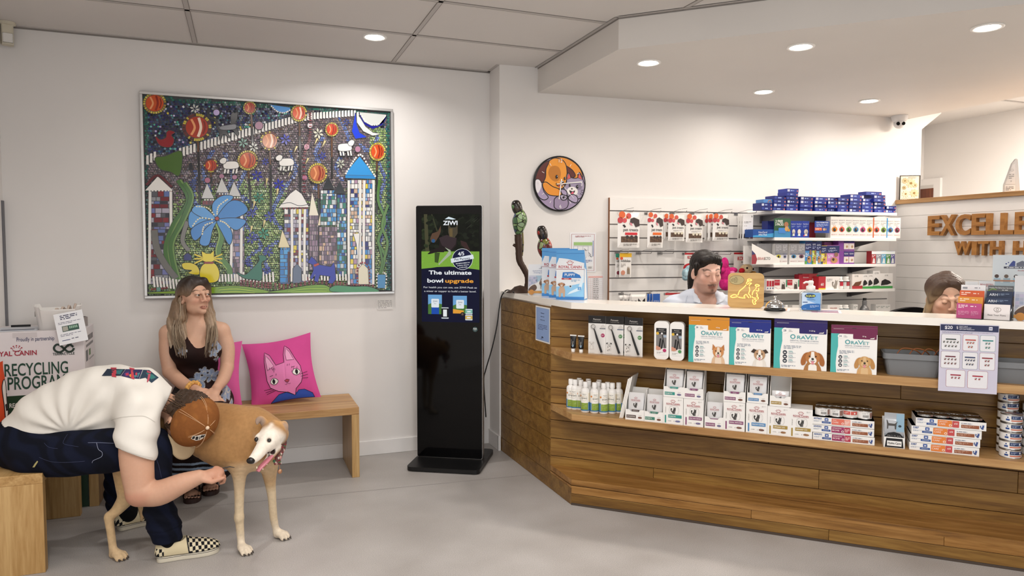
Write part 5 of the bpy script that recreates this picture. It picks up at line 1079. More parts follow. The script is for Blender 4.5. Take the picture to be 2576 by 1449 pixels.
m=MB();m.EPS=.0004;cx,cz=w*.235,h*.80;m.disc(cx,cz,w*.21,'#2f3326',1,32,h*.135);m.disc(cx,cz,w*.203,'#b8a878',2,32,h*.128)
for i,s_ in enumerate(('A Star','Kate Jessica Bright','awarded for loving care','these good folks at the clinic','Thank You')):m.lines_of_text(cx-w*(.05,.13,.17,.17,.07)[i],cx+w*(.05,.13,.17,.17,.07)[i],cz+h*(.065-.037*i),cz+h*(.085-.037*i),1,'#544c30',3,.6,i)
m.build('plaque',t)
pb=wspot(1948,783);t=put('service_bell',pb.x,max(pb.y,.02),pb.z,'chrome service bell on a black base beside the wooden sign','bell');rb=.046
MB().lathe([(rb*1.05,0),(rb*1.1,.004),(rb*1.02,.012),(rb*.75,.017),(0,.017)],M_BLKS,28).build('base',t)
M_CHR=mat('chrome','#d8d8d8',.12,1);MB().lathe([(rb*.93,.016),(rb*.95,.018)]+[(rb*.93*math.cos(R(a)),.02+rb*.72*math.sin(R(a)))for a in range(0,90,10)]+[(.004,.02+rb*.72),(.004,.066),(0,.066)],M_CHR,32).build('dome',t)
MB().lathe([(.003,.05),(.003,.062),(.0065,.065),(.0065,.069),(0,.071)],M_CHR,14).build('plunger',t)
fz=on_top(2012,788,R(-36),.08);(w,_),(_,zt)=fz.px(2068,788),fz.px(2040,706);h=zt-fz.o.z;t=empty('hand_sanitiser',fz.o,fz.rz,'clear pump bottle of blue labelled hand sanitiser on the worktop','bottle')
M_CLR=mat('clear_plastic','#e6eff6',.06,trans=.85,ior=1.4);bh=h*.66
m=MB();A=[[(a,b,z)for a,b in rrect(w*k,w*(1-k),.0+.025*k*2,.05-.025*k*2,.014*(1-1.2*k),5)]for k,z in((.03,0),(0,.004),(0,bh*.88),(.12,bh*.97),(.3,bh))];n=len(A[0])
m.add([v for a in A for v in a],[(i*n+k,i*n+(k+1)%n,(i+1)*n+(k+1)%n,(i+1)*n+k)for i in range(4)for k in range(n)]+[tuple(reversed(range(n))),tuple(range(4*n,5*n))],M_CLR);m.build('bottle',t)
m=MB();m.Y0=-.0005;m.rr(w*.08,bh*.05,w*.92,bh*.92,.004,'#c3d8ee',1);m.poly([(w*.3,bh*.55),(w*.92,bh*.3),(w*.92,bh*.9),(w*.3,bh*.9)],'#7fb0e0',1.5);m.poly(smooth_path([(w*.08,bh*.06),(w*.08,bh*.25),(w*.35,bh*.36),(w*.75,bh*.38),(w*.9,bh*.36)],4)+[(w*.92,bh*.06)],'#2467b0',2);m.disc(w*.45,bh*.76,w*.25,'#16386f',3,20,bh*.11);m.text('AQIUM',w*.45,bh*.71,bh*.10,'#d9e04a',4,bold=.015,maxw=w*.42);m.text('ANTIBACTERIAL',w*.5,bh*.585,bh*.025,'#2b4f86',3,maxw=w*.6);m.text('HAND SANITISER',w*.5,bh*.54,bh*.035,'#2b4f86',3,maxw=w*.62);m.rr(w*.12,bh*.42,w*.34,bh*.46,.001,'#2b4f86',3);m.lines_of_text(w*.45,w*.86,bh*.18,bh*.30,3,'#b9d2ec',3);m.lines_of_text(w*.15,w*.4,bh*.1,bh*.13,1,'#b9d2ec',3);m.build('label',t)
m=MB();c=(w/2,.025);m.lathe([(.019,bh),(.021,bh+.002),(.021,bh+.022),(.012,bh+.026),(.010,bh+.034),(.006,bh+.035),(.006,h-.018),(.013,h-.016),(.013,h-.005),(.008,h),(0,h)],M_PLW,18,(c[0],c[1],0));m.tube([(c[0],c[1],h-.008),(c[0]-.024,c[1]-.006,h-.008),(c[0]-.034,c[1]-.008,h-.014)],[.006,.005,.004],M_PLW,8);m.build('pump',t)
for(us,lab,cc)in(((1893,797,1985,785),'printed sheet under the service bell on the worktop',('#b5603a','#d8a06a')),((1996,801,2118,790),'printed sheet under the sanitiser bottle',('#a34a5a','#4a5a8a'))):
 a,b_=wspot(us[0],us[1]),wspot(us[2],us[3]);x0_,x1_=a.x,b_.x;y0,y1=.012,.19;z=wt_z((x0_+x1_)/2);m=MB();m.box(x0_,x1_,y0,y1,0,.0006,mat('sheet_white'));
 for k in range(4):m.box(x0_+.012,x1_-.012,y0+.015+.04*k,y0+.042+.04*k,.0006,.0009,pm(cc[k%2]))
 tag(m.build('printed_sheet',loc=DX.o+Vector((0,0,z)),rz=DX.rz,rot=(0,0,DX.rz)),lab,'paper')
 # card racks and leaflets at the right end
M_ACR=mat('acrylic','#ffffff',.05,trans=1,alpha=.12)
def card_rack(u0,u1,vb,rows,label,y):
 fr=on_top(u0,vb,R(-62),y);(w,_)=fr.px(u1,vb);t=empty('card_rack',fr.o,fr.rz,label,'card holder','clear tiered card racks')
 m=MB();m.box(0,w,0,.115,0,.002,M_ACR)
 for k in range(4):m.box(0,w,.028*k-.0015,.028*k,.0,.03+.028*k,M_ACR)
 for x in(0,w-.002):m.prism([(0,0),(.115,0),(.115,.11),(0,.035)],x,x+.002,M_ACR,'x')
 m.build('holder',t)
 for k,(c,lab,art)in enumerate(rows):
  h=(.066,.093,.120,.144)[k];m=MB();m.box(.004,w-.004,0,.006,0,h-.03*k*.0,mat('card_'+c.lstrip('#'),c,.45));m.Y0=0;art(m,w,h)
  o=m.build('business_card_stack',loc=fr.w(0,.004+.028*k,.003),rz=fr.rz);o.rotation_euler=(R(-6),0,fr.rz);tag(o,lab,'cards','business cards in the clear racks')
def a_l(c,a=.55,b=.95,n=2):return lambda m,w,h:(m.lines_of_text(w*.1,w*.45,h-.022,h-.006,n,c,1,.5),m.lines_of_text(w*.55,w*.9,h-.018,h-.008,1,c,1,.4))
def a_pink(m,w,h):a_l('#f3dfe8',n=3)(m,w,h);m.lines_of_text(w*.1,w*.5,h*.2,h*.5,4,'#e3b0c8',1,.3);m.lines_of_text(w*.58,w*.85,h*.2,h*.5,4,'#e3b0c8',1,.3)
def a_paws(m,w,h):m.ring(w*.47,h*.66,w*.09,.0015,'#8a7f7a',1,14,0,360);m.ring(w*.56,h*.66,w*.09,.0015,'#8a7f7a',1,14,0,360);m.line([(w*.4,h*.6),(w*.515,h*.45),(w*.63,h*.6)],.0015,'#8a7f7a',1);m.text('Rest Your Paws',w*.5,h*.24,h*.11,'#4a4442',1,maxw=w*.64)
def a_apoh(m,w,h):m.text('ARH',w*.28,h-.020,.011,'#e3e8ee',1,bold=.01);m.lines_of_text(w*.45,w*.85,h-.018,h-.008,2,'#8fa3bd',1,.4)
def a_dark(m,w,h):m.text('Healthy Pet Behaviour Services',w*.5,h-.012,.006,'#e3e3e3',1,maxw=w*.85);m.text('Aggie Renwood',w*.7,h-.023,.006,'#e3e3e3',1,maxw=w*.4)if False else m.lines_of_text(w*.55,w*.9,h-.022,h-.016,1,'#e3e3e3',1);m.line([(w*.05,h-.024),(w*.2,h-.014),(w*.35,h-.018)],.003,'#7fae3f',1)
card_rack(2402,2470,806,[('#b8477f','pink business cards in the front row of the left rack',a_pink),('#dd9436','amber business cards in the left rack',a_l('#f7e6cc')),('#cf5a2c','orange red business cards in the left rack',a_l('#f4d9cc')),('#e6e8ea','white appointment cards at the back of the left rack',a_l('#8a9098',n=1))],'left clear rack of orange and pink business cards',.03)
card_rack(2471,2542,811,[('#ece6e4','white business cards with a heart logo in the right rack',a_paws),('#1f2f4e','navy business cards, lower row of the right rack',a_apoh),('#1d2c49','navy business cards, upper row of the right rack',a_apoh),('#5a5d60','dark grey business cards at the back of the right rack',a_dark)],'right clear rack of navy and white business cards',.02)
def art_clinic(m,w,h):
 m.Y0=.001;m.rect(0,0,w,h,'#dbe4ea',1);m.poly([(w*.28,h*.82),(w*.33,h*.88),(w*.36,h*.91),(w*.40,h*.9),(w*.40,h*.82)],'#3a4a8c',2);m.poly([(w*.42,h*.82),(w*.42,h*.87),(w*.52,h*.91),(w*.62,h*.87),(w*.62,h*.82)],'#6a6f80',2);m.disc(w*.24,h*.86,w*.015,'#3a4a8c',2,8);m.disc(w*.28,h*.88,w*.012,'#3a4a8c',2,8);m.rect(w*.2,h*.785,w*.9,h*.815,'#33384a',2);m.lines_of_text(w*.25,w*.86,h*.79,h*.81,1,'#e3e6ec',3,.6);m.text('Excellence with Heart',w*.62,h*.745,h*.02,'#a8434e',3,shear=.2)
 for k in range(5):m.disc(w*(.08+.17*k),h*.66,w*.04,('#4a3630','#6b5a50','#3a2a28','#5a4038','#70584a')[k],2,10,h*.03);m.rect(w*(.03+.17*k),h*.56,w*(.15+.17*k),h*.63,('#a8c6d8','#9fbccd')[k%2],2)
 m.rect(0,h*.3,w,h*.56,'#b9cfdb',1.5);m.rect(w*.02,h*.575,w*.6,h*.60,'#b98a70',3);m.rect(0,h*.395,w*.3,h*.42,'#8a6a58',3);m.poly([(w*.3,h*.3),(w*.42,h*.45),(w*.6,h*.48),(w*.7,h*.3)],'#27479a',4);m.disc(w*.45,h*.26,w*.14,'#6a4a38',5,14,h*.09);m.disc(w*.47,h*.25,w*.06,'#e6e2dc',6,10);m.rect(0,0,w,h*.06,'#c9d6de',3)
f6=on_top(2492,803,R(-56),.20);_,zt=f6.px(2520,641);leaflet(f6,.21,zt-f6.o.z,art_clinic,'tall pale blue clinic poster in a clear stand behind the card racks','poster_stand',-5,'poster')
f7=on_top(2549,812,R(-56),.05);_,zt=f7.px(2560,693);leaflet(f7,.15,zt-f7.o.z,art_groom,'grooming leaflet in a clear stand cut off by the right edge of the photo','leaflet_stand',-6)
def art_brav(m,w,h):m.Y0=.001;m.text('BRAVECTO',w*.5,h*.84,h*.08,'#b5303c',2,maxw=w*.8);m.lines_of_text(w*.1,w*.8,h*.68,h*.76,1,'#8a90a0',2);m.rect(0,0,w,h*.4,'#e9ddd6',1)
def art_vet(m,w,h):m.Y0=.001;m.text('VETERINARY',w*.5,h*.85,h*.06,'#7f89a8',2,maxw=w*.7);m.lines_of_text(w*.1,w*.8,h*.6,h*.72,2,'#9aa0ae',2);m.rect(w*.1,h*.1,w*.9,h*.5,'#b9a698',1)
def art_fam(m,w,h):m.Y0=.001;m.text('Your family',w*.4,h*.86,h*.06,'#54627e',2,maxw=w*.6);m.text('resources',w*.38,h*.78,h*.05,'#54627e',2,maxw=w*.5);m.poly([(w*.7,0),(w,0),(w,h),(w*.85,h)],'#4f8fc8',2)
for(u0,u1,vt,y,a,lab)in((2425,2457,708,.16,art_vet,'white brochure with a grey blue title behind the card racks'),(2459,2499,706,.16,art_brav,'white brochure with a red title behind the card racks'),(2448,2490,726,.135,art_fam,'white and blue family brochure standing just behind the card racks')):
 f8=on_top(u0,800,R(-56),y);(w,_),(_,zt)=f8.px(u1,800),f8.px(u0,vt);leaflet(f8,w,zt-f8.o.z,a,lab,'brochure',-4,'brochure')
 # clock
cc_=CW.px(1409,462,-.03);(_,zt),(_,zb2)=CW.px(1411,392,-.03),CW.px(1409,532,-.03);rC=(zt-zb2)/2
t=empty('wall_clock',CW.w(cc_[0],-.001,(zt+zb2)/2),CW.rz,'round wall clock with a cartoon dog hugging a grey cat','clock')
m=MB();m.lathe([(rC*.95,0),(rC,-.008),(rC,-.028),(rC*.97,-.031)],M_BLKS,48,cap=False);m.v=[(x,z,y)for x,y,z in m.v];m.f=[tuple(reversed(f))for f in m.f];m.build('rim',t)
m=MB();m.Y0=-.029;m.EPS=.0005
def K(u,v):return((u-820)/570*rC,-(v-735)/630*rC)
def KP(L_,sm=True):L_=[K(*p)for p in L_];return smooth_path(L_,5,True)if sm else L_
def clip(L_):
 o=[]
 for x,z in L_:q=math.hypot(x,z);k=min(1,rC*.955/q)if q else 1;o.append((x*k,z*k))
 return o
lay=[1.0]
def cs(L_,c,line='#16121a',wd=.006,sm=True):
 lay[0]+=.25;P=clip(KP(L_,sm));m.poly(P,c,lay[0])
 if line:m.line(P,wd,line,lay[0]+.1,True)
m.disc(0,0,rC*.975,'#16121a',0.5,48);m.disc(0,0,rC*.955,'#9a8aa8',.8,48)
cs([(600,130),(900,130),(1200,300),(1320,560),(1200,640),(960,620),(900,300),(760,190)],'#df8e2c');cs([(900,300),(960,330),(1100,430),(1150,560),(960,600)],'#5a241f');cs([(270,640),(330,430),(420,310),(600,215),(560,340),(500,470),(500,620),(430,720),(330,690)],'#5a2420')
cs([(590,220),(700,160),(850,190),(940,290),(970,480),(950,700),(880,830),(780,850),(620,790),(480,720),(440,740),(500,600),(510,420),(560,300)],'#e3942f');cs([(440,740),(520,710),(650,800),(780,850),(840,900),(840,1000),(720,1015),(560,985),(460,860)],'#df8e2c')
cs([(700,335),(790,370),(835,500),(800,640),(720,690),(620,640),(560,510),(600,380)],'#b9731f',None);cs([(280,690),(335,650),(390,690),(430,800),(470,930),(560,1050),(480,1110),(370,1060),(290,900)],'#a294b2');cs([(285,690),(335,655),(385,690),(415,790),(340,960),(290,860)],'#dedbe0',None)
cs([(690,1180),(700,1080),(800,1010),(960,1010),(990,1090),(1000,1200),(950,1290),(800,1330),(700,1280)],'#93839f');cs([(960,700),(960,540),(1010,490),(1070,590),(1200,590),(1215,500),(1260,475),(1330,640),(1370,800),(1330,1000),(1180,1080),(1000,1020),(900,860)],'#9a8fa8');cs([(965,640),(990,520),(1020,500),(1055,600)],'#cf5a5c','#16121a',.004,False);cs([(1215,590),(1222,520),(1260,500),(1310,630)],'#cf5a5c','#16121a',.004,False)
cs([(1160,780),(1210,730),(1290,760),(1290,840),(1210,860)],'#7c7288',None);cs([(970,880),(1030,810),(1120,800),(1200,860),(1200,950),(1120,990),(1010,970)],'#e6e2e0',None);cs([(1020,880),(1090,900),(1150,880),(1120,950),(1060,970)],'#2a1c22',None);cs([(1060,940),(1110,905),(1115,950),(1075,965)],'#d9607a',None)
cs([(830,880),(900,860),(965,920),(960,1000),(880,985)],'#a294b2');cs([(820,1010),(880,985),(970,1020),(950,1090),(860,1100)],'#b5a9c0');cs([(1000,1050),(1060,975),(1150,985),(1210,1060),(1180,1160),(1050,1120)],'#a79ab5')
for u,v,r1,r2 in((740,582,26,42),(915,615,22,36),(1028,768,20,34),(1195,795,24,40),(862,695,40,26),(1075,842,16,18)):x,z=K(u,v);m.disc(x,z,r1/570*rC,'#17121a',14,14,r2/630*rC);m.disc(x+.003,z+.003,r1*.3/570*rC,'#f1eef0',15,8)
m.line(KP([(730,720),(745,770),(830,790),(930,740)],False),.006,'#17121a',14);m.poly(KP([(760,780),(820,785),(800,815)],False),'#c9485a',15);m.disc(*K(890,1045),.008,'#17121a',15,10)
for a in range(4):m.disc(*K(900+a*18,1010+a*18),.0028,'#17121a',15,8)
for a in((1280,870,1335,865),(1280,905,1330,935),(1260,940,1300,985)):m.line(KP([(a[0],a[1]),(a[2],a[3])],False),.003,'#17121a',14)
for k in range(12):
 a=R(90-30*k);c,s_=math.cos(a),math.sin(a)
 if k%3:m.line([(c*rC*.72,s_*rC*.72),(c*rC*.82,s_*rC*.82)],.003,'#efecec',16)
 else:m.text(('12','3','6','9')[k//3],c*rC*.82,s_*rC*.82-.012,.024,'#efecec',16)
m.build('dial',t)
m=MB();m.Y0=-.036;m.line([K(846,630),K(790,1090)],.007,'#f1efec',1);m.line([K(735,750),K(1295,680)],[.005,.008],'#e6e4e0',3);m.line([K(800,690),K(1110,1060)],.0022,'#efefef',5);m.disc(*K(826,738),.006,'#bdbab8',7,14);m.build('hands',t)
def flat_sheet(name,u0,v0,u1,v1,art,label,off=-.001):
 (x0,z1),(x1,_)=CW.px(u0,v0,off),CW.px(u1,v0,off);_,z0=CW.px(u0,v1,off);m=MB();m.box(0,x1-x0,-.0006,0,0,z1-z0,mat('sheet_white'));m.Y0=-.0008;art(m,x1-x0,z1-z0);tag(m.build(name,loc=CW.w(x0,off,z0),rz=CW.rz),label,'notice')
def art_evac(m,w,h):
 m.line([(w*.06,h*.04),(w*.94,h*.04),(w*.94,h*.96),(w*.06,h*.96)],.003,'#b0605c',1,True);m.lines_of_text(w*.2,w*.8,h*.88,h*.93,2,'#a04a4a',2);m.rect(w*.14,h*.68,w*.86,h*.76,'#9cc27c',2);m.rect(w*.88,h*.4,w*.91,h*.8,'#8a9ac0',2)
 for a,b,c,d in((.14,.5,.3,.66),(.3,.5,.5,.66),(.5,.56,.7,.66),(.14,.36,.4,.5),(.4,.36,.62,.56),(.7,.4,.86,.66)):m.line([(w*a,h*b),(w*c,h*b),(w*c,h*d),(w*a,h*d)],.0018,'#7d7f86',2,True)
 for a,b in((.72,.5),(.75,.44),(.55,.6)):m.line([(w*a,h*b),(w*(a+.08),h*(b-.06))],.003,'#3c3f44',3)
 m.lines_of_text(w*.5,w*.85,h*.24,h*.32,3,'#6f7aa6',2);m.rect(w*.64,h*.08,w*.9,h*.16,'#e2e2e2',2);m.text('000',w*.77,h*.095,h*.045,'#2a2a2c',3);m.lines_of_text(w*.1,w*.5,h*.08,h*.3,5,'#a9a5a2',2)
def art_table(m,w,h):
 for k in range(14):m.rect(w*.04,h*(.04+.066*k),w*.96,h*(.04+.066*k)+.0008,'#c79a94',1)
 for a in(.04,.2,.32,.96):m.rect(w*a-.0005,h*.04,w*a+.0005,h*.9,'#c79a94',1)
 for k in range(13):m.lines_of_text(w*.36,w*.92,h*(.055+.066*k),h*(.09+.066*k),1,'#8a8886',2,.6,k)
 m.rect(w*.04,h*.9,w*.96,h*.97,'#e6b9b4',1)
flat_sheet('evacuation_plan',1434,585,1499,685,art_evac,'evacuation plan pinned to the clock wall behind the blue bags');flat_sheet('red_table_notice',1478,692,1518,764,art_table,'notice with a red ruled table low on the clock wall')
# slatted board and hooks
S0=.809;S1_=3.30;M_SL=mat('slatwall_white','#eceae7',.35);GZ=[1.668-.0963*k for k in range(15)]
t=empty('slatted_board',CW.w(S0,-.0015,0),CW.rz,'white slatted display board on the clock wall behind the counter','display board')
m=MB();zt=1.761
for a,b_ in zip([zt]+[g-.0045 for g in GZ],[g+.0045 for g in GZ]+[.2]):m.box(.004,S1_-S0,-.019,0,b_,a,M_SL)
m.build('slats',t);MB().box(.004,S1_-S0,-.010,-.001,.2,zt-.01,mat('slat_groove','#8d8b8c',.4,.5)).build('grooves',t);MB().box(0,.004,-.019,0,.2,zt,mat('mdf_edge','#8a5a3a',.7)).build('edge_strip',t)
M_WIRE=mat('wire_chrome','#a9a9aa',.25,1)
def wire_hook(u,v,ln,label,flag=True,up=0):
 x,z=CW.px(u,v,-.02);t=empty('display_hook',CW.w(x,-.0208,z),CW.rz,label,'hook','wire display hooks')
 m=MB();m.box(-.02,.02,-.003,0,-.012,.004,M_WIRE);m.tube([(0,-.002,-.004),(0,-ln,-.004+up),(0,-ln-.008,.006+up)],.0025,M_WIRE,6);m.tube([(0,-.002,.006),(0,-ln*.55,.02),(0,-ln-.01,.022+up)],.0018,M_WIRE,6);m.build('wire',t)
 if flag:m=MB();m.box(-.027,.027,-ln-.012,-ln-.011,.004,.030,M_ACR);m.rect(-.025,.006,.025,.012,'#bdbbb8',1)if False else None;m.build('price_holder',t)
HK=[(1560,535,.20,1),(1627,536,.20,1),(1690,536,.20,0),(1740,537,.2,1),(1800,538,.2,0),(1852,538,.24,0),(1553,635,.17,1),(1606,636,.19,1),(1660,636,.19,1),(1722,637,.19,0),(1800,638,.19,1),(1858,638,.14,0),(1562,738,.14,0),(1632,738,.12,0),(1676,738,.15,1)]
OR2=('first','second','third','fourth','fifth','sixth','seventh')
for k,(u,v,ln,fl)in enumerate(HK):
 row=0 if k<6 else(1 if k<12 else 2);i=k-(0,6,12)[row];wire_hook(u,v,ln,'%s wire hook from the left in the %s row of the slatted board'%(OR2[i],('top','middle','bottom')[row]),bool(fl))
def flat_pack(name,u0,v0,u1,v1,off,art,label,group,th=.012,m_=None,cat='pet treat bag'):
 (x0,z1),(x1,_)=CW.px(u0,v0,off),CW.px(u1,v0,off);_,z0=CW.px((u0+u1)/2,v1,off);w,h=x1-x0,z1-z0;m=MB();n,k=8,8;vs=[];fs=[]
 for sg in(-1,1):
  for j in range(k+1):
   for i in range(n+1):a,b=i/n,j/k;vs.append((a*w,sg*(th/2*min(1,4*math.sin(math.pi*a))*min(1,3*math.sin(math.pi*b))**.7+.0003),b*h))
 N1=(n+1)*(k+1)
 for s_ in(0,1):
  for j in range(k):
   for i in range(n):q=s_*N1+j*(n+1)+i;f=(q,q+1,q+n+2,q+n+1);fs.append(f if s_==0 else tuple(reversed(f)))
 m.add(vs,fs,m_ or mat('pouch_white','#e9e6e2',.3,coat=.3),False);m.Y0=-th/2-.0006;art(m,w,h);tag(m.build(name,loc=CW.w(x0,off,z0),rz=CW.rz),label,cat,group)
def art_treat(c):
 def f(m,w,h):
  for a,b,r_,cc in((.18,.93,.15,'#d9673a'),(.10,.78,.13,'#b8434a'),(.30,.77,.10,'#c9545a'),(.48,.90,.12,'#cf5a52'),(.40,.85,.06,'#e08a5a')):m.disc(w*a,h*b,w*r_,cc,2,12)
  m.poly([(w*.52,h*.66),(w*.56,h*.82),(w*.72,h*.86),(w*.96,h*.8),(w*.98,h*.62),(w*.8,h*.58),(w*.7,h*.7)],'#453a38',3);m.poly([(w*.52,h*.72),(w*.62,h*.7),(w*.66,h*.62),(w*.56,h*.64)],'#d98a94',4)
  m.poly([(w*.2,h*.64),(w*.28,h*.66),(w*.36,h*.60),(w*.3,h*.56)],'#2a2628',3);m.text('pet treats',w*.58,h*.47,h*.085,'#2a2628',3,w=w*.68,bold=.008);m.rect(w*.32,h*.36,w*.88,h*.43,c,3)if c else m.lines_of_text(w*.3,w*.85,h*.37,h*.42,2,'#a19c98',3)
  m.rect(w*.14,h*.15,w*.90,h*.32,'#5a463a',2)
  for q in(.42,.62,.82):m.disc(w*q,h*.30,w*.075,'#d9d2bd' if not c else '#3a3434',3,12)
  for q in range(10):m.disc(w*(.2+.07*q),h*(.2+.03*(q%3)),w*.05,('#6b5340','#4a382e')[q%2],2.5,6)
  m.lines_of_text(w*.25,w*.85,h*.05,h*.12,2,'#7a7672',3)
 return f
G_='pet treat bags on the top hooks'
for(u0,v0,u1,v1,off,c,lab)in((1554,534,1609,623,-.20,'#c9303a','largest pet treat bag with red band, first from the left'),(1629,534,1668,623,-.20,'#dd6a2c','pet treat bag with orange band, second from the left'),(1669,539,1706,605,-.12,None,'pet treat bag half hidden behind the third one'),(1681,540,1722,606,-.17,None,'third pet treat bag from the left, with a row of round marks'),(1726,540,1768,610,-.17,None,'fourth pet treat bag from the left'),(1773,541,1808,607,-.10,None,'rear pet treat bag in the last bunch on the right'),(1781,540,1818,606,-.14,None,'middle pet treat bag in the last bunch on the right'),(1793,539,1834,606,-.185,None,'front pet treat bag in the last bunch on the right')):flat_pack('pet_treat_bag',u0,v0,u1,v1,off,art_treat(c),lab,G_)
def art_dogcard(m,w,h):m.rect(w*.02,h*.0,w*.98,h*.99,'#efeeec',1);m.lines_of_text(w*.15,w*.85,h*.62,h*.70,2,'#8a8682',2);m.lines_of_text(w*.15,w*.6,h*.5,h*.54,1,'#a9a5a2',2);m.poly([(w*.1,h*.04),(w*.14,h*.2),(w*.35,h*.3),(w*.36,h*.42),(w*.45,h*.33),(w*.55,h*.40),(w*.55,h*.30),(w*.72,h*.22),(w*.62,h*.18),(w*.6,h*.04)],'#4a4038',3);m.poly([(w*.7,h*.04),(w*.98,h*.04),(w*.98,h*.18)],'#a8303a',3);m.poly([(w*.82,h*.9),(w*.86,h*.94),(w*.9,h*.9),(w*.9,h*.86),(w*.82,h*.86)],'#6a6a6a',2)
for k,(u0,off)in enumerate(((1856,-.16),(1862,-.20),(1868,-.235))):flat_pack('dog_leaflet_card',u0,537,u0+27,602,off,art_dogcard,'%s white card with a dark dog on the last top hook'%('rear','middle','front')[k],'white dog cards on the last top hook',.002,cat='card')
def art_nib(c):
 def f(m,w,h):m.rect(0,h*.84,w,h,c,1);m.text('nibbles',w*.5,h*.64,h*.10,'#26221f',3,w=w*.8,bold=.012);m.disc(w*.28,h*.2,w*.18,'#c98a72' if c=='#e0b02a' else '#7a2a3a',3,14);m.poly([(w*.62,h*.15),(w*.62,h*.35),(w*.7,h*.47),(w*.78,h*.35),(w*.84,h*.46),(w*.86,h*.14)],'#8a7a68',3);m.disc(w*.16,h*.79,w*.12,'#d0552c',2,12);m.lines_of_text(w*.1,w*.5,h*.42,h*.58,3,'#9a9590',2)
 return f
flat_pack('cat_treat_bag',1548,638,1572,698,-.13,art_nib('#2f8f74'),'cat treat bag with green top behind the yellow one','cat treat bags');flat_pack('cat_treat_bag',1558,637,1588,698,-.16,art_nib('#e0b02a'),'cat treat bag with yellow top on the middle row','cat treat bags')
def art_kong(m,w,h):m.rect(0,h*.90,w,h,'#b8242c',1);m.text('KONG',w*.44,h*.66,h*.17,'#b8242c',3,bold=.03,w=w*.5);m.disc(w*.80,h*.74,w*.06,'#b8242c',3,10,h*.07);m.text('cozie',w*.5,h*.52,h*.10,'#2a2a3c',3,bold=.02,maxw=w*.4);m.poly(smooth_path([(0,h*.05),(0,h*.3),(w*.4,h*.42),(w,h*.36),(w,h*.05)],4,True),'#b8242c',2)
def art_kong2(m,w,h):m.rect(0,h*.93,w,h,'#b8242c',1);m.text('KONG',w*.42,h*.70,h*.14,'#b8242c',3,bold=.03,w=w*.48);m.disc(w*.78,h*.77,w*.06,'#b8242c',3,10,h*.06);m.text('cozie',w*.5,h*.60,h*.08,'#2a2a3c',3,bold=.02,maxw=w*.4)
flat_pack('toy_card',1722,636,1760,680,-.12,art_kong,'red and white toy card behind the dark haired man','red and white toy cards',.003,cat='toy card');flat_pack('toy_card',1846,635,1896,700,-.10,art_kong2,'red and white toy card above the cream duck toy','red and white toy cards',.003,cat='toy card');flat_pack('toy_card',1673,737,1711,786,-.13,art_kong,'red and white toy card in the bottom row left of the man','red and white toy cards',.003,cat='toy card')
def art_blu(m,w,h):m.rect(0,0,w,h,'#2a5cae',1);m.text('PET POUCH',w*.5,h*.55,h*.1,'#e3e9f2',3,maxw=w*.7);m.ring(w*.6,h*.25,w*.2,w*.05,'#dfe6f0',3)
for k in range(3):flat_pack('blue_pouch',1627+k*7,739,1645+k*7,786,-.10-.03*k,art_blu,'%s small blue pouch in the bottom row'%('rear','middle','front')[k],'small blue pouches')
def art_coll(m,w,h):m.poly([(w*.45,h*.3),(w*.5,h*.8),(w*.6,h*.66),(w*.75,h*.66),(w*.9,h*.8),(w*.92,h*.3)],'#1b1a1c',3);m.poly([(w*.62,h*.3),(w*.65,h*.7),(w*.74,h*.7),(w*.76,h*.3)],'#eceae6',4);m.lines_of_text(w*.06,w*.4,h*.45,h*.7,2,'#55524f',3);m.ring(w*.3,h*.2,w*.08,w*.03,'#2a2a2c',3)
for k,(u0,u1)in enumerate(((1556,1574),(1567,1586))):flat_pack('white_pack',u0,743,u1,786,-.11-.02*k,lambda m,w,h:m.lines_of_text(w*.1,w*.9,h*.3,h*.8,4,'#8f8b87',2),'%s plain white pack in the bottom row'%('rear','front')[k],'plain white packs',.02)
flat_pack('white_pack',1583,741,1625,786,-.15,art_coll,'white pack with a black and white collie head',None,.02)
def plush(name,u,v,off,parts,label,rz=0):
 x,z=CW.px(u,v,off);t=empty(name,CW.w(x,off,z),CW.rz,label,'plush toy')
 for nm,col,balls in parts:
  m=MB()
  for c,r_ in balls:m.ball(c,r_,fabric('plush_'+col.lstrip('#'),col,.95,260,.8,.2,40),16,12)
  m.build(nm,t)
plush('duck_toy',1878,676,-.16,[('head','#dcc39a',[((0,0,0),(.048,.042,.034))]),('beak','#b3202c',[((-.05,-.015,-.012),(.022,.02,.018)),((-.062,-.02,-.018),(.014,.018,.012))]),('body','#b98a4a',[((.0,.01,-.07),(.05,.045,.05)),((.058,.0,-.035),(.022,.03,.018)),((-.055,.0,-.05),(.02,.03,.018))]),('eye','#241c1c',[((-.022,-.038,.006),(.007,.006,.008)),((.035,-.030,-.002),(.006,.008,.008))])],'cream duck toy with red beak peeping over the wooden sign')
plush('pink_plush',1826,690,-.13,[('body','#cf2f7e',[((0,0,0),(.042,.035,.07)),((-.012,0,.075),(.030,.03,.05)),((0,0,-.07),(.05,.04,.05))]),('arm','#cf2f7e',[((.048,-.01,.03),(.042,.025,.022))]),('arm','#cf2f7e',[((-.045,-.01,.03),(.035,.025,.022))]),('snout','#d97fae',[((.035,-.03,.012),(.022,.012,.014))])],'shaggy bright pink plush toy hanging right of the man')
plush('blue_plush',1728,688,-.15,[('body','#9fc0cc',[((0,0,0),(.036,.034,.042)),((.02,0,.03),(.03,.03,.03)),((-.01,0,-.03),(.025,.028,.022))]),('ear','#b5d2dc',[((-.02,-.02,.0),(.014,.014,.03))])],'light blue plush toy hanging left of the man')
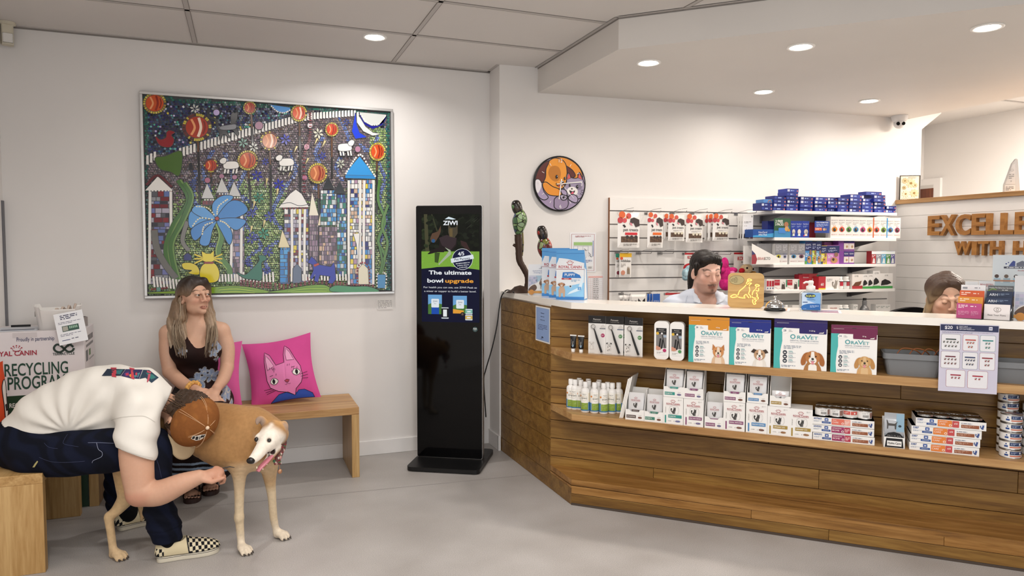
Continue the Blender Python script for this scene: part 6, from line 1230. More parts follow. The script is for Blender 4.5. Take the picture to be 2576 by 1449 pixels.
# white shelves on the clock wall and what stands on them
SZ=[1.673,1.480,1.286,1.098,.904];SOF=-.345;M_SH=mat('shelf_white','#ecebe8',.35);M_BRK=mat('bracket_grey','#77757a',.35,.6)
(sxl,_),(sxr,_)=CW.px(1947,668,SOF),CW.px(2253,668,SOF)
for k,z in enumerate(SZ):
 t=empty('wall_shelf',CW.w(sxl,-.0215,0),CW.rz,'%s white shelf on brackets at the right end of the slatted board'%('topmost','second','third','fourth','lowest')[k],'shelf','white wall shelves')
 MB().box(0,sxr-sxl,SOF+.0215,0,z-.022,z,M_SH).build('board',t,bevel=.0015)
 for x in(.12,.62,sxr-sxl-.14):
  m=MB();m.prism([(SOF+.06,z-.0225),(0,z-.0225),(0,z-.075),(-.02,z-.075)],x,x+.006,M_BRK,'x');m.box(x-.012,x+.018,-.018,0,z-.08,z-.0225,M_BRK);m.build('bracket',t)
def Q8(u,v):return 1880+u*.24837,460+v*.24837
def sbox(u0,u1,v0,v1,k,col,label,art=None,off=-.33,d=.06,group=None,zb=None,cat='box',name='medicine_box',h=None):
 p,q=Q8(u0,v0),Q8(u1,v1);(x0,zt),(x1,_)=CW.px(p[0],p[1],off),CW.px(q[0],q[1],off);zz=SZ[k]+.0006 if zb is None else zb;h=h or max(zt-zz,.012)
 m=MB();m.box(0,x1-x0,0,d,0,h,mat('box_'+col.lstrip('#'),col,.4));m.Y0=-.0002
 if art:art(m,x1-x0,h)
 tag(m.build(name,loc=CW.w(x0,off,zz),rz=CW.rz),label,cat,group);return zz+h
PILES=[(150,262,2),(268,395,4),(402,520,6),(540,668,4),(690,812,4),(820,918,4),(925,1032,4),(1040,1160,5),(1168,1280,4),(1290,1405,5),(1412,1512,2)]
ORDN=('first','second','third','fourth','fifth','sixth','seventh','eighth','ninth','tenth','eleventh');jr=random.Random(4)
def art_ng(m,w,h):
 m.rect(w*.04,h*.2,w*.24,h*.8,('#c9cede','#33479c')[jr.random()<.6],1);m.lines_of_text(w*.32,w*.78,h*.25,h*.7,1,'#93a7dc',1,.7,jr.randint(1,99));m.rect(w*.84,h*.2,w*.95,h*.55,'#c2736a',1);m.rect(0,h*.9,w,h,'#0f1c5e',1)
for i,(a,b_,n)in enumerate(PILES):
 z=SZ[0]+.0006
 for k in range(n):
  dx=jr.uniform(-5,5);tb=-.33+jr.uniform(0,.02);z=sbox(a+dx,b_+dx,0,0,0,jr.choice(['#1f2f8c','#1a2878','#233796']),'%s blue tablet box from the bottom in the %s pile on the top shelf'%(ORDN[k],ORDN[i]),art_ng,tb,.10,'piles of blue tablet boxes',z,h=.0262)+.0004
z1=SZ[0]+.0006+2*.0266
sbox(168,290,0,0,0,'#4f86c4','pale blue box with an orange mark on the first pile',lambda m,w,h:m.ring(w*.5,h*.2,h*.6,h*.16,'#d07a3a',1),-.31,.09,'piles of blue tablet boxes',z1,h=.0262)
sbox(1205,1365,0,0,0,'#22348e','blue tablet box laid across the ninth and tenth piles',art_ng,-.29,.08,'piles of blue tablet boxes',SZ[0]+.0006+5*.0266,h=.0262)
def art_ngd(m,w,h):m.poly([(0,0),(w,0),(w,h*.55),(0,h*.2)],'#3f9ad0',1);m.text('NexGard',w*.45,h*.52,h*.24,'#e3ecf4',3,maxw=w*.5);m.text('SPECTRA',w*.45,h*.2,h*.22,'#e3ecf4',3,maxw=w*.5)
sbox(58,272,470,545,1,'#1f4f9c','low blue display tray with white lettering at the left of the second shelf',art_ngd,-.335,.10,None,cat='display tray',name='display_tray')
def art_bup(i):
 def f(m,w,h):m.text('NexGard',w*.5,h*.78,h*.07,'#dfe6f4',2,maxw=w*.8);m.disc(w*.55,h*.35,w*.28,('#d9d3c9','#e3ddd2','#cfc7bd')[i],2,10,h*.16);m.poly([(w*.35,h*.1),(w*.75,h*.1),(w*.7,h*.35),(w*.4,h*.35)],'#eae6e0',2);m.lines_of_text(w*.15,w*.8,h*.6,h*.72,2,'#8fa6dc',2);m.disc(w*.3,h*.12,w*.1,('#3f9a5a','#3f8fc0','#c03a4a')[i],3,8)
 return f
for i,(a,b_)in enumerate(((440,492),(494,550),(555,625))):sbox(a,b_,385,545,1,'#1f3a9c','%s upright blue box showing a small dog on the second shelf'%ORDN[i],art_bup(i),-.32,.08,'upright blue boxes')
for i in range(3):sbox(208+24*i,230+24*i,385,545,1,'#22348e','%s thin blue box behind the low blue tray'%ORDN[i],None,-.20,.07,'thin blue boxes behind the tray')
def art_free(m,w,h):m.rect(0,0,w,h*.35,'#3a86b8',1);m.text('2 FREE',w*.28,h*.78,h*.13,'#eef2ea',3,bold=.02,maxw=w*.45);m.text('3 PACKS',w*.3,h*.62,h*.13,'#eef2ea',3,bold=.02,maxw=w*.5);m.disc(w*.72,h*.68,w*.14,'#a56f4f',3,10);m.poly([(w*.6,h*.3),(w*.95,h*.3),(w*.9,h*.6),(w*.65,h*.6)],'#3f6fa0',2);m.disc(w*.75,h*.45,w*.13,'#c99a5a',4,10);m.rr(w*.25,h*.22,w*.7,h*.5,.005,'#3f7fc9',3);m.disc(w*.88,h*.38,w*.07,'#d99a3a',4,10)
sbox(275,436,358,545,1,'#2f5a3f','green and blue free packs promotion card on the second shelf',art_free,-.34,.004,None,cat='card',name='promotion_card')
sbox(622,690,400,545,1,'#8f2a34','dark red curved pack half hidden on the second shelf',None,-.20,.05,None)
def art_dp(m,w,h):m.text('DOG PROMOTION',w*.5,h*.82,h*.1,'#e6ecf6',2,maxw=w*.8,bold=.02);m.lines_of_text(w*.1,w*.9,h*.5,h*.76,3,'#b9c9ec',2);m.rect(0,h*.2,w*.48,h*.44,'#d9683a',2);m.lines_of_text(w*.05,w*.42,h*.25,h*.4,2,'#f4e3d6',3);m.disc(w*.62,h*.3,w*.08,'#c9a58a',3,10);m.disc(w*.74,h*.3,w*.07,'#8a7a70',3,10)
sbox(685,830,385,515,1,'#27489c','blue dog promotion card hanging below the top shelf',art_dp,-.346,.003,None,cat='card',name='promotion_card',zb=SZ[1]+.035)
def art_wc(c,st=None):
 def f(m,w,h):
  m.text('BRAVECTO',w*.5,h*.80,h*.05,'#8a8a90',2,maxw=w*.8);m.lines_of_text(w*.12,w*.85,h*.62,h*.76,2,'#b9b6b4',2);m.text('PLUS',w*.5,h*.54,h*.05,c,2,maxw=w*.6);m.disc(w*.52,h*.40,w*.36,c,2,16,h*.125);m.disc(w*.5,h*.385,w*.2,'#2f2a28',3,10,h*.09);m.disc(w*.58,h*.43,w*.1,'#8a6f58',4,8);m.text('BRAVECTO',w*.5,h*.13,h*.045,'#b96a6a',2,maxw=w*.75)
  if st:m.rect(0,h*.02,w*.13,h*.98,st,2)
 return f
CW_=[('#e08a2a',None,'orange'),('#d9503f',None,'red'),('#4f9a3f',None,'green'),('#3f86b8',None,'blue'),('#b8347f',None,'magenta'),('#e0a02a',None,'amber'),('#d9503f','#e0602a','red'),('#6a9a2f',None,'green'),('#3f86c4','#3f9ad6','blue'),('#9a2f5a',None,'wine')]
XE=[845,920,993,1063,1134,1204,1274,1345,1412,1484,1550]
for i,(c,st,cn)in enumerate(CW_):sbox(XE[i]+1.5,XE[i+1]-1.5,340+i*1.5,548,1,'#ece8e4','%s white box from the left in the row of ten, with %s dog circle'%(ORDN[i],cn),art_wc(c,st),-.335,.05,'white boxes with coloured circles')
p,q=Q8(0,612),Q8(285,830);(xa,za),(xb,_)=CW.px(p[0],p[1],-.20),CW.px(q[0],q[1],-.335)
m=MB();w=CW.px(1948,668,-.335)[0]-CW.px(1884,668,-.335)[0];h=za-SZ[2]-.004;x0=CW.px(1880,668,-.34)[0]
x0=max(x0,sxl-.0);ww=CW.px(1950,668,-.335)[0]-x0
t=empty('display_tray',CW.w(sxl+.002,-.335,SZ[2]+.0006),CW.rz,'sloping white display tray with red and black lettering on the third shelf','display tray')
m=MB();wq=CW.px(Q8(350,0)[0],668,-.335)[0]-sxl;L0=CW.px(1890,668,-.335)[0]-sxl
m.prism([(L0,0),(wq*.72,0),(wq*.72,h*.28),(L0,h)],0,.002,M_CARD,'y');m.Y0=-.0003
m.poly([(L0,0.02*h),(L0+.035,.02*h),(L0+.045,h*.25),(L0+.03,h*.5),(L0,h*.68)],'#9a3a44',1);m.poly([(L0,h*.45),(L0+.03,h*.5),(L0,h*.68)],'#3a3a6a',2);m.text('BRAV',L0+.050,h*.22,h*.13,'#b5504a',2,'l',maxw=.06);m.text('ECTO',L0+.104,h*.22,h*.13,'#33343a',2,'l',maxw=.05)
m.build('side_panel',t);MB().box(L0,wq*.72,.10,.102,0,h*.9,M_CARD).build('rear_panel',t)
for i in range(6):sbox(100+24*i,122+24*i,615,700,2,'#8b8b8e','%s thin grey box standing in the sloping tray'%ORDN[i],lambda m,w,h:m.rect(0,h*.3,w,h*.36,'#c9c43a',1),-.30,.05,'thin grey boxes in the tray',zb=SZ[2]+.0008)
def art_gw(c):
 def f(m,w,h):m.rect(0,h*.45,w,h,'#8f8f93',1);m.lines_of_text(w*.12,w*.85,h*.62,h*.92,4,'#c4c4c8',2,.35);m.text('BRAVECTO',w*.5,h*.48,h*.05,'#4a5a8a',3,maxw=w*.8);m.disc(w*.52,h*.38,w*.3,c,2,14,h*.09);m.disc(w*.5,h*.37,w*.15,'#2a2826',3,8);m.text('BRAVECTO',w*.5,h*.12,h*.05,'#a9787a',2,maxw=w*.75)
 return f
for i,(a,b_,c,n)in enumerate(((280,350,'#c9c43a','yellow'),(353,405,'#8a8fae','grey'),(430,507,'#3f86b8','blue'),(510,583,'#7a4a6a','plum'))):sbox(a,b_,615,828,2,'#e0dedc','grey topped white box with %s circle on the third shelf'%n,art_gw(c),-.325,.06,'grey topped white boxes')
def art_ad(c,f2,navy='#1f2a5e'):
 def f(m,w,h):m.rect(0,h*.58,w,h*.98,navy,1);m.text('ADAPTIL',w*.45,h*.80,h*.07,'#e3e6f0',2,maxw=w*.7);m.lines_of_text(w*.1,w*.8,h*.64,h*.76,2,'#a9b3d6',2);m.disc(w*.6,h*.2,w*.28,'#b98a5a',2,12,h*.16);m.disc(w*.52,h*.24,w*.10,'#3a2a20',3,8);m.disc(w*.75,h*.5,w*.16,'#8a6550',2,12,h*.12);m.rect(0,0,w*.3,h*.14,f2,2);m.lines_of_text(w*.08,w*.5,h*.3,h*.5,3,'#e9ecf2',2)
 return f
for(a,b_,v,c,f2,l)in((586,655,588,'#3f86c4','#5a9a3f','blue calming box with a beagle'),(657,697,585,'#b8c43a','#4f7a2f','narrow lime calming box'),(699,748,592,'#6a9ac4','#e3e6ea','pale blue calming box'),(750,804,636,'#d8c83a','#3a3a5a','low yellow and navy calming box'),(808,928,632,'#c479b8','#d99ac9','wide pink and navy calming box')):sbox(a,b_,v,822,2,c,l+' on the third shelf',art_ad(c,f2),-.325,.06,'calming product boxes')
sbox(780,892,600,822,2,'#c97fb4','pink handled pack behind the wide pink box',None,-.24,.06,None)
for r_ in range(2):
 for i,(a,b_)in enumerate(((925,974),(976,1026),(1028,1080))):sbox(a,b_,(706,597)[r_],818,2,'#7a3f92','%s purple calming box from the left in the %s layer'%(ORDN[i],('lower','upper')[r_]),(lambda m,w,h:(m.rect(w*.05,h*.6,w*.95,h*.95,'#2a2a6a',1),m.text('FELIWAY',w*.5,h*.72,h*.12,'#e3e0ee',2,maxw=w*.75),m.rect(w*.05,h*.1,w*.95,h*.55,'#d8cfc9',1),m.disc(w*.6,h*.3,w*.2,'#a98a6a',2,8)))if i else None,-.325,.06,'purple calming boxes',zb=SZ[2]+.0006+r_*.1,h=.098)
for(a,b_,c,l)in((1260,1302,'#a93a3f','red and teal'),(1304,1357,'#8f8f9a','navy and red'),(1360,1404,'#5aa0c4','light blue'),(1406,1450,'#4f8a4a','green'),(1452,1492,'#5f5a94','violet')):sbox(a,b_,690,814,2,c,'small %s box at the right end of the third shelf'%l,lambda m,w,h:(m.rect(0,h*.75,w,h*.98,'#dfe6e8',1),m.lines_of_text(w*.1,w*.8,h*.5,h*.7,2,'#e9ecf0',1),m.poly([(w*.2,h*.05),(w*.8,h*.05),(w*.7,h*.4),(w*.4,h*.45)],'#d6dad8',1)),-.325,.05,'small boxes at the shelf end')
def art_red(m,w,h):m.rect(0,h*.45,w*.42,h*.95,'#b3283a',1);m.text('Advocate',w*.21,h*.72,h*.1,'#f0e0e0',2,maxw=w*.36);m.poly([(w*.55,h*.1),(w*.58,h*.5),(w*.68,h*.75),(w*.78,h*.7),(w*.85,h*.1)],'#4a3f3c',2);m.disc(w*.68,h*.62,w*.07,'#e6e0da',3,8);m.rect(w*.9,h*.3,w,h*.95,'#3f8f6a',1);m.line([(w*.05,h*.3),(w*.3,h*.12),(w*.5,h*.2)],.0015,'#b3283a',2)
for i in range(3):sbox(195+26*i,219+26*i,975,1078,3,'#e9e4e0','%s narrow red and white box on the fourth shelf'%ORDN[i],lambda m,w,h:(m.rect(w*.1,h*.35,w*.9,h*.85,'#b3283a',1),m.rect(w*.35,h*.12,w*.7,h*.25,'#2f4f86',1)),-.325,.06,'narrow red and white boxes')
for i,(a,b_)in enumerate(((275,402),(405,525))):sbox(a,b_,977,1078,3,'#ece8e4','%s wide white and red box with a dog on the fourth shelf'%ORDN[i],art_red,-.33,.05,'wide red and white boxes')
sbox(523,556,935,1000,3,'#b3283a','narrow red box behind the sanitiser pump',None,-.26,.05,None,zb=SZ[3]+.0006,h=.11);sbox(558,716,935,1000,3,'#c04a4f','tall red and white box behind the sanitiser pump',art_red,-.26,.05,None,h=.115)
sbox(724,792,950,1072,3,'#b8303a','red box marked with a number left of the cat box',lambda m,w,h:(m.text('60',w*.5,h*.3,h*.2,'#f0e4e2',2,bold=.02),m.rect(0,0,w,h*.1,'#d9c23a',1)),-.325,.06)
sbox(794,925,950,1072,3,'#eeebe8','wide white box with a grey cat on the fourth shelf',lambda m,w,h:(m.lines_of_text(w*.1,w*.5,h*.6,h*.85,3,'#a9a6a4',1),cat_sit(m,w*.72,h*.05,h*.7,'#9a938a',2)),-.325,.06)
def jar(a,b_,k,v,label,cap,grp,art,off=-.315,r_=None):
 p,q=Q8(a,v),Q8(b_,v);(x0,zt),(x1,_)=CW.px(p[0],p[1],off),CW.px(q[0],q[1],off);r=(x1-x0)/2;z=SZ[k]+.0006;h=max(zt-z,.03);t=empty('product_jar',CW.w((x0+x1)/2,off+r,z),CW.rz,label,'jar',grp)
 MB().lathe([(r*.9,0),(r,.003),(r,h*.72),(r*.7,h*.78),(0,h*.78)],M_PLW,20).build('body',t);MB().lathe([(r*.8,h*.78),(r*.82,h*.98),(r*.7,h),(0,h)],mat('cap_white','#f4f3f0',.4),20).build('cap',t)
 if art:m=MB();crect(m,-r*1.3,r*1.3,h*.1,h*.65,art[0],0,12);crect(m,-r*.5,r*.9,h*.25,h*.58,art[1],1,8);crect(m,-r*1.3,r*1.3,h*.58,h*.63,'#3a3a3c',2,12);wrap(m,0,r*1.01);m.build('label',t)
jar(926,990,3,950,'left white jar with black and red label on the fourth shelf',0,'white jars on the fourth shelf',('#e6e2e0','#b3283a'));jar(993,1056,3,950,'right white jar with teal and red label on the fourth shelf',0,'white jars on the fourth shelf',('#dfe6e4','#a93a42'))
sbox(1064,1166,925,1066,3,'#e9e4df','white and red box with a brown cat on the fourth shelf',lambda m,w,h:(m.rect(0,0,w,h*.22,'#a82f36',1),m.poly([(w*.05,h*.2),(w*.3,h*.45),(w*.7,h*.5),(w*.9,h*.55),(w*.8,h*.3),(w*.6,h*.2)],'#6a4028',2),m.text('CYTE',w*.4,h*.82,h*.09,'#33332f',2)),-.325,.06)
for i,(a,b_,v)in enumerate(((1169,1220,925),(1222,1272,922),(1274,1340,890),(1342,1470,916))):sbox(a,b_,v,1066,3,'#ebe9e6',('first narrow','second narrow','tall','widest')[i]+' white and green box with a black dog on the fourth shelf',lambda m,w,h:(m.rect(0,0,w,h*.16,('#3f9a4a','#a82f36')[i==2 and 0 or 0],1),m.text('CYTE',w*.5,h*.82,h*.08,'#2f2f2c',2,maxw=w*.8),m.poly([(w*.1,h*.2),(w*.15,h*.5),(w*.4,h*.62),(w*.75,h*.5),(w*.9,h*.35),(w*.6,h*.25)],'#1e1c1c',2)),-.325,.06,'white and green boxes')
sbox(455,522,1240,1300,4,'#e6e3df','plain white box left of the sanitiser bottle',None,-.30,.06);sbox(815,930,1238,1300,4,'#e9e6e2','white box with red lettering behind the worktop',lambda m,w,h:m.text('MALASEB',w*.5,h*.62,h*.14,'#b0504a',2,maxw=w*.7),-.31,.06)
for i,(a,b_)in enumerate(((932,984),(990,1048),(388,420))):jar(a,b_,4,1238,('first','second','smallest')[i]+' white bottle showing over the worktop edge',0,'white bottles on the lowest shelf',('#d9e3e6','#b9d3d9')if i<2 else None)
for i,(a,b_)in enumerate(((1075,1118),(1302,1345),(1347,1396),(1398,1446))):sbox(a,b_,1232,1300,4,'#e3e1de','%s small white box from the left on the lowest shelf'%ORDN[i],lambda m,w,h:m.lines_of_text(w*.1,w*.9,h*.6,h*.85,2,'#8f9a94',1),-.31,.05,'small white boxes on the lowest shelf')
p=Q8(1185,1300);x,_=CW.px(p[0],p[1],-.28);zt=CW.px(*Q8(1185,1168),-.28)[1];h=zt-SZ[4];t=empty('grey_bottle',CW.w(x,-.28,SZ[4]+.0006),CW.rz,'silver grey bottle with a ribbed neck and black cap','bottle')
m=MB();MG=mat('silver_plastic','#8f9092',.3,.4);m.lathe([(.03,0),(.033,.01),(.033,h*.3),(.026,h*.42),(.016,h*.55)]+[(.016+.002*(k%2),h*(.56+.035*k))for k in range(8)]+[(.012,h*.88),(0,h*.88)],MG,20);m.build('body',t);MB().lathe([(.013,h*.88),(.013,h),(0,h)],M_BLKS,16).build('cap',t)
# feature wall: wooden letters, award, framed flowers
def letter(ch,u0,u1,v0,v1,label):
 off=-.035;(x0,z1),(x1,_)=RW.px(u0,v0,off),RW.px(u1,v0,off);_,z0=RW.px((u0+u1)/2,v1,off);w,h=x1-x0,z1-z0
 v,f=glyphs(ch,.028,0);me=bpy.data.curves.new('g','FONT');me.body=ch;me.size=1;me.offset=.028;me.extrude=.5;me.resolution_u=4;o=bpy.data.objects.new('g',me);ms=bpy.data.meshes.new_from_object(o);bpy.data.objects.remove(o);bpy.data.curves.remove(me)
 a=np.array([q.co[:]for q in ms.vertices]);lo,hi=a.min(0),a.max(0)
 for q in ms.vertices:c=q.co;q.co=((c.x-lo[0])/(hi[0]-lo[0])*w,-.034*(c.z-lo[2])/(hi[2]-lo[2]),(c.y-lo[1])/(hi[1]-lo[1])*h)
 ms.materials.clear();ms.materials.append(wood('letter_oak','#8a5a28','#a36e35','#b98346',0,.45,.05));o=bpy.data.objects.new('wooden_letter',ms);COL.objects.link(o);o.location=RW.w(x0,-.0015,z0);o.rotation_euler=(0,0,RW.rz);tag(o,label,'letter','wooden letters on the white boards')
def Qr(u,v):return 2200+u*.3037,380+v*.3037
for ch,a,b_,v0,v1,l in(('E',442,540,538,697,'wooden letter E first in the upper word'),('X',542,668,531,699,'wooden letter X in the upper word'),('C',671,797,527,697,'wooden letter C in the upper word'),('E',806,917,521,694,'wooden letter E between C and L in the upper word'),('L',924,1031,516,690,'first wooden letter L in the upper word'),('L',1043,1152,513,690,'second wooden letter L in the upper word'),('E',1163,1268,506,689,'wooden letter E cut off by the right edge of the photo'),('W',658,797,748,862,'wooden letter W in the lower word'),('I',806,847,748,862,'wooden letter I in the lower word'),('T',857,945,746,865,'wooden letter T in the lower word'),('H',956,1055,744,866,'wooden letter H ending the first lower word'),('H',1146,1262,745,880,'wooden letter H starting the second lower word')):letter(ch,*Qr(a,v0),*Qr(b_,v1))if False else letter(ch,Qr(a,v0)[0],Qr(b_,v0)[0],Qr(a,v0)[1],Qr(a,v1)[1],l)
ZL=1.7995
def ledge(u,v,off):x,_=RW.px(u,v,off);return Frame(RW.w(x,off,ZL),R(-28))
fr=ledge(2263,502,-.012);(w,_),(_,zt)=fr.px(2314,500),fr.px(2286,441);h=zt-ZL;t=empty('pressed_flower_frame',fr.o,fr.rz,'glass frame of pressed cream flowers on the oak ledge','picture frame')
m=MB();MBk=mat('frame_black','#1a1918',.4)
for a in((0,w,0,.004),(0,w,h-.004,h),(0,.004,0,h),(w-.004,w,0,h)):m.box(a[0],a[1],0,.012,a[2],a[3],MBk)
m.build('frame',t);m=MB();m.box(.004,w-.004,.004,.006,.004,h-.004,mat('flower_backing','#e3d9c6',.5));m.Y0=.0035
fl=random.Random(9)
for(a,b_,r_,c)in((.55,.68,.26,'#cfc19c'),(.25,.78,.17,'#c4b48a'),(.3,.25,.2,'#d9cdb2'),(.72,.28,.24,'#cdbd97'),(.75,.6,.14,'#c2b28a'),(.22,.5,.12,'#b5a57c')):
 for k in range(9):q=2*math.pi*k/9;m.disc(w*a+w*r_*.55*math.cos(q),h*b_+w*r_*.55*math.sin(q),w*r_*.42,c,1+fl.random()*2,10,w*r_*.2,q)
 m.disc(w*a,h*b_,w*r_*.24,'#8f7238',4,12)
for k in range(8):m.line([(w*(.1+.1*k),h*.03),(w*(.2+.09*k),h*.1)],.0015,'#6a5f48',3);m.line([(w*(.4+.05*k),h*.86),(w*(.45+.05*k),h*.94)],.0015,'#5a4f3c',3)
m.build('flowers',t)
fr=ledge(2526,486,.06);fr=Frame(fr.o,R(-38));(w,_),(_,zt)=fr.px(2566,484),fr.px(2548,399);h=zt-ZL;t=empty('glass_award',fr.o,fr.rz,'clear tapering glass award on the oak ledge','award');M_AW=mat('award_glass','#d3d6da',.12,trans=.35,coat=.3)
m=MB();m.prism([(0,0),(w,0),(w*.96,h*.2),(w*.78,h*.97),(w*.68,h),(w*.45,h*.86),(w*.0,h*.24)],0,.03,M_AW,'y');m.build('body',t,bevel=.002);m=MB();m.Y0=-.0005;m.poly([(w*.06,h*.25),(w*.68,h*.25),(w*.62,h*.85),(w*.45,h*.82)],'#b9bcc0',1);m.rect(w*.03,h*.02,w*.68,h*.22,'#c4c6c9',1);m.lines_of_text(w*.08,w*.62,h*.06,h*.19,3,'#6a6d72',2);m.lines_of_text(w*.25,w*.58,h*.4,h*.56,3,'#7d8085',2);m.ring(w*.44,h*.66,w*.09,.0015,'#85888c',2);m.text('R',w*.42,h*.32,h*.04,'#5a5d62',2);m.build('engraving',t)
p=pZ(2262,298,Z_SOFF);p=Vector((min(p.x,4.93),min(p.y,4.26),Z_SOFF));t=empty('dome_camera',p,R(-35),'white twin lens dome camera under the lowered ceiling','security camera');MWC=mat('camera_white','#dcdcdc',.3)
MB().lathe([(.062,-.001),(.062,-.012),(.055,-.035),(.046,-.05),(0,-.05)],MWC,28).build('base',t);m=MB();m.ball((0,0,-.058),(.046,.046,.045),MWC,24,16);m.build('dome',t)
for s_ in(-1,1):m=MB();m.ball((s_*.019,-.040,-.068),(.0145,.008,.0145),M_BLK,14,10);m.build('lens',t)
p=pY(17,62,YW-.07);t=empty('motion_sensor',(max(p.x,XL+.05),YW-.07,Z_CEIL-.001),R(20),'cream motion sensor in the top left corner of the ceiling','sensor');MCR=mat('sensor_cream','#cfc8b4',.45)
MB().lathe([(.042,0),(.042,-.012),(.03,-.018),(0,-.018)],MCR,24).build('mount',t);MB().rbox(-.028,.028,-.025,.02,-.125,-.016,.008,MCR).build('body',t,bevel=.004);MB().rbox(-.024,.024,-.029,-.024,-.115,-.065,.006,mat('sensor_lens','#e3e1dc',.3)).build('lens',t)
MB().rbox(-.038,-.030,-.012,.01,-.12,-.02,.003,mat('sensor_arm','#a59d88',.5)).build('arm',t)
# recycling box, basket, leaflets, cushions on the left
BXF=Frame((XL+.02,4.30,0),R(3));(bxr,zt1),(_,zt2)=BXF.px(211,838,0),BXF.px(60,826,0);bxh=(zt1+zt2)/2;bxd=.37
t=empty('recycling_box',BXF.o,BXF.rz,'tall white cardboard recycling box with green lettering behind the left bench','box');M_BOX=mat('box_card_white','#e2dcdd',.5)
m=MB();m.box(0,bxr,0,bxd,0,bxh,M_BOX);m.build('carton',t,bevel=.002)
m=MB();m.Y0=-.0008
def B(u,v):return BXF.px(u,v,0)
def bt(s_,u0,u1,vb,vc,c,bold=.02):
 (a,z),(b_,_)=B(u0,vb),B(u1,vb);m.text(s_,(a+b_)/2,z,B(u0,vc)[1]-z,c,2,bold=bold,w=b_-a)
bt('Proudly in partnership',42,137,859,849,'#3a3a62',.005);bt('ROYAL CANIN',-27,93,898,886,'#a3243a');crown(m,B(42,885)[0],B(42,884)[1],.062,'#a3243a',2);bt('TERRACYCLE',133,188,894,888,'#22362c')
def BP(L_):return[B(134+(u-507)*.2623,680+v*.2623)for u,v in L_]
m.line(BP(smooth_path([(700,735),(665,712),(630,735),(600,770),(565,785),(525,770),(515,740),(540,712),(575,720),(610,750),(650,780),(690,772),(706,745)],4)),.0105,'#22362c',2);m.poly(BP([(640,700),(690,700),(650,735)]),'#22362c',3);m.poly(BP([(545,790),(590,770),(590,800)]),'#22362c',3)
bt('RECYCLING',12,172,947,916,'#1f4535',.012);bt('PROGRAM',20,165,981,949,'#1f4535',.012)
(a,z1),(b_,_)=B(-40,1001),B(212,999);m.rect(.0,.0,bxr,z1,'#1d3a24',1);bt('RECYCLE YOUR',24,118,1026,1015,'#e3e0dc');bt('CAT & DOG',40,104,1040,1030,'#e3e0dc')if False else bt('CAT FOOD',41,103,1040,1030,'#e3e0dc');bt('POUCHES',41,98,1056,1045,'#e3e0dc')
m.rect(bxr*.28,bxh-.03,bxr*.52,bxh-.004,'#cfc9ca',1);m.build('front_print',t)
m=MB();sx=bxr+.0006
def sidep(y0,z0,y1,z1,c):m.add([(sx,y0,z0),(sx,y1,z0),(sx,y1,z1),(sx,y0,z1)],[(0,1,2,3)],pm(c))
for k in range(8):sidep(.05+.0*k,bxh-.18-.11*k,.12,bxh-.12-.11*k,'#5a5a5e');sidep(.058,bxh-.175-.11*k,.112,bxh-.125-.11*k,'#e2dcdd')if False else None;sidep(.16,bxh-.16-.11*k,.22,bxh-.125-.11*k,'#4f7a3a');sidep(.16,bxh-.185-.11*k,.34,bxh-.175-.11*k,'#a9a5a6')
for k in range(9):sidep(.06+.03*k,bxh-.075,.078+.03*k,bxh-.045,'#2a2a2c');sidep(.06+.03*k,bxh-.105,.083+.03*k,bxh-.09,'#7d7b7c')
m.build('side_print',t)
top=Frame(BXF.w(0,0,bxh),BXF.rz)
m=MB();m.box(.02,.22,.05,.26,.0006,.003,mat('flyer_grey','#d5d9e0',.5));m.v=[(x,y,z)for x,y,z in m.v];m.box(.05,.2,.09,.12,.003,.0034,pm('#33405f'));m.box(.03,.21,.055,.064,.003,.0034,pm('#33405f'));tag(m.build('flyer',loc=top.o,rz=top.rz),'grey blue flyer lying on the recycling box left of the basket','paper')
m=MB();m.box(.06,.15,.28,.29,.0,.012,M_BLKS);tag(m.build('marker_pen',loc=top.o+Vector((0,0,.0006)),rz=top.rz),'black marker lying on the recycling box behind the flyer','pen')
bk0=BXF.px(78,822,.03)[0];bk1=BXF.px(211,815,.10)[0];bw,bd2,bh2=bk1-bk0-.01,.20,.125
t=empty('white_basket',BXF.w(bk0+.01,.035,bxh+.0006),BXF.rz+R(8),'white plastic basket with cut-out handles on the recycling box','basket');m=MB();n0=6
def brect(k,z,r,dz=0):return[(a,b_,z+(dz*(1 if a<.03 or a>bw-.03 else 0)))for a,b_ in rrect(k,bw-k,k,bd2-k,r,n0)]
A=[brect(.02,0,.03),brect(.004,bh2*.8,.03,.02),brect(-.001,bh2*.86,.032,.02),brect(.004,bh2*.86,.028,.02),brect(.024,.004,.028)];n=len(A[0]);m.add([v for a in A for v in a],[(i*n+k,i*n+(k+1)%n,(i+1)*n+(k+1)%n,(i+1)*n+k)for i in range(4)for k in range(n)]+[tuple(reversed(range(n))),tuple(range(4*n,5*n))],M_PLW,True);m.build('tub',t)
for x in(.0035,bw-.0105):m=MB();m.prism(rrect(bd2*.3,bd2*.7,bh2*.55,bh2*.76,.012,5),x,x+.007,mat('basket_slot','#b4b2ae',.7),'x');m.build('handle_slot',t)
m=MB()
for k in range(5):m.tube(smooth_path([(.05+.03*k,.06,bh2*.3),(.07+.03*k,.09,bh2*.75+.008*k),(.11+.02*k,.12,bh2*.6)],4),.006,mat('card_scrap','#cbb9ac',.7),5)
tag(m.build('paper_scraps',loc=BXF.w(bk0+.01,.035,bxh+.003),rz=BXF.rz+R(8)),'crumpled paper scraps inside the white basket','paper')
(na,nz),(nb,nz2),(nc,nz3)=BXF.px(134,792,-.02),BXF.px(206,778,-.02),BXF.px(187,857,-.05);wv=math.hypot(nb-na,nz2-nz);hv=math.hypot(nc-na,nz3-nz)
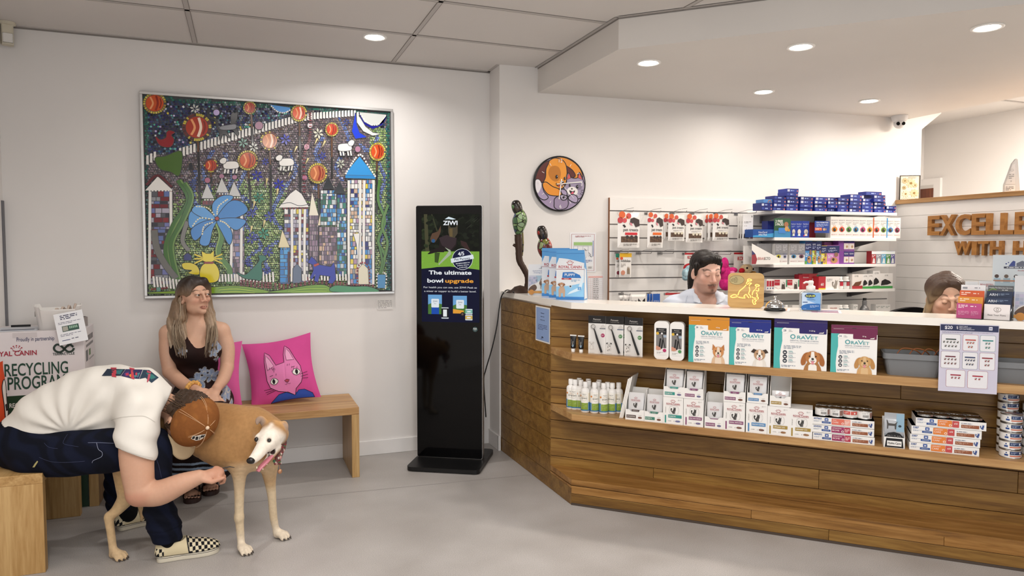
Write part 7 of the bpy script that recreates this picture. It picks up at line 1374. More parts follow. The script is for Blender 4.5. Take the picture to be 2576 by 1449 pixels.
rl=math.atan2(nz2-nz,nb-na);m=MB();m.box(0,wv,0,.0008,-hv,0,mat('sheet_white'));m.lines_of_text(wv*.2,wv*.8,-hv*.22,-hv*.06,3,'#3a3a5a',1,.5);m.lines_of_text(wv*.1,wv*.9,-hv*.36,-hv*.28,2,'#7a7a8a',1,.4);m.rect(wv*.2,-hv*.6,wv*.78,-hv*.42,'#35564a',1);m.rect(wv*.22,-hv*.58,wv*.40,-hv*.44,'#a9a79c',2)
for k in range(5):m.rect(wv*(.45+.06*k),-hv*.53,wv*(.49+.06*k),-hv*.45,'#9cc0a8',2)
m.lines_of_text(wv*.1,wv*.85,-hv*.75,-hv*.66,2,'#7a7a8a',1,.4);m.rect(wv*.12,-hv*.88,wv*.4,-hv*.86,'#33406f',1);m.lines_of_text(wv*.45,wv*.85,-hv*.88,-hv*.82,1,'#6a6a7a',1)
o=m.build('basket_note',loc=BXF.w(na,-.022,nz));o.matrix_world=Matrix.Translation(BXF.w(na,-.022,nz))@Matrix.Rotation(BXF.rz,4,'Z')@Matrix.Rotation(-rl,4,'Y')@Matrix.Rotation(R(-14),4,'X');tag(o,'white printed note hanging tilted from the front of the basket','paper')
m=MB();m.box(0,.07,0,.05,0,.05,mat('tin_open','#8f8783',.6));m.box(.006,.064,.006,.044,.0501,.0503,mat('box_dark','#3a322f',.8));q=BXF.px(240,805,.2);tag(m.build('open_carton',loc=BXF.w(min(q[0]-.03,bxr-.075),.2,bxh+.0006),rz=BXF.rz+R(20)),'small open grey carton on the recycling box right of the basket','box')
def cushion(fr,w,h,th,lean,col,art,label,roll=0):
 t=empty('cushion',fr.o,fr.rz,label,'cushion');n=20;vs=[];fs=[]
 def P(a,b,s):e=1-.09*(math.sin(math.pi*a)**2)*(1-abs(2*b-1)**2*0)*0;px=(a-.5)*w*(1-.10*math.sin(math.pi*b)**1.0);pz=(b-.5)*h*(1-.10*math.sin(math.pi*a)**1.0);d=th/2*(max(0,math.sin(math.pi*a)*math.sin(math.pi*b))**.55);d+=.004*math.sin(7*a+3*b)*math.sin(9*b)*(d>.01);return(px,s*d,pz)
 def Pf(a,b):return P(a,b,-1)
 for s in(-1,1):
  for j in range(n+1):
   for i in range(n+1):vs.append(P(i/n,j/n,s))
 N1=(n+1)**2
 for s in(0,1):
  for j in range(n):
   for i in range(n):q=s*N1+j*(n+1)+i;f=(q,q+1,q+n+2,q+n+1);fs.append(f if s==0 else tuple(reversed(f)))
 M_=fabric('cushion_'+col.lstrip('#'),col,.85,700,.2,.05);cov=MB().add(vs,fs,M_,True);mw=Matrix.Translation((0,0,0))@Matrix.Rotation(R(lean),4,'X')@Matrix.Rotation(R(roll),4,'Y');o=cov.build('cover',t);o.matrix_local=mw
 pr=MB();art(pr,Pf);o2=pr.build('print',t);o2.matrix_local=mw;return t
def on_cushion(pr,Pf,pts,c,lay,line=None,sub=6,closed=True,sm=False):
 0
 pts=smooth_path(pts,5,closed)if sm else pts
 bm=bmesh.new()
 def lift(x,z):p=Pf(min(max(x,0),1),min(max(z,0),1));return(p[0],p[1]-.0012*lay,p[2])
 if c:
  vs=[bm.verts.new((x,0,z))for x,z in pts]
  try:f=bm.faces.new(vs)
  except ValueError:f=None
  if f:bmesh.ops.triangulate(bm,faces=[f]);
  for _ in range(3):bmesh.ops.subdivide_edges(bm,edges=[e for e in bm.edges if e.calc_length()>.06],cuts=1,use_grid_fill=True);bmesh.ops.triangulate(bm,faces=bm.faces[:])
  bm.normal_update();bm.verts.index_update()
  base=[lift(v.co.x,v.co.z)for v in bm.verts];pr.add(base,[tuple(v.index for v in f.verts)if f.normal.y<0 else tuple(reversed([v.index for v in f.verts]))for f in bm.faces],pm(c,.8),True)
 bm.free()
 if line:
  L_=pts+[pts[0]]if closed else pts;D=[]
  for(a,b_),(c_,d_)in zip(L_[:-1],L_[1:]):
   k=max(1,int(math.hypot(c_-a,d_-b_)/.04))
   for i in range(k):D.append((a+(c_-a)*i/k,b_+(d_-b_)*i/k))
  D.append(L_[-1]);q=[lift(*p)for p in D];pr.tube([(p[0],p[1]-.0004,p[2])for p in q],line,pm('#201518',.8),4)
def art_cat(pr,Pf):
 C=lambda pts:[((u-100)/455,1-(v-60)/388)for u,v in pts]
 on_cushion(pr,Pf,C([(230,446),(290,405),(350,398),(395,425),(425,395),(465,395),(510,420),(515,446)]),'#2f50b0',1,.0016)
 on_cushion(pr,Pf,C([(220,260),(222,190),(235,128),(265,150),(300,222),(360,212),(362,160),(375,104),(405,130),(440,200),(470,250),(475,310),(455,350),(410,385),(395,425),(345,400),(290,385),(240,355),(222,310)]),'#e07fb4',2,.0016)
 on_cushion(pr,Pf,C([(235,245),(232,180),(240,150),(262,180),(285,225)]),'#eba3c8',3,.001);on_cushion(pr,Pf,C([(378,200),(374,160),(382,122),(405,150),(430,205)]),'#eba3c8',3,.001)
 for(u,v,pu)in((272,320,268),(435,283,437)):
  on_cushion(pr,Pf,C([(u-27,v+2),(u-12,v-18),(u+12,v-16),(u+28,v+2),(u+10,v+19),(u-12,v+18)]),'#efeae4',3,.0014,sm=True);on_cushion(pr,Pf,C([(pu-10,v),(pu,v-16),(pu+11,v),(pu,v+17)]),'#17121a',4,sm=True)
 on_cushion(pr,Pf,C([(343,326),(360,320),(378,326),(368,338),(352,338)]),'#b0455a',3,.0012);on_cushion(pr,Pf,C([(342,350),(352,354),(360,340),(368,352),(380,348)]),None,3,.001,closed=False)
 for L_ in([(195,360),(255,362)],[(203,375),(262,372)],[(210,388),(270,378)],[(455,302),(512,290)],[(460,315),(512,308)],[(470,328),(508,328)],[(245,285),(270,282)],[(412,250),(430,248)]):on_cushion(pr,Pf,C(L_),None,4,.0012,closed=False)
 rr3=random.Random(2)
 for k in range(16):u=250+rr3.random()*60 if k%2 else 380+rr3.random()*70;v=225+rr3.random()*50;on_cushion(pr,Pf,C([(u,v),(u-3,v+12)]),None,4,.001,closed=False)
bx_f=Frame((0,YW-.14,0),0);(ca,cz1),(cb_,_)=bx_f.px(616,1012,0),bx_f.px(800,1000,0);cw_=.40
fc=Frame(Vector(((ca+cb_)/2,YW-.125,H_B+.195)),R(-8));cushion(fc,.42,.42,.12,-16,'#cf4f92',art_cat,'pink cushion with a drawn cat face leaning on the wall bench',-9)
def art_lit(pr,Pf):on_cushion(pr,Pf,[(.3,.02),(.45,.2),(.7,.2),(.8,.02)],'#8fa9cf',1,.0015)
x_=bx_f.px(548,960,0)[0];cushion(Frame(Vector((x_-.06,YW-.085,H_B+.19)),R(-4)),.40,.40,.10,-13,'#d9609f',art_lit,'paler pink cushion half hidden behind the seated woman')
def art_or(pr,Pf):
 on_cushion(pr,Pf,[(.7,.35),(.86,.4),(.9,.66),(.84,.8),(.7,.7)],'#e6ded8',1,.002,sm=True)
 for k in range(4):on_cushion(pr,Pf,[(.74+.03*k,.5),(.75+.03*k,.42),(.77+.03*k,.5)],None,2,.0015,closed=False)
 on_cushion(pr,Pf,[(.62,.02),(.7,.18),(.95,.14),(.97,.02)],'#5f74b8',1,.0015);on_cushion(pr,Pf,[(.8,.22),(.95,.3),(.93,.62)],None,2,.0015,closed=False)
q=pX(-4,1060,-1.13);cushion(Frame(Vector((-1.165,3.99,H_B+.20)),R(80)),.40,.42,.11,-5,'#cf4a26',art_or,'orange cushion with a drawn white face at the left edge of the photo',4)
m=MB();m.box(-.11,.11,-.05,.05,-.05,.05,mat('pouch_black','#15151a',.6));m.Y0=-.0505;m.poly([(-.02,-.03),(.09,-.035),(.10,.02),(.0,.03)],'#dcd8d4',1);m.line([(-.0,-.01),(.03,.015),(.06,-.01)],.006,'#15151a',2);o=m.build('patterned_bag',loc=(-1.13,3.86,H_B+.052),rz=R(55),bevel=.02,seg=3);tag(o,'small black and white patterned bag on the left bench','bag')
# people and the dog: bodies grown from smooth distance fields
class Field:
 def __init__(s,lo,hi,h):
  s.lo=np.array(lo,float);s.h=h;s.n=np.ceil((np.array(hi,float)-s.lo)/h).astype(int)+1;s.F=np.full(s.n,.12,np.float32)
 def region(s,lo,hi):
  a=np.clip(np.floor((np.array(lo)-s.lo)/s.h).astype(int),0,s.n);b=np.clip(np.ceil((np.array(hi)-s.lo)/s.h).astype(int)+1,0,s.n)
  if np.any(b<=a):return None
  g=np.meshgrid(*[(s.lo[i]+s.h*np.arange(a[i],b[i])).astype(np.float32)for i in range(3)],indexing='ij',sparse=True)
  return tuple(slice(a[i],b[i])for i in range(3)),g
 def mix(s,sl,d,k,op):
  A=s.F[sl]
  if op=='-':d=-d;B=np.maximum(A,d);hh=np.clip(.5-.5*(d-A)/max(k,1e-6),0,1)if k else None;s.F[sl]=B if not k else(d*(1-hh)+A*hh+k*hh*(1-hh));return
  if k:hh=np.clip(.5+.5*(d-A)/k,0,1);s.F[sl]=d*(1-hh)+A*hh-k*hh*(1-hh)
  else:s.F[sl]=np.minimum(A,d)
 def ell(s,c,r,rot=None,k=.02,op='+'):
  c=np.array(c,float);r=np.array(r if hasattr(r,'__len__')else(r,)*3,float);m=r.max()+k+.02
  q=s.region(c-m,c+m)
  if q is None:return s
  sl,g=q;p=[g[i]-c[i]for i in range(3)]
  if rot is not None:M=np.array(rot);p=[M[0,i]*p[0]+M[1,i]*p[1]+M[2,i]*p[2]for i in range(3)]
  k0=np.sqrt((p[0]/r[0])**2+(p[1]/r[1])**2+(p[2]/r[2])**2)+1e-6;k1=np.sqrt((p[0]/r[0]**2)**2+(p[1]/r[1]**2)**2+(p[2]/r[2]**2)**2)+1e-6
  s.mix(sl,(k0*(k0-1)/k1).astype(np.float32),k,op);return s
 def limb(s,pts,rad,k=.02,op='+',n=5,sq=None):
  0
  P=np.array([tuple(p)+(r,)for p,r in zip(pts,rad)],float)
  if len(P)>2 and n>1:P=np.array(smooth_path(P,n))
  m=P[:,3].max()*(1/min(1,sq[1])if sq else 1)+k+.015;q=s.region(P[:,:3].min(0)-m,P[:,:3].max(0)+m)
  if q is None:return s
  sl,g=q;D=None
  for A,B in zip(P[:-1],P[1:]):
   d=B[:3]-A[:3];p=[g[i]-A[i]for i in range(3)]
   if sq:ax=np.array(sq[0],float);f=1/sq[1]-1;w=p[0]*ax[0]+p[1]*ax[1]+p[2]*ax[2];dw=d@ax;p=[p[i]+ax[i]*w*f for i in range(3)];d=d+ax*dw*f
   t=np.clip((p[0]*d[0]+p[1]*d[1]+p[2]*d[2])/(d@d+1e-9),0,1)
   e=np.sqrt((p[0]-t*d[0])**2+(p[1]-t*d[1])**2+(p[2]-t*d[2])**2)-(A[3]+t*(B[3]-A[3]));D=e if D is None else np.minimum(D,e)
  s.mix(sl,D.astype(np.float32),k,op);return s
 def cut(s,c,nrm,k=0,lo=None,hi=None):
  0
  q=s.region(s.lo if lo is None else lo,s.lo+s.h*s.n if hi is None else hi)
  if q is None:return s
  sl,g=q;nn_=np.array(nrm,float);nn_/=np.linalg.norm(nn_);d=sum((g[i]-c[i])*nn_[i]for i in range(3));s.F[sl]=np.maximum(s.F[sl],d.astype(np.float32));return s
 def ripple(s,fn,lo=None,hi=None):
  q=s.region(s.lo if lo is None else lo,s.lo+s.h*s.n if hi is None else hi);sl,g=q;s.F[sl]+=fn(*g).astype(np.float32);return s
 def mesh(s):
  F=s.F;neg=F<0;c=neg[:-1,:-1,:-1].astype(np.int8)
  for o in((1,0,0),(0,1,0),(0,0,1),(1,1,0),(1,0,1),(0,1,1),(1,1,1)):c=c+neg[o[0]:F.shape[0]-1+o[0],o[1]:F.shape[1]-1+o[1],o[2]:F.shape[2]-1+o[2]]
  act=(c>0)&(c<8);idx=np.argwhere(act);ids=np.full(act.shape,-1,np.int32);ids[act]=np.arange(len(idx))
  V=np.zeros((len(idx),3));W=np.zeros(len(idx));cor=[(i,j,k)for i in(0,1)for j in(0,1)for k in(0,1)]
  val={o:F[idx[:,0]+o[0],idx[:,1]+o[1],idx[:,2]+o[2]]for o in cor}
  for o in cor:
   for ax in range(3):
    if o[ax]:continue
    o2=list(o);o2[ax]=1;a,b=val[o],val[tuple(o2)];m=(a<0)!=(b<0);t=np.where(m,a/np.where(m,a-b,1),0)
    p=np.array(o,float)[None]+np.zeros((len(idx),3));p[:,ax]+=t;V+=p*m[:,None];W+=m
  V=(idx+V/np.maximum(W,1)[:,None])*s.h+s.lo;Q=[]
  for ax in range(3):
   a=[slice(None)]*3;b=[slice(None)]*3;a[ax]=slice(0,-1);b[ax]=slice(1,None);e=np.argwhere(neg[tuple(a)]!=neg[tuple(b)]);u,v=[(1,2),(2,0),(0,1)][ax]
   e=e[(e[:,u]>0)&(e[:,v]>0)&(e[:,u]<act.shape[u])&(e[:,v]<act.shape[v])]
   def at(du,dv):x=e.copy();x[:,u]-=du;x[:,v]-=dv;return ids[x[:,0],x[:,1],x[:,2]]
   q=np.stack([at(1,1),at(0,1),at(0,0),at(1,0)],1);fl=~neg[e[:,0],e[:,1],e[:,2]];q[fl]=q[fl][:,::-1];Q.append(q[(q>=0).all(1)])
  return V,np.concatenate(Q)
def solid(name,fld,m,colour=None,parent=None,relax=1):
 V,Q=fld.mesh()
 for _ in range(relax):
  S=np.zeros_like(V);c=np.zeros(len(V))
  for i in range(4):j=(i+1)%4;np.add.at(S,Q[:,i],V[Q[:,j]]);np.add.at(c,Q[:,i],1)
  V=V*.5+S/np.maximum(c,1)[:,None]*.5
 me=bpy.data.meshes.new(name);me.vertices.add(len(V));me.vertices.foreach_set('co',V.astype(np.float32).ravel());me.loops.add(len(Q)*4);me.loops.foreach_set('vertex_index',Q.astype(np.int32).ravel());me.polygons.add(len(Q));me.polygons.foreach_set('loop_start',np.arange(0,len(Q)*4,4,dtype=np.int32));me.polygons.foreach_set('use_smooth',np.ones(len(Q),bool));me.update(calc_edges=True);me.validate()
 me.materials.append(m)
 if colour:C=np.clip(colour(V),0,1);a=me.color_attributes.new('col','FLOAT_COLOR','POINT');a.data.foreach_set('color',np.c_[C,np.ones(len(V))].astype(np.float32).ravel())
 o=bpy.data.objects.new(name,me);COL.objects.link(o)
 if parent:o.parent=parent
 return o
def J(u,v,y):return tuple(pY(u,v,y))
def LC(h):return np.array(hexc(h))
def sstep(a,b,x):t=np.clip((x-a)/(b-a),0,1);return t*t*(3-2*t)
def blend(C,col,w):return C*(1-w[:,None])+LC(col)[None]*w[:,None]
def basis(fwd,up):
 f=np.array(fwd,float);f/=np.linalg.norm(f);u=np.array(up,float);u-=f*(u@f);u/=np.linalg.norm(u);return np.array([np.cross(f,u),f,u])
class Head:
 def __init__(s,c,fwd,up,k=1.0):s.c=np.array(c,float);s.B=basis(fwd,up);s.k=k
 def w(s,x,y,z):return s.c+s.k*(s.B.T@np.array([x,y,z],float))
 def loc(s,V):return(V-s.c)@s.B.T/s.k
 def shape(s,F,jaw=1.0,nose=1.0,closed=False,lips=1.0,ridge=1.0):
  e=lambda c,r,k=.02,op='+':F.ell(s.w(*c),np.array(r)*s.k,s.B,k*s.k,op);l=lambda P,r,k=.012,op='+':F.limb([s.w(*p)for p in P],[q*s.k for q in r],k*s.k,op,4)
  e((0,-.018,.032),(.074,.091,.080));e((0,.020,-.030),(.0585*jaw,.068,.077));e((0,.066,-.090),(.024*jaw,.02,.017),.03)
  for x in(-1,1):e((x*.037*jaw,.010,-.066),(.019,.03,.024),.035);e((x*.039,.053,-.021),(.020,.02,.016),.025);e((x*.0755,-.008,-.012),(.009,.019,.031),.006);e((x*.080,-.004,-.010),(.004,.011,.02),.004,'-')
  l([(-.040,.066,.024),(0,.080,.020),(.040,.066,.024)],[.0115*ridge,.011*ridge,.0115*ridge],.016)
  q_=0
  for x in(-1,1):e((x*.031,.096,.006),(.017,.012,.012),.012,'-');q_=.0126 if closed else .0138;e((x*.031,.0745,.0045),(q_,q_,q_),.007)
  if not closed:
   for x in(-1,1):e((x*.0315,.093,.0040),(.0128,.013,.0054),.002,'-')
  l([(0,.082,.016),(0,.094,-.008),(0,.104*nose,-.027)],[.007,.008,.0105],.012)
  for x in(-1,1):e((x*.0115,.092,-.032),(.0075,.010,.0065),.006);e((x*.007,.099,-.0385),(.003,.004,.0025),.002,'-')
  l([(-.023,.078,-.062),(-.008,.0895,-.0585),(0,.0885,-.060),(.008,.0895,-.0585),(.023,.078,-.062)],[.0025*lips,.0048*lips,.0042*lips,.0048*lips,.0025*lips],.006);l([(-.020,.078,-.067),(0,.087,-.0715),(.020,.078,-.067)],[.0025*lips,.0060*lips,.0025*lips],.006)
  l([(-.022,.083,-.0645),(0,.0945,-.0648),(.022,.083,-.0645)],[.0007,.0010*lips,.0007],.0015,'-')
 def tint(s,V,C,brow='#3a2a20',lip='#a85f55',blush='#c98070',beard=None,closed=False):
  p=s.loc(V);x,y,z=p.T;ax=np.abs(x);f=sstep(.03,.05,y)
  C=blend(C,blush,.30*f*np.exp(-((ax-.042)**2+(z+.028)**2)/.0006));C=blend(C,blush,.35*f*np.exp(-(x**2+(z+.03)**2)/.0002))
  lipm=f*sstep(.026,.018,ax)*(sstep(-.0545,-.058,z)*sstep(-.079,-.075,z))*sstep(.072,.078,y)
  C=blend(C,lip,.75*lipm);C=blend(C,'#5a2a28',.8*f*sstep(.024,.019,ax)*np.exp(-((z+.0648)/.0018)**2)*sstep(.07,.078,y))
  bz=.0285+.006*np.sin((ax-.012)/.04*math.pi)-.10*np.maximum(ax-.038,0);C=blend(C,brow,.85*f*sstep(.010,.016,ax)*sstep(.056,.048,ax)*np.exp(-((z-bz)/.0036)**2))
  lz=.0094-9*(ax-.031)**2;C=blend(C,'#2a1c18',.85*f*sstep(.015,.019,ax)*sstep(.048,.044,ax)*np.exp(-((z-(lz if not closed else .0005+3.5*(ax-.031)**2))/.0022)**2)*sstep(.07,.076,y))
  C=blend(C,'#8a5a4c',.22*f*np.exp(-((ax-.031)**2/.0003+(z+.008)**2/.00004)))
  for sx in(-1,1):C=blend(C,'#4a2420',.8*np.exp(-((x-sx*.007)**2+(z+.0375)**2+(y-.098)**2*.5)/.000012))
  if beard:C=beard(C,x,y,z)
  return C
 def eyes(s,parent,gaze,iris='#4a3a2c',closed=False):
  g=np.array(gaze,float);g/=np.linalg.norm(g)
  for x in(-1,1):
   c=s.w(x*.031,.0745,.0045);r=.0122*s.k;M_W=mat('eye_white','#b9b0a8',.2);m=MB();m.ball((0,0,0),r,M_W,16,12)
   d=s.B.T@(g if True else g);d=g;B=basis(d,(0,0,1)if abs(d[2])<.9 else(1,0,0))
   for rr_,cc,o_ in((.0062,iris,.0001),(.0031,'#0d0a09',.0003)):
    q=[tuple(d*(math.sqrt(r*r-(rr_*s.k)**2*.2)+o_)+(B[0]*math.cos(a)+B[2]*math.sin(a))*rr_*s.k)for a in np.linspace(0,2*math.pi,14,endpoint=False)];m.add(q,[tuple(range(14)),tuple(reversed(range(14)))],mat('eye_'+cc.lstrip('#'),cc,.1))
   m.build('eyeball',parent,loc=tuple(c))
def hand(F,wrist,dirn,palm_n,side,curl,L_=.185,k=.006,spread=.12,thumb=(.6,.3),sc=1.0):
 0
 d=np.array(dirn,float);d/=np.linalg.norm(d);n=np.array(palm_n,float);n-=d*(n@d);n/=np.linalg.norm(n);t=np.cross(d,n)*side;w=np.array(wrist,float);s=L_/.185*sc
 F.limb([w,w+d*.03*s,w+d*.085*s],[.024*s,.029*s,.030*s],.012,sq=(tuple(n),.55));F.ell(w+d*.055*s,(.020*s,)*3,None,.012)
 F.limb([w+d*.078*s-t*.028*s,w+d*.084*s+t*.026*s],[.0125*s,.0125*s],.010)
 for i,(o,ln)in enumerate(((.027,.072),(.009,.080),(-.010,.074),(-.027,.058))):
  c=curl[i]if hasattr(curl,'__len__')else curl;p=w+d*.088*s+t*o*s;a=(o/.03)*spread;dd_=d*math.cos(a)+t*math.sin(a);P=[p];R_=[.0092*s];ang=0
  for j,q in enumerate((.45,.32,.23)):ang+=c*(.9 if j==0 else 1.05);v=dd_*math.cos(ang)+n*math.sin(ang);P.append(P[-1]+v*ln*q*s);R_.append((.0088,.0078,.0066)[j]*s)
  F.limb(P,R_,.003,n=1)
 b=w+d*.022*s+t*.026*s;v1=d*.75+t*thumb[0]+n*.15;v1/=np.linalg.norm(v1);v2=d*.85+t*(thumb[0]-.45)+n*thumb[1];v2/=np.linalg.norm(v2)
 F.limb([b,b+v1*.038*s,b+v1*.038*s+v2*.03*s,b+v1*.038*s+v2*.053*s],[.0145*s,.0115*s,.0098*s,.0075*s],.008,n=1)
def strands(m,roots,mt,r0=.004):
 for P,w in roots:q=smooth_path(P,4);m.tube(q,[max(.0006,r0*w*(1-.85*(i/(len(q)-1))**2))for i in range(len(q))],mt,5)
def skin(name,h):return vcol(name,.48,.35,.12,noise=.05,nscale=90,bumpy=.05,bscale=700)
from mathutils.bvhtree import BVHTree
def drape(objs,name,polys,parent,off=.0016,rough=.8,sub=2):
 0
 dg=bpy.context.evaluated_depsgraph_get();bv=[BVHTree.FromPolygons([tuple(v.co)for v in o.data.vertices],[tuple(p.vertices)for p in o.data.polygons])for o in objs];mb=MB()
 for k,(pts,c)in enumerate(polys):
  bm=bmesh.new();vs=[bm.verts.new((u,v,0))for u,v in pts]
  try:f=bm.faces.new(vs)
  except ValueError:bm.free();continue
  bmesh.ops.triangulate(bm,faces=[f])
  for _ in range(sub):bmesh.ops.subdivide_edges(bm,edges=[e for e in bm.edges if e.calc_length()>5],cuts=1,use_grid_fill=True);bmesh.ops.triangulate(bm,faces=bm.faces[:])
  bm.verts.index_update();P=[];ok=True
  for v in bm.verts:
   d=ray(v.co.x,v.co.y).normalized();best=None
   for t in bv:
    h_=t.ray_cast(CPOS,d)
    if h_[0]is not None and(best is None or h_[3]<best[3]):best=h_
   if best is None:P.append(None);continue
   n_=best[1]if best[1].dot(d)<0 else-best[1];P.append(best[0]+n_*(off+.0004*k/len(polys)))
  mb.add([q or(0,0,0)for q in P],[tuple(v.index for v in f.verts)for f in bm.faces if all(P[v.index]is not None for v in f.verts)],pm(c,rough),True);bm.free()
 mb.f=[tuple(reversed(f))for f in mb.f];return mb.build(name,parent)
def band(L_,w):
 L2=smooth_path(L_,4);up,dn=[],[]
 for i,p in enumerate(L2):a=L2[max(i-1,0)];b=L2[min(i+1,len(L2)-1)];dx,dy=b[0]-a[0],b[1]-a[1];l=math.hypot(dx,dy)or 1;up.append((p[0]-dy/l*w/2,p[1]+dx/l*w/2));dn.append((p[0]+dy/l*w/2,p[1]-dx/l*w/2))
 return[[up[i],up[i+1],dn[i+1],dn[i]]for i in range(len(L2)-1)]
 # the dog
def dog():
 F=Field((-.78,3.12,-.004),(.30,3.90,.76),.0034)
 sp=[J(318,1075,3.64),J(400,1050,3.60),J(500,1060,3.55),J(575,1078,3.51),J(630,1085,3.48)]
 F.limb(sp,[.070,.078,.092,.112,.108],.03)
 F.limb([J(470,1090,3.56),J(560,1115,3.50),J(625,1118,3.47)],[.062,.105,.105],.04);F.limb([J(560,1130,3.49),J(615,1142,3.46),J(650,1150,3.44)],[.06,.075,.06],.04)
 F.limb([J(340,1047,3.63),J(450,1036,3.58),J(560,1037,3.52),J(640,1046,3.48)],[.022,.025,.026,.03],.03)
 F.limb([J(640,1075,3.48),J(672,1082,3.44),J(694,1092,3.38),J(694,1090,3.34)],[.085,.070,.056,.046],.03)
 F.limb([J(689,1086,3.345),J(681,1096,3.318),J(673,1112,3.288)],[.050,.051,.040],.02)
 F.limb([J(674,1108,3.29),J(660,1127,3.255),J(646,1146,3.225),J(636,1156,3.208)],[.038,.030,.0245,.0195],.014)
 F.limb([J(694,1128,3.315),J(676,1154,3.27),J(660,1174,3.243),J(652,1182,3.233)],[.022,.0150,.0115,.010],.005)
 F.limb([J(678,1103,3.288),J(653,1102,3.302)],[.024,.0205],.014)
 F.limb([J(690,1120,3.31),J(676,1128,3.285)],[.026,.022],.015)
 F.limb([J(690,1134,3.275),J(668,1154,3.235),J(644,1174,3.19)],[.0075,.0105,.013],.003,'-')
 for u,v,y in((677,1108,3.262),(645,1105,3.28)):F.ell(J(u,v,y-.012),.012,None,.008,'-')
 F.limb([J(668,1068,3.35),J(657,1055,3.355),J(649,1058,3.345),J(647,1066,3.335)],[.018,.016,.012,.006],.008,sq=((0,1,0),.6));F.limb([J(704,1080,3.345),J(713,1067,3.35),J(719,1074,3.342),J(718,1086,3.335)],[.018,.016,.012,.007],.008,sq=((0,1,0),.6))
 F.limb([J(608,1095,3.44),J(600,1150,3.42),J(602,1200,3.42),J(602,1240,3.42),J(602,1300,3.425),J(606,1358,3.425),J(607,1376,3.42)],[.060,.050,.030,.022,.0195,.0165,.018],.03);F.ell(J(601,1302,3.42),(.021,.022,.026),None,.01)
 F.limb([J(672,1110,3.46),J(676,1160,3.45),J(679,1205,3.47),J(684,1250,3.485),J(688,1300,3.505),J(694,1330,3.515),J(697,1344,3.515)],[.058,.046,.028,.0195,.018,.0155,.017],.03)
 def paw(u,v,y,f,k=1.0):
  b=np.array(J(u,v,y));b[2]=0;d=np.array([f[0],f[1],0.]);d/=np.linalg.norm(d);s_=np.array([-d[1],d[0],0])
  F.limb([b+np.array([0,0,.030]),b+d*.022+np.array([0,0,.022])],[.018*k,.021*k],.012)
  for i,o in enumerate((-.021,-.0075,.0075,.021)):fw=(.042,.054,.054,.042)[i];F.limb([b+d*.012+s_*o*.8+np.array([0,0,.024]),b+d*(fw-.012)+s_*o+np.array([0,0,.022]),b+d*fw+s_*o*1.05+np.array([0,0,.0095])],[.0095*k,.0095*k,.0085*k],.0035,n=2)
  return[(b+d*(fw+.006)+s_*o*1.05+np.array([0,0,.010]),b+d*(fw+.017)+s_*o*1.05+np.array([0,0,.0045]))for o,fw in zip((-.021,-.0075,.0075,.021),(.042,.054,.054,.042))]
 claws=paw(608,1384,3.405,(.55,-.8));claws+=paw(699,1350,3.515,(.75,-.6))
 F.limb([J(335,1095,3.60),J(328,1160,3.575),J(322,1215,3.56),J(318,1250,3.56),J(297,1280,3.558),J(276,1304,3.556),J(279,1340,3.553),J(284,1380,3.55),J(285,1394,3.548)],[.085,.076,.052,.038,.026,.0195,.017,.0165,.018],.03)
 F.ell(J(272,1300,3.556),(.016,.016,.02),None,.012)
 F.limb([J(345,1090,3.70),J(360,1150,3.71),J(405,1215,3.70),J(412,1250,3.70),J(395,1290,3.71),J(392,1305,3.71),J(402,1345,3.71),J(406,1362,3.71)],[.082,.07,.045,.034,.023,.019,.0165,.018],.03)
 claws+=paw(290,1398,3.535,(.7,-.65));claws+=paw(408,1366,3.70,(.8,-.5))
 F.limb([J(318,1080,3.68),J(326,1160,3.70),J(345,1240,3.68),J(357,1290,3.67),J(356,1308,3.67)],[.026,.017,.013,.011,.006],.02)
 nose=np.array(J(633,1158,3.2));sk=np.array(J(683,1085,3.33))
 def col(V):
  C=np.repeat(LC('#a37b4f')[None],len(V),0);x,y,z=V.T;n=.03*np.sin(x*31+z*17)+.02*np.sin(y*43-z*29)
  C=blend(C,'#8a6238',.55*sstep(.58,.66,z+n)*sstep(.2,-.1,x));C=blend(C,'#bd945f',sstep(.48,.36,z+n)*.6)
  C=blend(C,'#d3bf9f',sstep(.37,.25,z+n*.8));C=blend(C,'#e2d6c4',.7*sstep(.12,.03,z));C=blend(C,'#cdb594',.75*sstep(.10,.05,np.abs(z-.345))*sstep(-.14,-.02,x)*sstep(3.48,3.40,y))
  C=blend(C,'#cfae80',.8*sstep(.47,.36,z)*sstep(-.30,-.42,x));a=np.array(J(684,1085,3.33));hd=(V-a)@((nose-sk)/np.linalg.norm(nose-sk));ta=np.clip(hd/np.linalg.norm(nose-sk),-.35,1);near=sstep(.095,.075,np.linalg.norm(V-a-ta[:,None]*(nose-a),axis=1)+.03*ta)*sstep(3.41,3.375,y)
  face=near*sstep(-.005,.035,hd+n*.4);C=blend(C,'#e6ddd0',face);mid=np.exp(-((x-(sk[0]+(nose[0]-sk[0])*np.clip(hd/.17,0,1)))/.010)**2);C=blend(C,'#e6ddd0',near*.7*mid*sstep(-.03,0,hd))
  C=blend(C,'#c99a60',near*.85*sstep(.0,-.035,hd+n*.3)*(1-mid*.6));C=blend(C,'#2b2422',near*sstep(.019,.012,np.linalg.norm(V-nose-np.array([.003,.004,-.002]),axis=1)))
  for u,v,y_,w in((677,1108,3.262,.0140),(645,1105,3.283,.013)):C=blend(C,'#3a2a22',.9*sstep(w,w-.006,np.linalg.norm(V-np.array(J(u,v,y_)),axis=1)))
  mo=np.min([np.linalg.norm(V-np.array(J(u,v,y_)),axis=1)for u,v,y_ in((686,1136,3.275),(677,1144,3.255),(668,1153,3.24),(660,1162,3.225),(654,1168,3.212))],0);C=blend(C,'#2a1818',sstep(.0165,.011,mo))
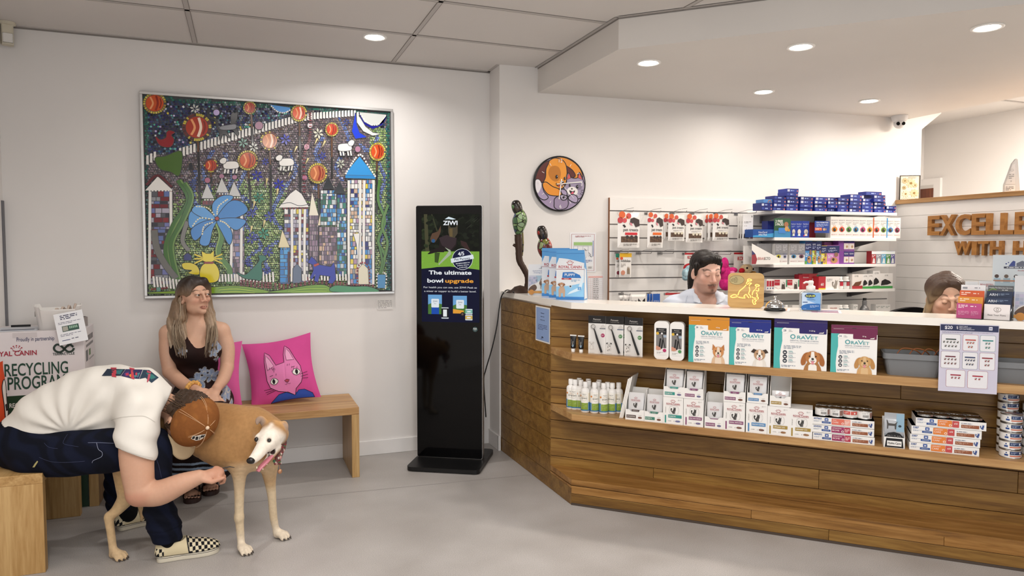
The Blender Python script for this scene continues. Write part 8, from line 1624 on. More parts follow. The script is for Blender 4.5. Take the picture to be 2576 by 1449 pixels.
  for u,v in((653,1060),(716,1074)):C=blend(C,'#8f8078',.8*sstep(.035,.012,np.linalg.norm(V-np.array(J(u,v,3.345)),axis=1)))
  return C
 o=solid('dog',F,vcol('dog_coat',.75,.2,noise=.22,nscale=60,bumpy=.35,bscale=420,sheen=.1),col);tag(o,'fawn greyhound with a white face standing with its mouth open','dog')
 M_E=mat('dog_eye','#120c0a',.05,coat=.5)
 for u,v,y,r in((677,1108,3.268,.0115),(645.5,1105.5,3.286,.0105)):MB().ball(J(u,v,y),r,M_E,16,12).build('eye',o)
 m=MB();m.ball(J(631.5,1158.5,3.198),(.019,.014,.0145),mat('dog_nose','#171313',.25),16,12)
 m.build('nose',o)
 m=MB();q=smooth_path([J(683,1146,3.272),J(670,1161,3.246),J(657,1174,3.228),J(648,1186,3.217)],5);m.tube(q,[.008+.0065*math.sin(math.pi*min(1,.25+.65*i/(len(q)-1)))for i in range(len(q))],mat('tongue_pink','#b9707c',.3),12,flat=.5);m.build('tongue',o)
 for t_,p in((0,J(661,1180,3.222)),(1,J(671,1168,3.232)),(2,J(646,1177,3.216))):MB().lathe([(.003,-.002),(.0015,.005),(0,.008)],mat('tooth','#e6dcc4',.3),8,p).build('tooth',o)
 M_CL=mat('claw','#3a302a',.4)
 for a,b in claws:MB().tube([a,(a+b)/2,b],[.0038,.0032,.001],M_CL,8).build('claw',o)
 M_SC=fabric('scarf_floral','#6d4a47',.85,300,.4,.35,60);F2=Field((.0,3.24,.34),(.24,3.52,.68),.003)
 F2.limb([J(668,1066,3.40),J(690,1064,3.42),J(708,1085,3.41),J(712,1112,3.385),J(706,1132,3.36),J(694,1142,3.345)],[.011,.013,.014,.017,.016,.012],.01);F2.limb([J(704,1128,3.35),J(700,1150,3.335),J(694,1166,3.33)],[.019,.015,.009],.01);F2.limb([J(700,1150,3.34),J(704,1166,3.335)],[.011,.007],.008)
 F2.ripple(lambda x,y,z:.0022*np.sin(x*260+z*190)*np.cos(y*210+z*60))
 def sc(V):
  C=np.repeat(LC('#6a4644')[None],len(V),0);x,y,z=V.T
  for c,a,b,d in(('#c99a94',170,90,.2),('#4f6a4a',120,210,1.3),('#d9c9bd',240,150,2.2),('#8a2f38',200,260,.7)):C=blend(C,c,sstep(.55,.8,np.sin(x*a+d)*np.sin(z*b+y*80+d)))
  return C
 solid('scarf_collar',F2,vcol('scarf_cloth',.85,.2,bumpy=.3,bscale=500),sc,o)
 m=MB();m.ball(J(704,1186,3.335),(.0105,.006,.0115),mat('tag_copper','#b98a6a',.3,.7),14,10);m.tube([J(702,1165,3.335),J(704,1180,3.335)],.002,mat('tag_copper'),6);m.build('name_tag',o)
 m=MB();m.ball(J(690,1160,3.325),(.007,.006,.007),mat('tag_green','#3f6a48',.5),10,8);m.build('bead',o)
dog()
# the man bent over the dog
SKIN_M='#c79c83'
def man():
 hd_c=np.array(J(474,1058,3.43));H=Head(hd_c,(-.16,.06,-.97),(.56,-.80,.16),1.06)
 lo,hi=(-1.06,3.08,-.002),(.06,4.06,.90);F=Field(lo,hi,.0042)
 pel=J(92,1112,3.70);t1,t2,t3=J(160,1045,3.68),J(250,1000,3.63),J(335,995,3.57);shR,shL=J(350,1030,3.41),J(365,985,3.75)
 kR,kL=J(386,1120,3.43),J(310,1150,3.83);aR,aL=J(424,1362,3.445),J(322,1292,3.90);hR,hL=J(110,1140,3.60),J(112,1128,3.80)
 F.limb([pel,t1,t2,t3],[.115,.105,.110,.105],.03);F.limb([hR,J(250,1128,3.49),kR],[.085,.075,.056],.03);F.limb([hL,J(220,1135,3.82),kL],[.085,.07,.055],.03)
 F.limb([kR,J(396,1230,3.42),aR],[.054,.052,.036],.02);F.limb([kL,J(305,1220,3.88),aL],[.054,.05,.036],.02)
 F.limb([shR,shL],[.062,.055],.03);nk=J(415,1020,3.53);F.limb([t3,nk,tuple(H.w(0,-.03,-.05))],[.09,.058,.054],.03)
 H.shape(F)
 el,wr=J(352,1240,3.335),J(500,1200,3.295);F.limb([shR,J(345,1140,3.36),el],[.070,.071,.056],.02);F.limb([el,J(400,1240,3.32),J(455,1217,3.30),wr],[.053,.054,.044,.031],.012)
 hand(F,wr,np.array(J(572,1182,3.30))-np.array(wr),(.15,.5,-.85),-1,(.95,1.0,1.1,1.15),.15,thumb=(.45,-.1),sc=1.12)
 elL,wL=(-.20,3.80,.50),(-.10,3.70,.52);F.limb([shL,J(340,1060,3.80),elL],[.055,.056,.043],.02);F.limb([elL,wL],[.043,.028],.012);hand(F,wL,(.85,-.25,.1),(0,-1,-.2),1,.35,.18)
 def col(V):
  C=np.repeat(LC(SKIN_M)[None],len(V),0);C=blend(C,'#b3705a',.45*sstep(.05,.02,np.abs(V[:,2]-el[2]+.02))*sstep(.09,.05,np.linalg.norm(V-np.array(el),axis=1)));C=blend(C,'#b9785f',.4*sstep(.10,.03,np.linalg.norm(V-np.array(J(560,1185,3.3)),axis=1)))
  return H.tint(V,C,'#4a3524',beard=lambda C,x,y,z:blend(C,'#6a4a38',.5*sstep(.02,.05,y)*sstep(-.045,-.06,z)))
 man_o=solid('person',F,skin('skin_fair',SKIN_M),col);tag(man_o,'man in white T-shirt and navy trousers bending over the dog from the left bench','person')
 H.eyes(man_o,-H.B[2]*.3+H.B[1])
 T=Field((-1.08,3.22,.05),(-.20,4.06,.78),.0042)
 T.limb([J(70,1105,3.74),J(80,1120,3.66)],[.118,.118],.03);T.limb([J(62,1112,3.70),J(100,1085,3.70)],[.128,.13],.04);T.limb([J(95,1142,3.60),J(200,1138,3.52),J(300,1130,3.46),kR],[.104,.100,.094,.078],.03);T.limb([J(100,1135,3.82),J(220,1140,3.84),kL],[.104,.092,.075],.03)
 T.limb([kR,J(391,1170,3.405),J(398,1270,3.425),J(413,1320,3.44),J(422,1352,3.445)],[.072,.067,.062,.069,.060],.015);T.limb([kL,J(302,1205,3.87),J(300,1260,3.89),J(316,1290,3.90)],[.073,.068,.060,.056],.015)
 T.cut((0,0,.087),(0,0,-1));T.cut((0,3.9,.105),(0,0,-1),lo=(-.9,3.7,.05),hi=(-.2,4.06,.2))
 kz=J(420,1335,3.44)[2]
 T.ripple(lambda x,y,z:.0045*np.sin(z*95+x*38+2*np.sin(y*22))*np.exp(-((z-.20)/.11)**2)+.0035*np.sin(x*46+z*28+y*31)*np.exp(-((z-.50)/.12)**2))
 T.ripple(lambda x,y,z:.004*sstep(.008,0,np.abs(z-kz-.018))+0*x,lo=(-.5,3.3,.05),hi=(-.2,3.6,.2))
 def tc(V):
  C=np.repeat(LC('#0d101b')[None],len(V),0);x,y,z=V.T;C=blend(C,'#171d33',.5*sstep(.2,.8,.5+.5*np.sin(x*60+z*44+np.sin(y*50)*2)));return C
 tr=solid('trousers',T,vcol('denim_navy',.85,.15,noise=.14,nscale=240,bumpy=.4,bscale=900),tc,man_o)
 m=MB();YS=-.0105
 def onT(L_,w,c,rr_=.0012):m.tube([np.array(pN(u,v,J(u,v,yy),Vector((0,1,0))))for u,v,yy in L_],rr_,pm(c,.8),5)
 S=Field((-1.08,3.20,.42),(-.22,4.00,.96),.0042)
 S.limb([J(78,1085,3.70),J(140,1045,3.69),J(235,1005,3.645),J(330,1000,3.575),J(372,1000,3.55)],[.112,.136,.148,.140,.105],.04)
 S.limb([J(60,1090,3.70),J(105,1072,3.69)],[.082,.11],.05);S.limb([J(110,1040,3.66),J(200,1050,3.60),J(280,1062,3.55)],[.09,.085,.07],.06)
 S.limb([shR,J(345,1085,3.375),J(340,1150,3.35)],[.088,.086,.084],.09);S.limb([shL,J(352,1050,3.79),J(330,1100,3.82)],[.095,.085,.08],.04);S.limb([J(372,1005,3.54),J(412,1012,3.53)],[.10,.074],.03)
 a,b=np.array(J(292,1131,3.35)),np.array(J(385,1159,3.35));sd=np.array(J(340,1150,3.35))-np.array(J(345,1085,3.375));sd/=np.linalg.norm(sd);e=(b-a)/np.linalg.norm(b-a);nrm=np.cross(np.cross(e,sd),e);S.cut(a,nrm if nrm@sd>0 else-nrm,lo=(-.64,3.20,.42),hi=(-.30,3.52,.66))
 for q,hw in((sd,.2),):S.limb([J(341,1138,3.355),J(338,1175,3.345)],[.066,.076],.004,'-',1)
 hn=np.array([-.62,0,-.78]);S.cut(J(84,1113,3.58),(-.52,-.05,-.85),lo=(-1.08,3.2,.42),hi=(-.70,4.0,.66))
 ca=np.array(J(432,1000,3.53));S.cut(np.array(J(422,1010,3.53)),(.92,-.05,-.36),lo=(-.5,3.40,.6),hi=(-.22,3.75,.96));S.limb([J(405,1015,3.53),J(440,1020,3.53)],[.060,.066],.004,'-',1)
 p0=np.array(J(170,1088,3.52))
 def fold(x,y,z):
  d=np.sqrt((x-p0[0])**2+(z-p0[2])**2);an=np.arctan2(z-p0[2],x-p0[0]);f=.0075*np.sin(an*13+2.2*np.sin(y*9))*np.exp(-d/.28)*sstep(.02,.09,d)
  f=f+.0065*np.sin((x*.9-z*.35)*52+y*14+1.4*np.sin(z*24))*sstep(-.75,-.5,x)*sstep(.60,.74,z);return f+.0055*np.sin(z*60+x*36)*sstep(.64,.54,z)*sstep(-.62,-.5,x)
 S.ripple(fold)
 def shc(V):return np.repeat(LC('#dcd8d0')[None],len(V),0)
 sh=solid('t_shirt',S,fabric('shirt_white','#dfdbd3',.9,800,.2,.03),None,man_o)
 Z1=lambda L_:[(u*.2347,900+v*.2347)for u,v in L_]
 pol=[(Z1([(1092,196),(1150,122),(1345,125),(1295,195)]),'#1d2a3c'),(Z1([(1298,197),(1348,125),(1530,130),(1490,228),(1400,222)]),'#2a2650'),(Z1([(1493,230),(1535,132),(1600,135),(1700,215),(1625,272),(1560,215)]),'#22384a'),(Z1([(1240,140),(1320,128),(1290,180),(1245,175)]),'#2f6a6e'),(Z1([(1420,190),(1500,160),(1485,222),(1430,218)]),'#4a7f84'),(Z1([(1560,160),(1640,185),(1670,215),(1620,235)]),'#2f6f6a'),(Z1([(1330,170),(1380,150),(1390,200),(1340,200)]),'#4a2f6a'),(Z1([(1375,185),(1410,175),(1400,215)]),'#c98a2f'),(Z1([(1188,108),(1250,108),(1250,122),(1188,122)]),'#b53a48'),(Z1([(1200,130),(1225,125),(1250,212),(1200,205)]),'#b53a48'),(Z1([(1228,130),(1248,130),(1250,175),(1235,175)]),'#b53a48'),(Z1([(1385,108),(1440,118),(1440,132),(1390,128)]),'#b53a48'),(Z1([(1400,135),(1425,135),(1440,235),(1405,225)]),'#b53a48'),(Z1([(1345,170),(1375,165),(1380,190),(1350,195)]),'#a8304a'),(Z1([(1450,165),(1470,160),(1470,190),(1450,190)]),'#b53a48'),(Z1([(1575,140),(1620,155),(1615,172),(1575,160)]),'#b04a5a'),(Z1([(1590,175),(1615,180),(1600,240),(1580,270),(1575,262)]),'#b04a5a')]
 drape([sh],'back_print',pol,man_o)
 seam=[(q,'#b9b5ad')for q in band(Z1([(1195,668),(1300,640),(1450,625),(1560,632),(1660,690)]),.9)]+[(q,'#c6c2ba')for q in band(Z1([(1245,965),(1400,1020),(1540,1055),(1638,1075)]),.7)];drape([sh],'seam',seam,man_o,sub=0)
 Z2=lambda L_:[(u*.3098,1000+v*.3098)for u,v in L_]
 st=[]
 for L_,w,c in(([(715,368),(800,368),(925,372)],1.0,'#6f7690'),([(785,368),(800,420),(830,445),(825,480),(760,510),(750,530)],1.1,'#8a90a6'),([(320,485),(420,520),(560,525),(690,515)],.6,'#4a5070'),([(550,300),(520,350),(525,380),(640,400)],.6,'#3f4668'),([(360,370),(400,405),(470,415)],.6,'#3f4668'),([(1262,480),(1290,560),(1310,650)],.7,'#3a4162')):st+=[(q,c)for q in band(Z2(L_),w)]
 st+=[(Z2([(265,565),(285,535),(305,512),(312,520),(282,565)]),'#a9a06a')];drape([tr],'stitching',st,man_o,sub=0)
 K=Field(hd_c-.17,hd_c+.17,.003);K.ell(H.w(0,-.026,.034),np.array((.082,.096,.084))*1.03,H.B,.01);K.limb([H.w(0,-.085,.02),H.w(0,-.085,-.055)],[.05,.038],.03);K.limb([H.w(-.060,-.05,-.02),H.w(.060,-.05,-.02)],[.03,.03],.03)
 for x in(-1,1):K.limb([H.w(x*.073,.018,.02),H.w(x*.073,.020,-.035)],[.014,.008],.008);K.ell(H.w(x*.08,-.010,-.016),np.array((.02,.020,.026)),H.B,.004,'-')
 K.ell(H.w(0,.085,-.03),np.array((.085,.075,.10)),H.B,.01,'-');K.cut(H.w(0,0,-.085),-H.B[2])
 K.ripple(lambda x,y,z:.0022*np.sin((x*H.B[0,0]+y*H.B[0,1]+z*H.B[0,2])*420+(x+z)*60)+.0012*np.sin((x-z)*330))
 hair=solid('hair',K,vcol('hair_brown',.55,.35,noise=.45,nscale=55),lambda V:np.repeat(LC('#3b2a1d')[None],len(V),0),man_o)
 m=MB();hr=random.Random(8);MH=mat('hair_strand_brown','#4a3625',.5)
 for k in range(150):
  x=hr.uniform(-.072,.072);z=hr.uniform(-.07,.06);y=-.026-math.sqrt(max(0,1-(x/.08)**2-((z-.03)/.11)**2))*.088;p=np.array(H.w(x,y,z));q=np.array(H.w(x*1.1,y-.003-hr.random()*.004,z-.018-hr.random()*.02));r_=np.array(H.w(x*1.12+hr.uniform(-.008,.008),y-.001-.007*hr.random(),z-.045-hr.random()*.015));m.tube([p,q,r_],[.0019,.0015,.0004],MH,4)
 m.build('hair_strands',hair)
 cap=Field(hd_c-.2,hd_c+.2,.003);cc_=H.w(0,-.010,.046);cap.ell(cc_,np.array((.089,.108,.094))*1.07,H.B,.01);cap.ell(H.w(0,-.010,.040),np.array((.084,.103,.089))*1.07,H.B,.002,'-');cap.cut(H.w(0,.06,.026),-(H.B[2]*.97-H.B[1]*.10));cap.ell(H.w(0,-.115,.035),np.array((.032,.04,.030)),H.B,.004,'-')
 def capc(V):
  C=np.repeat(LC('#7d4d26')[None],len(V),0);p=H.loc(V)-np.array((0,-.01,.046));n=np.sin(p[:,0]*90+p[:,1]*60)*np.sin(p[:,2]*110);C=blend(C,'#96622f',.35*sstep(.1,.8,n));return C
 cp=solid('cap',cap,vcol('cap_canvas',.85,.2,noise=.15,nscale=90,bumpy=.4,bscale=900),capc,man_o)
 m=MB();M_ST=pm('#c9a27c',.8)
 for k in range(6):
  a=R(30+60*k)
  for da in(-.045,.045):
   P=[]
   for j in range(13):
    th=R(8+78*j/12);x,y,z=math.sin(th)*math.cos(a+da*math.sin(th)),math.sin(th)*math.sin(a+da*math.sin(th)),math.cos(th);P.append(H.w(x*.0914,-.010+y*.1108,.046+z*.0966))
   m.tube(P,.0009,M_ST,4,cap=False)
 m.build('stitching',cp);MB().ball(tuple(H.w(0,-.010,.142)),.0085,mat('cap_button','#d9c0a4',.7),12,8).build('button',cp)
 m=MB();vs=[];fs=[];nx,ny=14,8
 for lay in(0,1):
  for j in range(ny+1):
   for i in range(nx+1):
    a=-1+2*i/nx;wx=.078*a;y0=.098*math.sqrt(max(0,1-(a*.82)**2));ln=.072*math.sqrt(max(0,1-abs(a)**2.6));y=y0+ln*j/ny;z=.024-.020*a*a-.012*(j/ny)**1.5-.003*lay;vs.append(H.w(wx*(1-.04*j/ny),y-.004,z))
 N1=(nx+1)*(ny+1)
 for lay in(0,1):
  for j in range(ny):
   for i in range(nx):q=lay*N1+j*(nx+1)+i;f=(q,q+1,q+nx+2,q+nx+1);fs.append(f if lay==0 else tuple(reversed(f)))
 for i in range(nx):q=ny*(nx+1)+i;fs.append((q,q+1,N1+q+1,N1+q));fs.append((N1+i,N1+i+1,i+1,i))
 m.add(vs,fs,fabric('brim_cream','#cdb794',.85,700,.2,.05),True);m.build('brim',cp)
 Z7=lambda L_:[(400+u*.2347,960+v*.2347)for u,v in L_]
 bd=[(Z7([(342,608),(362,578),(400,578),(440,568),(496,560),(498,578),(470,604),(440,622),(395,630)]),'#d8d2c8')]
 for L_ in([(352,604),(366,583),(388,584),(384,598),(376,612),(356,610)],[(388,612),(396,586),(404,586),(400,612),(410,612),(414,586),(422,586),(414,620),(390,622)],[(424,618),(432,584),(438,584),(432,618)],[(438,616),(446,578),(470,568),(468,576),(452,584),(450,594),(462,592),(446,600)],[(470,600),(462,580),(486,566),(488,574)]):bd.append((Z7(L_),'#1c1a1a'))
 drape([cp],'badge',bd,cp,.0022,sub=1)
 def shoe(heel,toe,ank,Ht,side,lab,sock):
  h0,t0=np.array(heel),np.array(toe);d=t0-h0;L_=np.linalg.norm(d);d/=L_;s_=np.array([d[1],-d[0],0.]);f=lambda x,y,z:h0+d*x*L_+s_*y+np.array([0,0,z])
  G=Field(np.minimum(h0,t0)-.09,np.maximum(h0,t0)+np.array([.09,.09,.17]),.0019)
  G.limb([f(.11,0,.040),f(.3,0,.042),f(.55,.002,.038),f(.75,.003,.030),f(.90,.002,.028)],[.036,.039,.043,.043,.030],.012);G.limb([f(.13,0,.066),f(.30,0,.070),f(.42,0,.060)],[.033,.036,.036],.02)
  G.limb([f(.17,0,.12),f(.24,0,.088),f(.34,0,.092)],[.030,.030,.030],.006,'-');G.cut(f(0,0,.026),(0,0,-1));G.cut(f(.2,0,.086),tuple(np.array([0,0,1.])-d*.12),lo=f(.2,0,.08)-.12,hi=f(.2,0,.08)+.12)
  def cc(V):
   p=V-h0;x=p@d/L_;y=p@s_;z=p[:,2];C=np.repeat(LC('#d6c9a6')[None],len(V),0);th=np.arctan2(y,np.maximum(z-.012,.002))*.042;ck=((np.floor((x*L_+.001)/.0122)+np.floor((th+.2)/.0122))%2)
   toe_=(x>.50-.5*(z-.05));hb=(x<.12)&(z<.064);m_=(toe_|hb);C[m_&(ck>.5)]=LC('#17171b');C[m_&(ck<.5)]=LC('#ddd2b4');C=blend(C,'#26262a',sstep(.004,.002,np.abs((x-.50+.5*(z-.05))*L_))*(z>.03));C=blend(C,'#26262a',sstep(.0022,.001,np.abs(z-.0285)));return C
  t=solid('shoe',G,vcol('shoe_canvas',.8,.2,bumpy=.3,bscale=1200),cc,man_o,relax=0)
  m=MB();prof=smooth_path([(.0,.0),(.04,-.030),(.2,-.036),(.4,-.036),(.62,-.045),(.82,-.043),(.95,-.026),(1.0,0),(.95,.028),(.82,.045),(.6,.045),(.4,.037),(.2,.036),(.04,.030)],4,True);n=len(prof)
  vs=[f(a,b*k,z)for z,k in((.0015,.97),(.006,1.0),(.022,1.0),(.026,.97))for a,b in prof];fs=[(i*n+k,i*n+(k+1)%n,(i+1)*n+(k+1)%n,(i+1)*n+k)for i in range(3)for k in range(n)]+[tuple(reversed(range(n))),tuple(range(3*n,4*n))]
  m.add(vs,fs,mat('sole_rubber','#cfc8b6',.6));st_=len(m.v);vs=[f(a,b*1.015,z)for z in(.0205,.0225)for a,b in prof];m.add(vs,[(k,(k+1)%n,n+(k+1)%n,n+k)for k in range(n)],pm('#26262a'));m.build('sole',t)
  Sk=Field(f(.25,0,.1)-.1,f(.25,0,.1)+.15,.004);Sk.limb([f(.26,0,.055),f(.24,0,.09),ank,tuple(np.array(ank)+np.array([0,0,.05]))],[.034,.034,.043,.045],.01);solid('sock',Sk,fabric('sock_black','#121214',.95,600,.3),None,man_o);return t
 shoe(pZ(394,1412,0),pZ(552,1385,0),aR,0,1,'',1);hL_,tL_=pZ(296,1334,0),pZ(395,1308,0);shoe(hL_,tL_,aL,0,1,'',1)
 m=MB();m.tube([J(560,1178,3.292),J(578,1174,3.292),J(590,1176,3.296)],[.0022,.0022,.0012],pm('#2a2a2c'),6);tag(m.build('thin_probe'),'thin dark stick held in the bending man\'s fingers under the dog','tool')
man()
# the seated woman
def woman():
 hc=np.array(J(491,745,4.42));H=Head(hc,(.55,-.82,.07),(-.06,.05,1),.98);lo,hi=(-.62,3.78,-.002),(.16,4.70,1.28);F=Field(lo,hi,.0031)
 sR,sL=J(424,838,4.44),J(556,832,4.43);ch,wa,pv=J(490,870,4.46),J(500,950,4.48),J(512,1000,4.50)
 F.limb([pv,wa,ch],[.125,.105,.115],.03,sq=((0,1,0),.85));F.limb([sR,J(490,822,4.46),sL],[.046,.062,.046],.03);F.limb([J(492,835,4.46),J(494,810,4.45),tuple(H.w(0,-.03,-.06))],[.062,.050,.050],.03)
 for u in(466,518):F.ell(J(u,888,4.37),(.062,.055,.058),None,.05)
 eR,eL=J(427,935,4.40),J(571,925,4.39);wR,wL=J(500,984,4.15),J(545,977,4.15)
 F.limb([sR,J(421,880,4.43),eR],[.046,.044,.037],.02);F.limb([sL,J(571,875,4.42),eL],[.046,.043,.036],.02);F.limb([eR,J(462,966,4.28),wR],[.037,.035,.025],.01);F.limb([eL,J(562,953,4.27),wL],[.037,.034,.025],.01)
 hand(F,wR,np.array(J(540,1004,4.10))-np.array(wR),(.15,.3,-.95),1,.30,.172,thumb=(.5,.2));hand(F,wL,np.array(J(530,1012,4.09))-np.array(wL),(-.1,.35,-.93),-1,(.22,.28,.34,.4),.172,thumb=(.5,.2))
 fR,fL=Vector((-.30,4.28,0)),pZ(528,1232,0)
 for hp,kn,ft in((J(470,1000,4.46),J(470,1050,4.06),fR),(J(540,1000,4.46),J(545,1045,4.04),fL)):
  F.limb([hp,kn],[.078,.058],.03);F.limb([kn,(ft.x,ft.y+.09,.24),(ft.x,ft.y+.075,.075)],[.054,.05,.034],.02);F.limb([(ft.x,ft.y+.085,.055),(ft.x+.004,ft.y+.02,.052),(ft.x+.008,ft.y-.055,.036)],[.030,.030,.030],.01,sq=((0,0,1),.7))
  for i in range(5):x=ft.x+.008+(-.034+.0165*i);F.limb([(x,ft.y-.055,.036),(x+.001,ft.y-.085-.006*(i if ft is fR else 4-i)*.5,.030)],[.0085,.008],.003,n=1)
 H.shape(F,.80,.93,lips=.8,ridge=.8)
 ear=H.w(.077,-.008,-.01)
 def col(V):
  C=np.repeat(LC('#cfa68d')[None],len(V),0);C=blend(C,'#c28e74',.35*sstep(.9,.5,V[:,2]));C=blend(C,'#d3a78e',.4*sstep(.98,1.02,V[:,2]));tn=(V[:,2]<.06)&(V[:,1]<4.215)&(V[:,2]>.033);C[tn&(V[:,1]<4.190)]=LC('#251a1c');return H.tint(V,C,'#4a3a2e','#a8675c')
 o=solid('person',F,skin('skin_warm',''),col);tag(o,'seated woman with long blonde hair in a sleeveless brown and blue floral dress','person');H.eyes(o,(.80,-.58,.12),'#5a4a3a')
 D=Field((-.56,3.80,.08),(.14,4.70,.97),.0042)
 D.limb([J(512,1005,4.50),J(500,950,4.48),J(491,895,4.46),J(490,858,4.46)],[.140,.115,.122,.118],.03,sq=((0,1,0),.86))
 for u in(466,518):D.ell(J(u,888,4.37),(.066,.060,.062),None,.05)
 for u in(445,541):D.limb([J(u+(8 if u<500 else-8),880,4.40),J(u,838,4.415),J(u+(3 if u<500 else-3),822,4.455),J(u+(4 if u<500 else-4),850,4.52)],[.055,.040,.030,.055],.03)
 D.limb([J(505,1012,4.45),J(505,1052,4.12)],[.12,.085],.05);D.limb([J(468,1010,4.44),J(468,1056,4.06)],[.095,.076],.04);D.limb([J(545,1010,4.44),J(547,1052,4.04)],[.095,.074],.04)
 D.limb([J(470,1055,4.06),(-.305,4.16,.26),(-.315,4.22,.13)],[.082,.085,.10],.03);D.limb([J(547,1048,4.04),(-.17,4.15,.26),(-.17,4.22,.15)],[.080,.085,.10],.03);D.limb([J(508,1050,4.07),(-.235,4.16,.26),(-.24,4.20,.13)],[.09,.09,.10],.03)
 D.cut((0,0,.135),(0,0,-1));zv,zs=J(500,892,4.36)[2],.945
 vN=np.array(J(502,891,4.36));D.limb([vN+np.array([0,-.02,.012]),J(502,850,4.36),J(496,815,4.38)],[.008,.052,.085],.004,'-',3);D.limb([J(494,850,4.42),J(494,805,4.46)],[.052,.072],.004,'-',1)
 for sg,u in((-1,424),(1,556)):D.ell(J(u+sg*8,838,4.44),(.062,.10,.085),None,.004,'-')
 D.ripple(lambda x,y,z:.0035*np.sin(x*50+z*75+2*np.sin(z*30))*sstep(.80,.70,z)*sstep(.5,.6,z)+.005*np.sin(x*70+y*20+.6*np.sin(z*20))*sstep(.45,.30,z)+.003*np.sin(z*90+x*22)*np.exp(-((z-.66)/.05)**2))
 fw=random.Random(6);FL=[(498,958,4.38,27,.4),(532,948,4.36,22,1.6),(478,965,4.38,16,2.4),(552,860,4.38,25,2.2),(538,885,4.36,15,.2),(570,982,4.35,24,1.1),(560,1022,4.18,28,2.6),(460,880,4.36,14,1.2),(512,935,4.36,16,0),(540,1000,4.25,18,.8),(500,1010,4.2,18,2.0),(455,1010,4.15,18,.3),(530,1060,4.03,20,1.4),(470,1080,4.05,18,2.2),(548,905,4.36,12,2.8)]
 def dc(V):
  C=np.repeat(LC('#2a1714')[None],len(V),0);x,y,z=V.T;C=blend(C,'#1c100f',.5+.5*np.sin(x*20+z*26))
  for(u,v,yy,r,a)in FL:
   c=J(u,v,yy);r=r*.00172;dx_,dz_=x-c[0],z-c[2];near=(z>.26)*sstep(.16,.12,np.abs(y-c[1]))
   for k in range(5):
    b=a+k*1.2566;du,dv=math.cos(b),math.sin(b);pu=((dx_-du*r*.55)*du+(dz_-dv*r*.55)*dv)/(r*.58);pv_=(-(dx_-du*r*.55)*dv+(dz_-dv*r*.55)*du)/(r*.33*(1+.25*math.sin(k*2+a)));q=np.sqrt(pu**2+pv_**2)
    C=blend(C,'#c7c2b4',sstep(1.0,.92,q)*near);C=blend(C,'#7f93b4',sstep(.90,.80,q)*near*(.86+.14*np.sin(pv_*9)));C=blend(C,'#42506e',.7*near*sstep(.06,.0,np.abs(pv_))*sstep(.75,.5,q))
  for zb in(.185,.215,.245):C=blend(C,'#8ea1b8',sstep(.0075,.0055,np.abs(z-zb)));C=blend(C,'#120b0b',sstep(.014,.012,np.abs(z-zb))*sstep(.0075,.009,np.abs(z-zb)))
  return C
 dr_=solid('dress',D,vcol('dress_print',.75,.2,bumpy=.15,bscale=900),dc,o)
 K=Field((-.50,4.20,.70),(-.02,4.64,1.27),.0036);k_=.98
 K.ell(H.w(0,-.020,.036),np.array((.0825,.099,.087))*k_,H.B,.01);K.limb([H.w(0,-.09,.02),H.w(0,-.085,-.08),H.w(0,-.075,-.15)],[.06,.065,.06],.03)
 for sx,mul in((-1,1),(1,1)):
  K.limb([H.w(sx*.045,.03,.085),H.w(sx*.076,.005,.03),H.w(sx*.082,-.028,-.045),H.w(sx*.088,-.025,-.11)],[.022,.022,.026,.034],.02)
 K.limb([H.w(.080,-.03,-.04),J(437,800,4.42),J(437,840,4.395),J(446,880,4.365),J(460,905,4.345)],[.028,.033,.034,.028,.006],.035,sq=((0,1,0),.62));K.limb([H.w(.080,-.04,-.04),J(452,805,4.42),J(458,850,4.375),J(462,885,4.345),J(470,908,4.335)],[.028,.029,.028,.020,.005],.035,sq=((0,1,0),.6))
 K.limb([H.w(-.080,-.02,-.05),J(526,800,4.42),J(533,835,4.395),J(529,865,4.36),J(524,888,4.34)],[.022,.027,.030,.022,.005],.035,sq=((0,1,0),.6));K.limb([H.w(-.08,-.04,-.08),J(540,825,4.43),J(543,855,4.395)],[.024,.024,.006],.035,sq=((0,1,0),.6))
 K.ell(H.w(0,.099,-.008),np.array((.064,.092,.094))*k_,H.B,.012,'-');K.ell(H.w(.083,.004,-.014),np.array((.03,.026,.030))*k_,H.B,.004,'-')
 K.ripple(lambda x,y,z:.0018*np.sin(x*300+y*180+1.5*np.sin(z*14))*sstep(1.18,1.08,z)+.0012*np.sin((x+y)*520+z*12)*sstep(1.25,1.15,z))
 def hcol(V):
  C=np.repeat(LC('#2c211b')[None],len(V),0);z=V[:,2];n=.5+.5*np.sin(V[:,0]*310+V[:,1]*190+1.5*np.sin(z*14));C=blend(C,'#7d6650',sstep(1.21,1.10,z));C=blend(C,'#a8927a',sstep(1.10,.95,z)*(.35+.65*n));return blend(C,'#c4b29a',.6*sstep(1.0,.82,z)*n)
 hr=solid('hair',K,vcol('hair_blonde',.45,.4,noise=.28,nscale=60),hcol,o);g=random.Random(3)
 MS=[mat('hair_ash','#8a7661',.5),mat('hair_light','#a8967f',.5),mat('hair_mid','#77634f',.5)];m=MB()
 for k in range(120):
  sx=g.choice((-1,-1,1));hx=-sx;e=g.uniform(-14,14);v1=g.uniform(862,902);u1=(455 if sx<0 else 528)+e
  strands(m,[([H.w(hx*(.084+g.uniform(0,.004)),-.02+g.uniform(-.045,.02),.0),H.w(hx*.100,-.02+g.uniform(-.035,.03),-.08),J((445 if sx<0 else 534)+e,835,4.362+g.uniform(-.01,.01)),J(u1,v1,4.292+g.uniform(0,.012))],1)],g.choice(MS),.003)
 m.build('hair_strands',hr)
